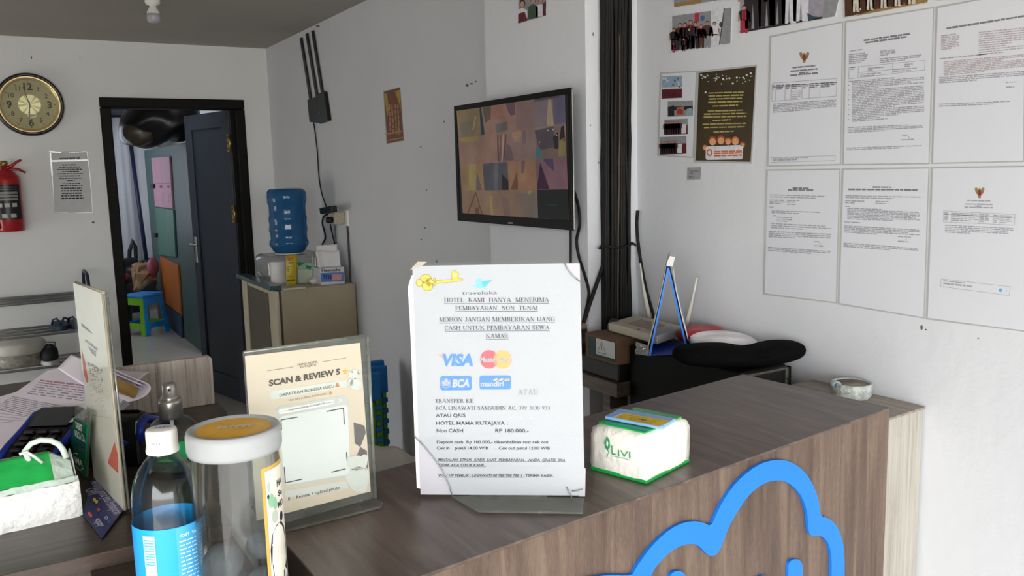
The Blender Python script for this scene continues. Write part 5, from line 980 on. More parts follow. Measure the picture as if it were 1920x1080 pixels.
b = MB(); b.lathe([(.0135, dz(748)), (.0135, dz(741)), (.0105, dz(740)), (.0105, dz(722)), (.0095, dz(717)), (0, dz(717))], SLV, sb_, n=32); vv = V3((-sp.x, -sp.y, 0)).normalized(); b.cyl(sb_ + vv * .009 + V3((0, 0, dz(727))), sb_ + vv * .0115 + V3((0, 0, dz(727))), .0028, SLV, 12); b.cyl(sb_ + vv * .0113 + V3((0, 0, dz(727))), sb_ + vv * .0119 + V3((0, 0, dz(727))), .0014, INKB, 10); b.build('spray_head', ss)
b = MB(); b.cyl(sb_ + V3((0, 0, ZL + .01)), sb_ + V3((0, 0, dz(781))), .003, WHT, 8); b.build('dip_tube', ss)

# ------------------------------------------------------------------ side shelf, tower and things behind the raised counter
sh = thing('side_shelf', (1.42, 1.9, 0), 'grey brown wood shelf along the right wall behind the black computer tower', 'shelf')
ZS_, ZB_ = .973, .652
b = MB(); b.prism([V3((1.30, 1.664, ZS_ - .036)), V3((XW - .005, 1.664, ZS_ - .036)), V3((XW - .005, 1.876, ZS_ - .036)), V3((1.368, 1.876, ZS_ - .036)), V3((1.368, 2.6, ZS_ - .036)), V3((1.30, 2.6, ZS_ - .036))], (0, 0, .036), WOODS, .001); b.build('upper_board', sh)
b = MB(); b.prism([V3((1.30, 1.27, ZB_ - .03)), V3((XW - .005, 1.27, ZB_ - .03)), V3((XW - .005, 1.876, ZB_ - .03)), V3((1.368, 1.876, ZB_ - .03)), V3((1.368, 2.6, ZB_ - .03)), V3((1.30, 2.6, ZB_ - .03))], (0, 0, .03), WOODS, .001); b.build('lower_board', sh)
for y in (1.70, 2.56):
    b = MB(); b.box((1.305, y, ZB_), (1.362, y + .03, ZS_ - .0365), WOODS); b.build('upright', sh)
for x, y in ((1.31, 1.28), (1.50, 1.28), (1.31, 2.55), (1.50, 1.83)):
    b = MB(); b.box((x, y, 0), (x + .04, y + .04, ZB_ - .0305), WOODS); b.build('leg', sh)
TZ = 1.071; TX0, TX1, TY0, TY1 = 1.337, 1.482, 1.272, 1.660
tw = thing('computer_tower', (1.41, 1.47, ZB_), 'black computer tower with mesh front beside the right wall', 'computer')
MATB = mat('matte_black_metal', '0e0e0e', .6, var=.12, vs=30, spec=.2); MESH = mat('black_mesh', '0b0b0b', .5, var=.6, vs=700); GSL = mat('dull_silver_trim', '6f6d66', .4, .7, var=.1)
b = MB(); b.box((TX0, TY0 + .014, ZB_ + .001), (TX1, TY1, TZ), MATB, .004); b.build('case', tw)
b = MB(); b.box((TX0 + .006, TY0 + .004, ZB_ + .02), (TX1 - .016, TY0 + .0138, TZ - .010), MESH, .002); b.build('mesh_front', tw)
b = MB(); b.box((TX1 - .0155, TY0, ZB_ + .004), (TX1 - .006, TY0 + .0138, TZ - .004), GSL, .002); b.build('silver_trim', tw)
b = MB(); b.box((TX1 - .0058, TY0, ZB_ + .004), (TX1 + .002, TY0 + .0138, TZ - .003), MATB, .002); b.build('front_edge', tw)
b = MB(); b.box((TX0 + .004, TY0 - .0005, TZ - .0095), (TX1 - .016, TY0 + .0138, TZ - .003), GSL, .002); b.build('top_trim', tw)
b = MB(); b.cyl((TX1 - .0108, TY0 - .0004, TZ - .03), (TX1 - .0108, TY0 - .002, TZ - .03), .0035, INKB, 14); b.build('power_button', tw)
# black recorder, brown box, router, speaker, cup on the upper board
dv = MB(); dv.box((1.312, 1.672, ZS_ + .0005), (1.50, 1.855, ZS_ + .046), BLK, .004); tag(dv.build('video_recorder'), 'flat black recorder box on the side shelf under the brown box', 'recorder')
bz = ZS_ + .047; bx = thing('modem_box', (1.37, 1.73, bz), 'brown cardboard box with dark green panel and white warning label on the recorder', 'box')
CARD = mat('brown_cardboard', '664c36', .7, var=.1, vs=40); TEAL = mat('dark_teal_print', '1f3d3f', .55, var=.06)
BX0, BX1, BY0, BY1, BZ1 = 1.302, 1.450, 1.668, 1.800, bz + .066
b = MB(); b.box((BX0, BY0, bz), (BX1, BY1, BZ1), CARD, .0015); pb = Print(b, Pl((BX0, BY1, bz), (0, -1, 0), (0, 0, 1)))
r = lambda pts, m, L: pb.polyuv(pts, m, L); r([(.012, .008), (.132, .008), (.132, .058), (.012, .058)], TEAL, 1); b.build('carton', bx)
LBP = mat('warning_label_paper', 'c9cac8', .5, var=.04); b = MB(); pb = Print(b, Pl((BX0 - .0003, BY1, bz), (0, -1, 0), (0, 0, 1))); pb.polyuv([(.048, .016), (.126, .016), (.126, .058), (.048, .058)], LBP, 1)
for a, c in (((.054, .022), (.072, .052)), ((.072, .052), (.090, .022)), ((.054, .022), (.090, .022))):
    dx, dy = c[0] - a[0], c[1] - a[1]; l = math.hypot(dx, dy); nx, ny = -dy / l * .001, dx / l * .001; pb.polyuv([(a[0] - nx, a[1] - ny), (c[0] - nx, c[1] - ny), (c[0] + nx, c[1] + ny), (a[0] + nx, a[1] + ny)], INKD, 2)
pb.polyuv([(.0705, .030), (.0735, .030), (.0745, .044), (.0695, .044)], INKD, 2)
b.build('warning_label', bx)
CREAM = mat('aged_cream_plastic', 'b9b3a2', .5, var=.08, vs=18); zr = BZ1 + .001
rt = thing('router', onZ(1205, 612, zr), 'cream wifi router with two white antennas lying on the brown box', 'router')
ztop = zr + .022; ra, rb, rc_ = onZ(1140, 605, ztop), onZ(1193, 590, ztop), onZ(1232, 630, ztop); rd = ra + (rc_ - ra) + (rb - ra) * .9
rq = [V3((p.x, p.y, zr)) for p in (ra, rc_, rc_ + (rb - ra), rb)]
b = MB(); b.prism(rq, (0, 0, .022), CREAM, .004); ce = sum(rq, V3()) / 4
b.prism([ce.lerp(p, .5) + V3((0, 0, .0222)) for p in rq], (0, 0, .0006), mat('dusty_brown_top', '97897a', .7, var=.2, vs=60)); b.build('casing', rt)
b = MB(); pz = Print(b, Pl((0, 0, ztop + .0004), (1, 0, 0), (0, 1, 0))); pz.ell(1197, 618, 4, 2, mat('faded_blue_logo', '6c7f93', .5), 1); b.build('logo', rt)
WANT = mat('white_antenna', 'd5d1c4', .45, var=.04); 
def antenna(pbot, pmid, ptop):
    b = MB(); b.tube([pbot, pbot.lerp(pmid, .5), pmid, pmid.lerp(ptop, .3), ptop], [.0055, .0062, .005, .003, .0026], WANT, 10); b.build('antenna', rt)
ab = onZ(1219, 600, ztop); Y_ = min(ab.y, 1.80); Y_ = 1.80; antenna(onY(1218, 600, Y_), onY(1207, 545, Y_), onY(1200, 494, Y_)); X_ = 1.52; antenna(onX(1283, 622, X_), onX(1295, 575, X_), onX(1307, 520, X_))
sc_ = onX(1138, 604, 1.40); b = MB(); r_ = .017; b.lathe([(r_ * 1.1, 0), (r_ * 1.15, .004)] + [(r_ * 1.1 * math.cos(k * PI / 16), .005 + r_ * 1.45 * math.sin(k * PI / 16)) for k in range(9)], mat('dark_grey_dome', '2a2a2c', .35, var=.1), (1.385, 1.782, BZ1 + .0005), n=28)
tag(b.build('dome_speaker'), 'small dark rounded dome on the brown box left of the cream router', 'speaker')
cp = onX(1091, 645, 1.34); cu_ = thing('lidded_cup', (1.338, 1.884 + .03, ZS_), 'dark cup with pale wooden lid half hidden behind payment notice', 'cup')
cz = onY(1093, 606, 1.915).z; cxx = onY(1089, 606, 1.915).x
b = MB(); b.lathe([(.022, ZS_ + .0005), (.024, ZS_ + .01), (.024, cz - .012)], mat('dark_brown_glass', '2b211d', .2, var=.1), (cxx, 1.915, 0), n=28); b.build('body', cu_)
b = MB(); b.lathe([(.0245, cz - .0115), (.0245, cz), (0, cz + .001)], mat('pale_wood_lid', '8f7458', .6, var=.12, vs=40), (cxx, 1.915, 0), n=28); b.build('lid', cu_)
# blue desk calendar
CBL = mat('calendar_blue', '2f7fe0', .4, var=.03); CBD = mat('calendar_deep_blue', '1d3f96', .45, var=.05)
zt_ = TZ + .0008; cA, cB = onZ(1218, 667, zt_), onZ(1290, 665, zt_); _d = ray(1253, 640); ax_ = V3((_d.x, _d.y, 0)).normalized()
LEN = .135; cm = (cA + cB) / 2; cApex = V3((cm.x, cm.y, 0)); 
nC = V3((-ax_.x, -ax_.y, 0)); apx = hit(1253, 503, cm, nC)
cd = thing('desk_calendar', cm + ax_ * LEN / 2, 'blue triangular desk calendar with white pages standing on the black tower', 'calendar')
b = MB()
def leg(p, out):
    d = (p - apx).normalized(); n_ = d.cross(ax_).normalized() * .0022; b.prism([apx - n_, p - n_, p + n_, apx + n_], ax_ * LEN, CBL)
leg(cA, -1); leg(cB, 1); b.build('stand_sides', cd) if False else None
lA = b; lA_o = lA.build('stand_sides', cd)
b = MB(); b.prism([cA + V3((0, 0, .0005)), cB + V3((0, 0, .0005)), cB + V3((0, 0, .003)), cA + V3((0, 0, .003))], ax_ * LEN, CBD); b.build('stand_base', cd)
b = MB(); pgL = [hit(x, y, cm, nC) for x, y in ((1248, 505), (1240, 545), (1228, 600), (1212, 664))]; 
b.grid(lambda u, v: (lambda t: pgL[min(int(t * 3), 2)].lerp(pgL[min(int(t * 3), 2) + 1], t * 3 - min(int(t * 3), 2)))(v) + ax_ * (LEN * u), 2, 10, PAPC, thick=.0006); b.build('front_pages', cd)
b = MB(); pgR = [hit(x, y, cm, nC) for x, y in ((1262, 503), (1268, 545), (1279, 595), (1291, 640))]
b.grid(lambda u, v: (lambda t: pgR[min(int(t * 3), 2)].lerp(pgR[min(int(t * 3), 2) + 1], t * 3 - min(int(t * 3), 2)))(v) + ax_ * (LEN * u), 2, 10, PAPC, thick=.0006); b.build('back_pages', cd)
b = MB(); tp_ = hit(1256, 492, cm, nC); b.tube([tp_ + (hit(1250, 502, cm, nC) - tp_) * k + ax_ * 0 for k in (0,)] + [], .001, PAPC) if False else None
b.prism([hit(x, y, cm - ax_ * .004, nC) for x, y in ((1249, 499), (1261, 500), (1266, 482), (1256, 480), (1251, 490))], ax_ * LEN, PAPC, .001); b.build('page_roll', cd)
# clear sleeve, red and white pack, black cushion
b = MB(); s0, s1 = onZ(1192, 664, zt_), onZ(1216, 668, zt_); rs_ = random.Random(9)
b.grid(lambda u, v: s0.lerp(s1, u) + V3((rs_.uniform(-.002, .002), rs_.uniform(-.002, .002), .0005 + .026 * v * (1 - .2 * u))) + ax_ * (.02 * v), 7, 7, clear('crumpled_clear_film', 'eceeee', .15, .5, .12, .35, 'c9c9c9'), smooth=False, thick=.0004); tag(b.build('clear_sleeve'), 'crumpled clear plastic sleeve beside the left foot of the blue calendar', 'wrapper')
pk = thing('soft_pack', V3((1.46, 1.50, zt_)), 'crumpled white bag with red top lying on the tower by the right wall', 'bag')
WBG = mat('white_plastic_bag', 'e3e1e4', .4, var=.05, vs=30, bump=.4, bs=30); RBG = mat('red_plastic', '9c1f26', .3, var=.1, vs=30)
def bump(s, f): return lambda v: v + V3((math.sin(v.y * f + 1), math.sin(v.x * f * 1.3), math.sin((v.x + v.y) * f * .8))) * s
b = MB(); b.blob((1.455, 1.455, zt_ + .024), (.062, .085, .023), WBG, 28, 16, bump(.002, 90), 2.6); b.build('bag_body', pk)
b = MB(); b.blob((1.462, 1.535, zt_ + .030), (.060, .050, .021), RBG, 24, 14, bump(.002, 80), 2.4); b.build('red_top', pk)
hc0, hc1 = onZ(1262, 683, TZ + .012), onZ(1507, 672, TZ + .012); hm = (hc0 + hc1) / 2; hd = (hc1 - hc0); hl = hd.length / 2; hx = hd.normalized(); hy = V3((-hx.y, hx.x, 0))
FELT = mat('black_felt', '090909', .9, var=.25, vs=120, bump=.3, bs=200, spec=.1)
b = MB()
def cush(v):
    t = v.x / hl; w = 1 - .0 * t; z = v.z * (1.05 + .25 * (abs(t) ** 2)) + .006 * t * t; 
    z += (-.010 * math.exp(-((t - .15) * 4) ** 2) if v.z > 0 else 0); return hx * v.x + hy * (v.y * (1 + .2 * t * t)) + V3((0, 0, z))
b.blob(hm + V3((0, 0, .0165)), (hl, .052, .024), FELT, 40, 18, cush, 2.5)
tag(b.build('flat_hat'), 'soft black flat hat lying across the top of the black computer tower', 'hat')

# ------------------------------------------------------------------ behind the counters: folded stools, cushion
FB, FG = mat('stool_blue', '1276c4', .35, var=.05), mat('stool_green', '5f9a1c', .35, var=.06)
def folded_stool(y, x1, label):
    t = thing('folding_stool', (x1 - .14, y, 0), label, 'stool', 'folded plastic stools by the wall'); w = .26
    for s, nm in ((-1, 'side_panel'), (1, 'side_panel')):
        b = MB(); yy = y + s * .016
        b.box((x1 - w, yy - .011, .0), (x1 - .03, yy + .011, .50), FG, .004); b.box((x1 - w + .05, yy - .0118, .12), (x1 - .13, yy + .0118, .40), mat('stool_dark_recess', '123a5e', .5), .004)
        for k in range(9):
            z = .06 + k * .05; b.box((x1 - .032, yy - .013, z), (x1 - .002, yy + .013, z + .024), FB, .004); b.box((x1 - .028, yy - .010, z + .0245), (x1 - .008, yy + .010, z + .0495), FG, .003)
        b.build(nm, t)
        b = MB(); b.box((x1 - w - .005, yy - .014, .505), (x1 + .002, yy + .012, .645 + .01 * s), FB, .008); b.build('folded_seat', t)
    return t
folded_stool(3.52, 1.40, 'folded blue and green plastic stool nearer the counter, seen over the card stand'); folded_stool(3.62, 1.475, 'folded blue and green plastic stool against the wall, behind another folded one')
cl0 = onY(712, 905, 1.62); CLO = mat('off_white_cloth', 'a9a69d', .85, var=.06, vs=14, bump=.4, bs=25)
ch = thing('draped_chair', (cl0.x, 1.66, 0), 'chair draped with off white cloth just behind the raised counter', 'chair')
b = MB()
def drape(u, v):
    x = -.085 + .2 * u; a = v; z = .0 - .03 * (u - .35) ** 2 * 6; 
    p = cl0 + V3((x, 0, .055)) ; return p + V3((0, .05 * math.cos(PI * a), .028 * math.sin(PI * a) - .13 * abs(2 * a - 1) ** 3 - (.10 * max(0, u - .45) + .006 * math.sin(u * 17) * (1 - .3 * a))))
b.grid(drape, 26, 18, CLO, thick=.003); b.build('cloth', ch)
b = MB(); b.box((cl0.x - .075, 1.60, .45), (cl0.x + .06, 1.635, cl0.z + .03), mat('dark_chair_back', '3a3733', .6), .01); b.build('backrest', ch)
b = MB(); b.box((cl0.x - .1, 1.60, .42), (cl0.x + .1, 1.98, .455), mat('dark_chair_seat', '3a3733'), .01); b.build('seat', ch)
for dx in (-.09, .07):
    for dy in (1.61, 1.95):
        b = MB(); b.box((cl0.x + dx, dy, 0), (cl0.x + dx + .025, dy + .025, .42), BLK, .003); b.build('leg', ch)

# ------------------------------------------------------------------ on the back wall
YW = YB - .001
ckc = onY(55.5, 196, YB - .02); ck = thing('wall_clock', (ckc.x, YB - .02, ckc.z - .17), 'round gold faced wall clock with black rim left of the doorway', 'clock')
cR = .1715; axc = (0, -1, 0); o_ = (ckc.x, YB - .0005, ckc.z)
b = MB(); b.lathe([(cR, 0), (cR, .022), (cR - .006, .034), (cR - .016, .036), (cR - .019, .030)], mat('black_clock_rim', '1a1614', .25, var=.1, coat=.4), o_, axc, 72, caps=False); b.build('rim', ck)
b = MB(); b.lathe([(cR - .018, .031), (cR - .022, .034), (cR - .036, .022), (cR - .038, .018)], mat('gold_bezel', 'dcc58f', .3, .6, var=.06), o_, axc, 72, caps=False); b.build('bezel', ck)
DIAL = mat('gold_dial', 'bbae88', .5, .0, var=.06, vs=90); b = MB(); dr_ = cR - .036; b.lathe([(dr_, 0), (dr_, .014), (0, .014)], DIAL, o_, axc, 72, smooth=False)
PC = Pl((ckc.x, YB - .0147, ckc.z), (1, 0, 0), (0, 0, 1)); pr = Print(b, PC); CIN = mat('clock_ink', '3a3a3e', .5)
def cring(r0, r1, m, L, n=60, a0=0, a1=2 * PI):
    for k in range(n):
        a, c = a0 + (a1 - a0) * k / n, a0 + (a1 - a0) * (k + 1) / n; pr.polyuv([(r1 * math.sin(a), r1 * math.cos(a)), (r1 * math.sin(c), r1 * math.cos(c)), (r0 * math.sin(c), r0 * math.cos(c)), (r0 * math.sin(a), r0 * math.cos(a))], m, L)
GLT = mat('pale_gold_sunray', 'd6cba0', .3, .5, var=.05); GMD = mat('mid_gold_sunray', 'b5a87c', .35, .5)
for k in range(24): cring(0, .055, GLT if (k * 7) % 5 < 3 else GMD, 1, 2, k * PI / 12, (k + 1) * PI / 12)
for k in range(60): a = k * PI / 30; rr3 = .119; l = .0085 if k % 5 == 0 else .003; w = .0018 if k % 5 == 0 else .0006; d = (math.sin(a), math.cos(a)); e = (d[1], -d[0]); pr.polyuv([(d[0] * rr3 + e[0] * w, d[1] * rr3 + e[1] * w), (d[0] * (rr3 + l) + e[0] * w, d[1] * (rr3 + l) + e[1] * w), (d[0] * (rr3 + l) - e[0] * w, d[1] * (rr3 + l) - e[1] * w), (d[0] * rr3 - e[0] * w, d[1] * rr3 - e[1] * w)], CIN, 1)
def cnum(st, cx, cy, h, bold):
    vs, fs = glyphs(st, bold); mn, mx = min(v[0] for v in vs), max(v[0] for v in vs); k = h / .69; b.add([PC.at(cx + (x - (mn + mx) / 2) * k, cy - h / 2 + y * k, LAY * 2) for x, y in vs], fs, CIN)
for k in range(1, 13):
    a = k * PI / 6; big = k % 3 == 0; R_ = .098; cnum(str(k), R_ * math.sin(a), R_ * math.cos(a), .036 if big else .024, .035 if big else .012)
pr.polyuv([(.006 + .022 * math.cos(t * PI / 12), -.060 + .011 * math.sin(t * PI / 12)) for t in range(24)], GLT, 4); pr.polyuv([(.006 + .019 * math.cos(t * PI / 12), -.060 + .009 * math.sin(t * PI / 12)) for t in range(24)], mat('oval_mark', 'c9c0a2', .4), 5)
for s in (-1, 1): pr.polyuv([(.006 + s * .014, -.056), (.006 + s * .009, -.058), (.006 + s * .015, -.061)], CIN, 6)
b.build('dial', ck)
def hand(name, ang, l, back, w, m, h):
    d = (math.sin(ang), math.cos(ang)); e = (d[1], -d[0]); pts = [PC.at(*p, h) for p in ((-d[0] * back + e[0] * w * .5, -d[1] * back + e[1] * w * .5), (e[0] * w, e[1] * w), (d[0] * l + e[0] * w * .5, d[1] * l + e[1] * w * .5), (d[0] * l - e[0] * w * .5, d[1] * l - e[1] * w * .5), (-e[0] * w, -e[1] * w), (-d[0] * back - e[0] * w * .5, -d[1] * back - e[1] * w * .5))]
    b = MB(); b.prism(pts, PC.n * .0008, m); b.build(name, ck)
HK = mat('hand_black', '2a2824', .4); hand('minute_hand', math.radians(-14), .098, .02, .0022, HK, .003); hand('hour_hand', math.radians(186), .085, .018, .002, HK, .0045); hand('second_hand', math.radians(-58), .098, .05, .0011, mat('hand_gold', 'c9b98a', .3, .6), .006)
b = MB(); b.cyl(PC.at(0, 0, .002), PC.at(0, 0, .0085), .005, BRASS, 16); b.build('hub', ck)
b = MB(); b.lathe([(dr_ + .004, .0245), (0, .0255)], PANE, o_, axc, 48); b.build('glass', ck)
# fire extinguisher
RED = mat('extinguisher_red', 'a3161c', .28, var=.05, coat=.3); YE = 5.43; eb = onY(16, 434, YE); et = onY(14, 322, YE); ex = V3((onY(14.5, 380, YE).x, YE, 0)); fe = thing('fire_extinguisher', (ex.x, YE, eb.z), 'red fire extinguisher with black label hung on the back wall under the clock', 'fire extinguisher')
er = .072; zb_, zt2 = eb.z + .012, onY(14, 338, YE).z
b = MB(); b.lathe([(er - .008, zb_ - .012), (er - .002, zb_ - .008), (er, zb_), (er, zt2), (er * .93, zt2 + .02), (er * .7, zt2 + .042), (er * .35, zt2 + .055), (.02, zt2 + .06), (.02, zt2 + .075)], RED, ex, n=48); b.build('cylinder', fe)
EL = mat('extinguisher_label', '17171a', .35, var=.05); b = MB(); evd = math.atan2(-ex.y, -ex.x); zl0, zl1 = onY(20, 411, YE).z, onY(20, 346, YE).z
cylpatch(b, ex, er + .0004, evd - 1.15, evd + 1.0, zl0, zl1, EL, 24)
for z, n_, h in ((.92, 1, .018), (.86, 1, .012), (.78, 1, .05), (.69, 1, .05), (.60, 1, .05)):
    cylpatch(b, ex, er + .0009, evd - .85, evd + .75, zl0 + (zl1 - zl0) * z - .009 if h > .02 else zl0 + (zl1 - zl0) * z, zl0 + (zl1 - zl0) * z + .003, mat('label_grey_print', '8f8e8a', .5), 16)
for a in (-.55, -.05, .45): cylpatch(b, ex, er + .0009, evd + a - .17, evd + a + .17, zl0 + (zl1 - zl0) * .36, zl0 + (zl1 - zl0) * .47, mat('label_white_box', 'b9b8b2', .5), 6)
for a in (-.3, .3): cylpatch(b, ex, er + .0009, evd + a - .17, evd + a + .2, zl0 + (zl1 - zl0) * .05, zl0 + (zl1 - zl0) * .17, mat('label_white_box', 'b9b8b2', .5), 6)
b.build('label', fe)
b = MB(); zv = zt2 + .075; b.cyl(ex + V3((0, 0, zv)), ex + V3((0, 0, zv + .03)), .018, BRASS, 20); b.build('valve', fe)
b = MB(); b.tube([onY(x, y, YE - .01) for x, y in ((12, 316), (22, 311), (32, 303), (40, 300))], [.009, .009, .007, .006], RED, 8); b.build('upper_lever', fe)
b = MB(); b.tube([onY(x, y, YE - .012) for x, y in ((10, 322), (24, 317), (36, 318), (48, 324))], [.009, .009, .007, .006], RED, 8); b.build('lower_lever', fe)
b = MB(); b.tube([ex + V3((-.018, -.02, zv + .015)), ex + V3((-.07, -.03, zv)), ex + V3((-.096, -.03, zv - .10)), ex + V3((-.088, -.035, zb_ + .15)), ex + V3((-.058, -.058, zb_ + .005))], .009, BLK, 10); b.build('hose', fe)
b = MB(); q3 = onY(14, 305, YB); b.box((q3.x - .02, YB - .012, q3.z - .02), (q3.x + .02, YB - .0005, q3.z + .02), WHT, .002); b.tube([(q3.x, YB - .012, q3.z), (q3.x, YE + .0, q3.z - .004), (ex.x, YE, zv + .028)], .004, CHROME, 8); b.build('wall_hook', fe)
# warning note
b, pr, fin = sheet('warning_note', [(92, 284), (163, 283), (175, 398.5), (102, 399.5)], 'white warning notice under clear tape between the extinguisher and doorway', 'notice', edge=mat('note_paper', 'cdcdcc', .6), inset=1.5, paper=mat('note_paper', 'cdcdcc', .6), pl=PWB)
SHT = mat('shiny_clear_tape', 'f2f2f2', .15, var=.04, vs=60, coat=.6)
pr.text('warning', 111, 299, 150, 298, 4.4, INKB, 2, .03)
for pts in ([(92, 284), (115, 286)], [(129, 286), (162, 284)], [(94, 287), (98, 330)], [(97, 302), (164, 300)], [(98, 330), (101, 382)], [(163, 284), (169, 330), (174, 398)], [(103, 398), (128, 398)], [(140, 399), (174, 398)]): pr.path(pts, 3.2 if pts[0][0] < 100 and len(pts) == 2 and pts[0][1] < 310 else 1.2, SHT, 3)
for k, (xa, xb) in enumerate(((117, 143), (111, 150), (107, 155), (116, 148), (108, 156), (112, 152), (111, 154), (126, 140), (116, 150), (113, 155), (115, 153), (115, 154), (116, 154), (115, 156), (115, 157))):
    y = 309.6 + k * 4.15 + (1.6 if k > 7 else 0) + max(0, k - 9) * .55; pr.words(xa, y, xb, y - .6, 1.7 if k < 10 else 2.4, INKB, 2, (3, 7), .9, RND)
fin()
# shoe rack
YF_, YR_ = 5.14, 5.44; RK = mat('rack_chrome', 'a9aaac', .3, .8, var=.08); DTB = mat('dark_blue_tube', '1d2a3a', .4, var=.08)
rk = thing('shoe_rack', (-.1, 5.3, 0), 'chrome rail shoe rack with dark blue end frame along the back wall', 'shoe rack')
xr = onY(162, 540, 5.3).x; ztp = onY(160, 509, 5.3).z; z1_, z2_, z3_ = onY(70, 567, YF_).z, onY(70, 629, YF_).z, onY(110, 686, YF_).z
for x in (xr, xr - .95):
    b = MB(); b.tube([(x, YF_, 0), (x, YF_, ztp - .05), (x, YF_ + .03, ztp - .012), (x, YF_ + .08, ztp), (x, YR_ - .08, ztp), (x, YR_ - .03, ztp - .012), (x, YR_, ztp - .05), (x, YR_, 0)], .009, DTB, 10); b.build('end_frame', rk)
for z in (z1_, z2_, z3_):
    for k in range(4):
        y = YF_ + (YR_ - YF_) * k / 3; b = MB(); b.cyl((xr, y, z), (xr - .95, y, z), .007, RK, 10); b.build('rail', rk)
    if z == z1_: b = MB(); b.cyl((xr, YF_, z + .035), (xr - .95, YF_, z + .035), .006, RK, 10); b.build('rail', rk)
SLB = mat('dark_blue_rubber', '1f3348', .6, var=.1)
for k, (px_, lab) in enumerate(((115, 'dark blue strap sandal on the middle shoe rack shelf, further left of two'), (146, 'dark blue strap sandal on the shoe rack shelf, half hidden by payment stand'))):
    c = onY(px_, 618, YF_ + .06); c = V3((c.x, 5.27, z2_ + .008)); s_ = thing('sandal', c, lab, 'sandal', 'blue sandals on the shoe rack')
    b = MB(); b.prism([c + V3((.045 * math.cos(a * PI / 12) * (1 - .12 * math.sin(a * PI / 12)), .125 * math.sin(a * PI / 12), 0)) for a in range(24)], (0, 0, .026), SLB, .004); b.build('sole', s_)
    for sg_ in (-1, 1): b = MB(); b.tube([c + V3((sg_ * .042, -.03, .026)), c + V3((sg_ * .036, -.05, .055)), c + V3((sg_ * .018, -.065, .064)), c + V3((0, -.085, .03))], .0055, SLB, 8); b.build('strap', s_)
c = V3((onY(97, 700, YF_ + .03).x, 5.26, z3_ + .008)); sn = thing('sneaker', c, 'dark sneaker with white sole on the lowest visible shoe rack shelf', 'shoe')
b = MB(); b.blob(c + V3((0, -.01, .045)), (.045, .12, .05), mat('dark_shoe_fabric', '26272c', .8, var=.15), 20, 14, lambda v: V3((v.x, v.y, v.z * (1 - .35 * max(0, -v.y / .12)))), 2.4); b.build('upper', sn)
b = MB(); b.prism([c + V3((.05 * math.cos(a * PI / 12), -.01 + .13 * math.sin(a * PI / 12), 0)) for a in range(24)], (0, 0, .022), mat('white_shoe_sole', 'c9c9c6', .6), .004); b.build('sole', sn)
b = MB(); b.tube([c + V3((-.03, -.03, .08)), c + V3((0, -.05, .088)), c + V3((.03, -.03, .08)), c + V3((.035, .02, .10)), c + V3((-.02, .03, .105))], .004, mat('grey_lace', '8d8d8a', .7), 6); b.build('lace', sn)
# bucket
bk = onY(38, 700, 5.29); bkc = V3((bk.x, 5.29, z3_ + .008)); bh = onY(40, 640, 5.25).z - bkc.z; bu = thing('lidded_bucket', bkc, 'translucent plastic bucket with lid and white contents at the left picture edge', 'bucket')
TRP = clear('milky_bucket_plastic', 'dfdcd2', .04, .2, .15, .62, 'd6d3c8'); b = MB(); b.lathe([(.118, .001), (.122, .01), (.133, bh - .06)], TRP, bkc, n=40); b.build('body', bu)
b = MB(); b.lathe([(.136, bh - .062), (.138, bh - .05), (.136, bh - .012), (.126, bh - .002), (0, bh)], mat('milky_lid', 'cfccc3', .4, var=.05), bkc, n=40); b.build('lid', bu)
b = MB(); b.lathe([(.112, .004), (.117, .10), (.08, .12), (0, .115)], mat('white_powder_bags', 'd2d0c8', .7, var=.08, vs=30, bump=.4), bkc, n=28); b.build('contents', bu)
b = MB(); b.tube([bkc + V3((.137, 0, bh - .05)), bkc + V3((.15, -.02, bh - .035)), bkc + V3((.137, -.05, bh - .05))], .004, CHROME, 6); b.build('lid_clip', bu)
# bulb on the ceiling
bl = onZ(285, -6, ZCEIL); lb = thing('ceiling_bulb', (bl.x, bl.y, ZCEIL - .12), 'unlit bulb in white socket on the grey ceiling', 'lamp')
zf = lambda y: onY(286, y, bl.y).z
b = MB(); b.lathe([(.032, ZCEIL - .0005), (.032, zf(5)), (.026, zf(9)), (.014, zf(10.5)), (.014, zf(13))], WHT, (bl.x, bl.y, 0), n=28); b.build('socket', lb)
b = MB(); b.lathe([(.013, zf(12)), (.017, zf(15)), (.026, zf(22)), (.027, zf(25)), (.0272, zf(26))], WHT, (bl.x, bl.y, 0), n=28); b.build('bulb_base', lb)
b = MB(); b.lathe([(.0275, zf(26)), (.029, zf(31)), (.028, zf(38)), (.022, zf(42)), (0, zf(43.5))], mat('milky_bulb', 'a9a9ae', .3, var=.03), (bl.x, bl.y, 0), n=28); b.build('bulb_glass', lb)
# wall access box with three antennas, socket and cords on the far right wall
wr = thing('wall_access_point', onX(603, 232, XW), 'black wall box with three flat antennas near the ceiling of the far right wall', 'router'); PWS = Pl((XW - .0008, 0, 1.52), (0, -1, 0), (0, 0, 1)); w1 = lambda x, y, h=0.: PWS.px(x, y, h)
b = MB(); b.prism([w1(*p) for p in ((581, 187), (598, 181), (604, 231), (585, 229))], PWS.n * .016, BLK, .004); b.prism([w1(*p) for p in ((598.5, 178), (614, 171), (622, 226), (604.5, 232))], PWS.n * .02, BLK, .004); b.build('casing', wr)
for p0_, p1_ in (((566, 72), (585, 188)), ((577, 64), (597, 183)), ((588, 59), (607, 176))): b = MB(); b.prism([w1(p0_[0] - 1.5, p0_[1], .004), w1(p0_[0] + 2.2, p0_[1] - 2, .004), w1(p1_[0] + 2., p1_[1], .004), w1(p1_[0] - 2, p1_[1] + 1, .004)], PWS.n * .006, BLK, .002); b.build('antenna', wr)
b = MB(); b.cyl(w1(606, 211, .0205), w1(606, 211, .0225), .006, CHROME, 10); b.build('status_light', wr)
sk = thing('power_socket', onX(640, 425, XW), 'white wall socket with beige multi plug and dark plug', 'socket')
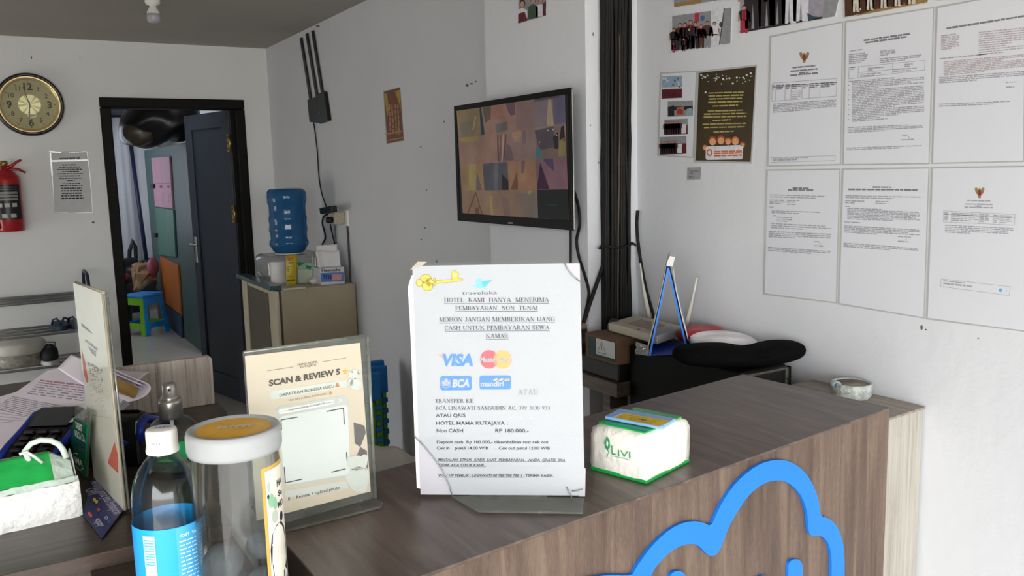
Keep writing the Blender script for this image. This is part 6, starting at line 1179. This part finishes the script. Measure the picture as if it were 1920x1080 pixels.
b = MB(); b.prism([w1(*p) for p in ((640, 397), (654, 394), (656, 424), (641, 421))], PWS.n * .012, WHT, .002); b.build('plate', sk)
BEI = mat('beige_plug_plastic', 'b0a48e', .5, var=.08); b = MB(); b.prism([w1(x, y, .0125) for x, y in ((638, 400), (651, 398), (652, 420), (640, 418))], PWS.n * .055, BEI, .004); b.build('multi_plug', sk)
b = MB(); b.cyl(w1(647, 411, .068), w1(647, 411, .098), .016, BLK, 14); b.build('plug', sk)
ad = MB(); ad.prism([w1(x, y, .0685) for x, y in ((632, 389), (656, 384), (657, 396), (634, 400))], PWS.n * .03, BLK, .003); ao = ad.build('power_adapter'); tag(ao, 'black power adapter plugged above the beige multi plug', 'adapter')
cable('power_cable', [w1(x, y, .006) for x, y in ((590, 229), (593, 250), (597, 285), (600, 330), (605, 362), (613, 385), (618, 402), (623, 430), (631, 462), (633, 472))], .0035, 'thin black cord running from the wall box down behind the white tissue box')
cable('power_cable', [w1(x, y, .01) for x, y in ((619, 401), (610, 406), (608, 420), (612, 435), (613, 447), (608, 458), (610, 472))], .005, 'black cord dangling left of the socket beside the blue water bottle')
cable('power_cable', [w1(x, y, .006) for x, y in ((652, 414), (654, 435), (656, 470), (658, 505), (659, 530))], .005, 'dark cord hanging straight from the plug to the fridge top', mat('dark_brown_cord', '3b3330', .5))
cable('power_cable', [w1(x, y, .006) for x, y in ((630, 420), (631, 445), (633, 470))], .004, 'grey cord hanging under the beige multi plug', mat('grey_cord', '55575a', .5))

# ------------------------------------------------------------------ fridge and the things on it
FRZ = 1.52 - .565; FBE = mat('beige_fridge_enamel', 'a5977d', .42, var=.05, vs=7, bump=.03); FBD = mat('beige_door_enamel', 'b8ae97', .4, var=.05, vs=7); FDK = mat('fridge_handle_recess', '544c3f', .5, var=.08)
fr = thing('fridge', (1.34, 4.45, 0), 'old beige fridge standing in the far right corner beside the doorway', 'fridge')
b = MB(); b.box((1.160, 4.13, .03), (XW - .006, 4.76, FRZ), FBE, .006); b.build('cabinet', fr)
b = MB(); b.box((1.150, 4.14, .05), (1.1595, 4.75, FRZ - .008), mat('fridge_gasket', '4b4438', .6)); b.build('gasket', fr)
b = MB(); b.box((1.132, 4.13, .04), (1.1495, 4.76, FRZ - .004), FBD, .005); dr0 = b.build('door', fr)
b = MB(); b.box((1.127, 4.26, .10), (1.1315, 4.66, FRZ - .03), FDK, .003); b.build('door_recess', dr0)
b = MB(); b.box((1.122, 4.665, .04), (1.1315, 4.76, FRZ - .004), FBD, .004); b.build('door_grip', dr0)
for x in (1.16, 1.48):
    for y in (4.16, 4.70): b = MB(); b.cyl((x, y, 0), (x, y, .0295), .02, BLK, 12); b.build('foot', fr)
TLT = mat('dark_teal_tray', '2a4d52', .3, var=.12, vs=20, coat=.2); b = MB(); b.box((1.105, 4.135, FRZ + .0005), (1.165, 4.80, FRZ + .022), TLT, .003); tr = b.build('tray'); tag(tr, 'dark teal tray overhanging the fridge door edge', 'tray')
b = MB(); b.box((1.166, 4.10, FRZ + .0005), (1.275, 4.40, FRZ + .010), mat('cream_board', 'b9b3a3', .5, var=.06), .001); tag(b.build('cutting_board'), 'thin cream board lying under the white cup on the fridge', 'board')
fz = FRZ + .0108
c = onZ(526, 532, fz); c.y = max(c.y, 4.13); b = MB(); cw = onZ(537, 532, fz).x - onZ(514, 532, fz).x; ch_ = onY(526, 490, c.y).z - fz; b.lathe([(.036, 0), (.038, .004), (.0385, ch_ - .004), (.036, ch_), (.0345, ch_ - .006), (.034, .01), (0, .008)], mat('white_cup_plastic', 'd3d1cd', .5, var=.03), (c.x, c.y + .03, fz), n=32); tag(b.build('paper_cup'), 'plain white cup on the fridge left of the yellow sachet', 'cup')
yy = 4.128; b = MB(); YEL = mat('yellow_sachet_foil', 'b09a14', .35, var=.12, vs=30, bump=.3, bs=40); p = [onY(x, y, yy) for x, y in ((536, 479), (557, 478), (554, 534), (537, 535))]; p[2].z = p[3].z = max(p[2].z, FRZ + .0125)
b.grid(lambda u, v: p[3].lerp(p[2], u).lerp(p[0].lerp(p[1], u), v) + V3((0, -.010 * math.sin(PI * u) * math.sin(PI * v), 0)), 10, 14, YEL, thick=.004); pr = Print(b, Pl(V3((0, yy - .0115, 0)), (1, 0, 0), (0, 0, 1)))
pr.words(541, 493, 552, 492, 2.4, mat('sachet_dark', '4a3a14', .5), 1, (4, 6), .8); pr.poly([(538, 482), (553, 481), (546, 489), (540, 490)], mat('sachet_orange', 'b06a1c', .4), 1); pr.words(539, 526, 552, 525, 3.4, mat('sachet_dark', '4a3a14'), 1, (3, 5), .8)
for k in range(5): pr.words(539, 500 + k * 4.6, 553, 499.4 + k * 4.6, .9, mat('sachet_dark', '4a3a14'), 1, (3, 6), .8)
tag(b.build('sachet'), 'tall yellow sachet leaning upright at the front edge of the fridge top', 'sachet')
# clear tub as dispenser base, bottle on top
gy = 4.50; gb = onY(541, 477, gy); gx = onY(540, 420, gy).x; wd = thing('water_dispenser', (gx, gy, FRZ), 'clear rounded dispenser tub with white collar on the fridge under the blue bottle', 'dispenser')
tx0, tx1 = onY(484, 505, 4.36).x, XW - .03; tz1 = onY(540, 480, 4.36).z; CLT = clear('clear_tub_plastic', 'e6e8e8', .08, .55, .1, .14, 'b9bab8')
tx0 = max(tx0, 1.17); b = MB(); b.box((tx0, 4.37, FRZ + .001), (tx1 - .02, 4.66, tz1), CLT, .035, seg=5, smooth=True); b.build('tub', wd)
b = MB(); b.lathe([(.075, tz1 + .0005), (.078, tz1 + .006), (.07, gb.z - .001)], WHT, (gx, gy, 0), n=36); b.build('collar', wd)
b = MB(); b.lathe([(.026, 0), (.026, .012), (.018, .014), (.018, .03)], CHROME, (tx0 + .03, 4.365, FRZ + .05), (0, -1, 0), 20); b.build('tap', wd)
GB = mat('blue_bottle_plastic', '2b6494', .14, var=.05, vs=5, trans=.35, ior=1.2, coat=.4); zy = lambda y: onY(541, y, gy).z; rx_ = lambda px_: px_ * .5 * gy * .89 / 1600
prof = [(18, 477), (27, 474), (34, 469), (37, 463), (40.5, 459), (41.5, 455), (40.5, 451), (38.5, 446), (38.5, 436), (40, 432), (40, 427), (39, 421), (39, 416), (40, 412), (40, 407), (38.5, 402), (38.5, 386), (39.5, 382), (41, 378), (41.5, 368), (40.5, 360), (36, 354.5), (28, 353), (0, 352.5)]
bo = thing('gallon_bottle', (gx, gy, gb.z), 'large upturned blue water bottle standing in the back right corner', 'bottle'); b = MB(); b.lathe([(rx_(2 * r), zy(y)) for r, y in prof], GB, (gx, gy, 0), n=56); b.build('bottle_body', bo)
b = MB(); b.lathe([(.026, gb.z - .002), (.026, zy(476.5))], GB, (gx, gy, 0), n=24); b.build('neck', bo)
# tissue box and packs
HB = onY(600, 528, 4.2); h1, h2 = onY(600, 504, 4.16), onY(645, 503, 4.16); hz1 = h1.z; hx1, hx2 = h1.x, h2.x; hb = thing('bulb_carton', ((hx1 + hx2) / 2, 4.2, FRZ), 'blue and white bulb carton reading Hannochs beside the wall, crammed with white napkins', 'box')
hb['label'] = 'blue and white printed carton beside the wall, crammed with white napkins'
b = MB(); hx2 = min(hx2, XW - .04); b.box((hx1, 4.16, FRZ + .0005), (hx2, 4.30, hz1), mat('carton_white', 'c9c9cb', .5), .001); pr = Print(b, Pl((0, 4.1598, 0), (1, 0, 0), (0, 0, 1)))
CBU = mat('carton_blue', '4f76b0', .45, var=.06); pr.poly([(601, 512), (644, 510), (645, 527.5), (602, 529)], CBU, 1); pr.text('Hannochs', 603, 509.5, 638, 508, 5, INKB, 2, .03)
for k in range(4): pr.poly([(606 + k * 4, 515), (608.6 + k * 4, 515), (610 + k * 4, 523), (607.4 + k * 4, 523)], mat('carton_navy', '22356e', .5), 2)
pr.rrect([(622, 514), (641, 513), (642, 519), (622, 520)], 1, mat('carton_pink', 'c98a96', .5), 3); pr.rrect([(622, 520), (640, 519), (640, 525), (622, 526)], 1, mat('carton_peach', 'c09a86', .5), 3); b.build('carton', hb)
b = MB(); nx0, nx1 = hx1 + .012, hx2 - .004; rn = random.Random(8)
b.grid(lambda u, v: V3((nx0 - .012 * v + (nx1 - nx0 + .012 * v) * u, 4.21 + .02 * math.sin(u * 4) + .01 * v, hz1 - .005 + .085 * v + .006 * math.sin(u * 7))), 12, 8, mat('white_napkin', 'd9d6d3', .8, var=.03), thick=.004); b.build('front_napkin', hb)
b = MB(); b.grid(lambda u, v: V3((nx0 + .005 + (nx1 - nx0) * u, 4.255 + .008 * math.sin(u * 5), hz1 - .005 + .115 * v)), 12, 8, mat('white_napkin', 'd9d6d3'), thick=.006); b.build('back_napkin', hb)
g0 = onY(556, 522, 4.33); g1_ = onY(585, 520, 4.33); tk2 = thing('tissue_pack', ((g0.x + g1_.x) / 2, 4.34, FRZ), 'pale green tissue pack on the fridge in front of the clear tub', 'tissues'); gt = onY(570, 503, 4.33).z; gtt = onY(570, 490, 4.33).z
b = MB(); b.box((g0.x, 4.30, FRZ + .0005), (g1_.x, 4.365, gt), mat('pale_green_pack', 'b9c4ae', .5, var=.04), .004); b.build('pack_body', tk2)
b = MB(); b.prism([V3((g0.x, 4.30, gt + .0005)), V3((g1_.x, 4.30, gt + .0005)), V3((g1_.x - .004, 4.31, gtt - .01)), V3((g0.x, 4.31, gtt))], (0, .04, 0), mat('pale_green_film', '9fbfa4', .4, var=.06), .001); pr = Print(b, Pl((0, 4.2995, 0), (1, 0, 0), (0, 0, 1))); pr.poly([(556, 491), (572, 494), (560, 499)], mat('pack_green', '17823f', .4), 6); pr.poly([(572, 497), (584, 499), (582, 506), (574, 503)], mat('pack_green', '17823f'), 6); b.build('pack_top', tk2)
b = MB(); c = onY(592, 522, 4.25); b.blob((c.x - .01, 4.25, FRZ + .018), (.03, .03, .0175), mat('white_napkin', 'd9d6d3'), 16, 10, bump(.004, 110)); tag(b.build('crumpled_tissue'), 'crumpled white tissue on the fridge left of the printed carton', 'tissue')

# ------------------------------------------------------------------ rear room seen through the doorway
CAB = mat('teal_cabinet', '364d4c', .5, var=.08, vs=6); PNK = mat('pink_panel', '9d7483', .5, var=.06, vs=12); GRN_ = mat('green_panel', '3a6252', .5, var=.1, vs=8); ORG = mat('orange_panel', 'a05619', .45, var=.06); NV = mat('navy_panel', '26374a', .45, var=.08)
CX = 1.42; cbn = thing('storage_cabinet', (1.68, 8.6, 0), 'teal cabinet with pink, green, orange and navy panels inside the doorway', 'cabinet')
ctz = 1.80
b = MB(); b.box((CX, 7.45, 0), (RX1 - .02, 9.95, ctz), CAB, .004); b.build('carcass', cbn)
def panel(name, pts, m, X=CX - .002, th=.018):
    b = MB(); b.prism([onX(*p, X) for p in pts], (-th, 0, 0), m, .003); return b.build(name, cbn)
pk_ = panel('pink_panel', [(287, 296), (321, 293), (327, 391), (294, 387)], PNK); gn_ = panel('green_panel', [(294.5, 389), (328, 393), (333, 482), (301, 478)], GRN_)
b = MB(); pr = Print(b, Pl((CX - .0206, 8, 0), (0, -1, 0), (0, 0, 1))); MK = mat('panel_marks', '7d4a5c', .6)
for x, y in ((302, 350), (316, 350)): pr.ell(x, y, 3, 3, mat('dark_red_dot', '6d1f34', .5), 1, 12)
for k in range(5): pr.words(303, 362 + k * 5, 308, 363 + k * 5, 1, MK, 1, (2, 4), .6); pr.words(315, 362 + k * 5, 321, 363 + k * 5, 1, MK, 1, (2, 4), .6)
pr.bar(291, 344, 321, 343, 1, MK, 1); b.build('panel_print', cbn)
panel('orange_panel', [(303, 480), (337, 497), (343, 590), (309, 565)], ORG); panel('navy_panel', [(309.5, 568), (343, 593), (347, 672), (316, 660)], NV)
for x, y in ((288, 349), (293, 441)):
    b = MB(); b.prism([onX(x - 2, y - 4, CX - .021), onX(x + 3, y - 4, CX - .021), onX(x + 3, y + 4, CX - .021), onX(x - 2, y + 4, CX - .021)], (-.02, 0, 0), BLK, .002); b.build('key_lock', cbn)
# black bag on the cabinet
GAR = mat('glossy_black_bag', '070708', .33, var=.2, vs=20, bump=.5, bs=12, spec=.4); bgc = onX(292, 252, 1.36)
tb = thing('garbage_bag', (1.28, 7.95, ctz), 'big shiny black plastic bag lying on top of the teal cabinet', 'bag')
b = MB()
def crump(v): return v + V3((0, .02 * math.sin(v.z * 25 + v.x * 9), .022 * math.sin(v.x * 22 + v.y * 8))) + V3((0, 0, -.12 * max(0, -v.x / .33)))
b.blob((1.28, 7.95, ctz + .225), (.33, .32, .215), GAR, 48, 28, crump, 2.3); b.build('bag_body', tb)
b = MB(); b.blob((1.08, 7.80, ctz + .075), (.13, .13, .10), mat('brown_bag_end', '2f281d', .4, var=.25, vs=18, bump=.5, bs=12), 24, 16, bump(.006, 40)); b.build('bag_end', tb)
c = onX(347, 205, 1.5); b = MB(); b.blob((1.585, 8.0, ctz + .41), (.07, .05, .035), mat('red_white_package', 'a86a70', .5, var=.4, vs=30), 14, 10); tag(b.build('small_package'), 'small red and white package on top of the black bag', 'package')
# curtain with folds at the far end, pole leaning on it
CUR = mat('pale_lilac_curtain', 'd6d6da', .8, var=.05, vs=3); cy_ = 10.9
cut = thing('curtain', (1.25, cy_, .3), 'long pale lilac curtain in folds at the end of the rear room', 'curtain')
b = MB(); zc1 = onY(240, 221, cy_).z; b.grid(lambda u, v: V3((.85 + .85 * u, cy_ + (.07 * math.sin(u * 19 + .4 * math.sin(v * 3)) + .02 * math.sin(u * 47)) * (1 - .2 * v), .002 + (zc1 - .002) * v)), 90, 10, CUR, thick=.004); b.build('cloth', cut)
b = MB(); b.cyl((.7, cy_, zc1 + .02), (1.8, cy_, zc1 + .02), .012, BLK, 10); b.build('rod', cut)
b = MB(); b.box((.9, RY1 - .25, onY(240, 222, RY1 - .25).z), (1.9, RY1 - .002, 2.5), mat('blue_grey_beam', '6f7484', .7, var=.04)); struct(b.build('trim_5'))
b = MB(); c = onY(251, 214, 11.1); b.box((c.x - .06, 11.05, c.z - .08), (c.x + .07, 11.14, c.z + .08), NV, .004); tag(b.build('wall_box'), 'dark square box fixed high on the end beam above the curtain', 'box')
b = MB(); c = onY(198, 213, 11.1); b.blob((c.x, 11.1, c.z), (.045, .04, .045), BLKG, 16, 10); tag(b.build('ceiling_camera'), 'small black dome camera high at the left of the doorway view', 'camera')
PYY = 10.3; po = thing('mop_pole', onY(277, 494, PYY), 'dark blue mop pole leaning diagonally across the pale curtain', 'mop'); b = MB(); b.cyl(onY(239, 226, PYY + .4), onY(275, 490, PYY), .022, mat('dark_blue_pole', '20294a', .4, var=.05), 12); b.build('pole', po); b = MB(); c = onY(276, 495, PYY); b.blob(c, (.10, .06, .06), mat('dark_mop_head', '2b2b30', .9, var=.2), 16, 10, bump(.008, 60)); b.build('mop_head', po)
PY2 = 10.5; br = thing('broom', (onY(218, 480, PY2).x, PY2, 0), 'pale blue broom stick with green tip just inside the doorway', 'broom'); b = MB(); b.cyl(onY(216, 398, PY2), onY(218, 480, PY2), .014, mat('pale_blue_stick', '6f86b0', .4), 10); c_ = onY(218, 480, PY2); b.cyl(c_, (c_.x + .02, PY2, 0), .014, mat('pale_blue_stick', '6f86b0'), 10); b.build('stick', br); b = MB(); c0, c1 = onY(208, 395, PY2), onY(219, 398, PY2); b.box((c0.x, PY2 - .02, c1.z), (c1.x, PY2 + .02, c1.z + .035), mat('green_broom_tip', '12924a', .4), .004); b.build('green_tip', br)
# vacuum hose, bin, heap of bags, stool
vc = thing('vacuum_cleaner', (onY(248, 545, 10.5).x, 10.5, 0), 'black vacuum cleaner with an upright hose before the curtain', 'vacuum cleaner'); b = MB(); b.tube([onY(x, y, 10.5) for x, y in ((244, 540), (242, 500), (243, 470), (250, 450), (254, 462), (256, 505), (256, 520))], .022, BLK, 10); b.build('hose', vc); b = MB(); c = onY(249, 508, 10.45); b.blob(c, (.11, .12, .09), mat('dark_grey_vacuum', '1b1c22', .4), 18, 12); b.build('motor_body', vc); b = MB(); c = onY(246, 545, 10.45); b.box((c.x - .07, 10.38, 0), (c.x + .09, 10.52, .62), mat('dark_grey_vacuum', '1b1c22'), .02); b.build('lower_body', vc)
tcn = onZ(225, 578, 0); tcn = V3((onY(225, 560, 9.8).x, 9.8, 0)); tcb = thing('waste_bin', tcn, 'dark waste bin with a red bag on top inside the doorway', 'bin'); zz_ = onY(222, 533, 9.8).z; b = MB(); b.lathe([(.10, .001), (.13, zz_)], mat('dark_bin_plastic', '20242a', .5, var=.1), tcn, n=28); b.build('bin_body', tcb); b = MB(); b.blob(tcn + V3((.02, 0, zz_ + .05)), (.10, .09, .07), mat('dark_red_bag', '7c1f2c', .35, var=.1), 18, 12, bump(.008, 40)); b.build('red_bag', tcb); b = MB(); b.tube([tcn + V3((-.09, 0, zz_ + .02)), tcn + V3((-.08, 0, zz_ + .22)), tcn + V3((-.02, 0, zz_ + .27)), tcn + V3((.05, 0, zz_ + .2)), tcn + V3((.07, 0, zz_ + .06))], .02, mat('dark_bag_handle', '35302e', .6), 8); b.build('bag_handles', tcb)
hp = thing('paper_bags', (1.17, 9.4, 0), 'heap of brown paper bags on a low dark table in the rear room', 'bags'); KR = mat('kraft_paper', '8a6a4c', .7, var=.15, vs=14, bump=.4, bs=12)
hy_ = 9.4; zt9 = onY(285, 545, hy_).z; b = MB(); xa, xb = onY(256, 540, hy_).x, onY(314, 540, hy_).x; xb = min(xb, 1.375)
b.box((xa, 9.2, zt9 - .04), (xb, 9.7, zt9), mat('dark_low_table', '2b241e', .5), .004); b.build('low_table', hp)
for x in (xa + .02, xb - .05): b = MB(); b.box((x, 9.22, 0), (x + .03, 9.26, zt9 - .041), mat('pale_table_leg', '8d8576', .5)); b.build('table_leg', hp)
_rj = random.Random(21); jag = lambda v: v + V3((_rj.uniform(-.02, .02), _rj.uniform(-.02, .02), _rj.uniform(-.025, .025)))
for k, (px_, py_, rx2, rz2) in enumerate(((268, 525, .09, .11), (288, 516, .11, .13))): c = onY(px_, py_, hy_); b = MB(); b.blob((min(c.x, 1.25), hy_ + .05 * k, max(c.z, zt9 + rz2 * .8)), (rx2, .1, rz2), KR, 13, 8, jag, 4); b.sm = [False] * len(b.sm); b.build('brown_bag', hp)
b = MB(); c = onY(291, 500, hy_ - .05); c.x = min(c.x, 1.32); b.blob(c, (.06, .06, .10), mat('dusty_pink_bag', '8f4a56', .5, var=.2, vs=20), 16, 12, bump(.008, 40)); b.build('pink_bag', hp)
b = MB(); c = onY(298, 533, hy_ - .12); b.prism([onY(x, y, 9.19) for x, y in ((262, 545), (285, 527), (293, 526), (293, 545))], (0, .1, 0), BLK, .004); b.build('black_tray', hp)
st_c = onZ(284, 628, 0); sx0, sy0 = st_c.x - .025, st_c.y + .14; st = thing('plastic_stool', (sx0, sy0, 0), 'blue and green plastic step stool standing on the rear room floor', 'stool'); shh = onY(285, 548, sy0).z
SB, SG2 = mat('stool_bright_blue', '1f80cc', .35, var=.05), mat('stool_bright_green', '6aa81e', .35, var=.05); ang = .62
Ts = Matrix.Translation((sx0, sy0, 0)) @ Matrix.Rotation(ang, 4, 'Z'); a_, t_ = .15, .115
b = MB(); b.box((-t_ - .02, -t_ - .01, shh - .03), (t_ + .02, t_ + .01, shh), SB, .008, Ts); b.build('seat', st)
def frame(name, sgn, axis, m):
    b = MB(); 
    def P(u, w, z): k = a_ + (t_ - a_) * z / shh; o = sgn * (k + w); return Ts @ (V3((u * k / a_, o, z)) if axis == 'y' else V3((o, u * k / a_, z)))
    for u0, u1, z0, z1 in ((-a_, -a_ + .05, 0, shh - .031), (a_ - .05, a_, 0, shh - .031), (-a_ + .05, a_ - .05, .07, .12), (-a_ + .05, a_ - .05, shh - .10, shh - .031)):
        v = [P(u, w, z) for z in (z0, z1) for w in (-.008, .008) for u in (u0, u1)]; b.add(v, [[0, 1, 3, 2], [4, 5, 7, 6], [0, 1, 5, 4], [2, 3, 7, 6], [0, 2, 6, 4], [1, 3, 7, 5]], m)
    b.build(name, st)
frame('green_side', -1, 'x', SG2); frame('green_side', 1, 'x', SG2); frame('blue_side', -1, 'y', SB); frame('blue_side', 1, 'y', SB)
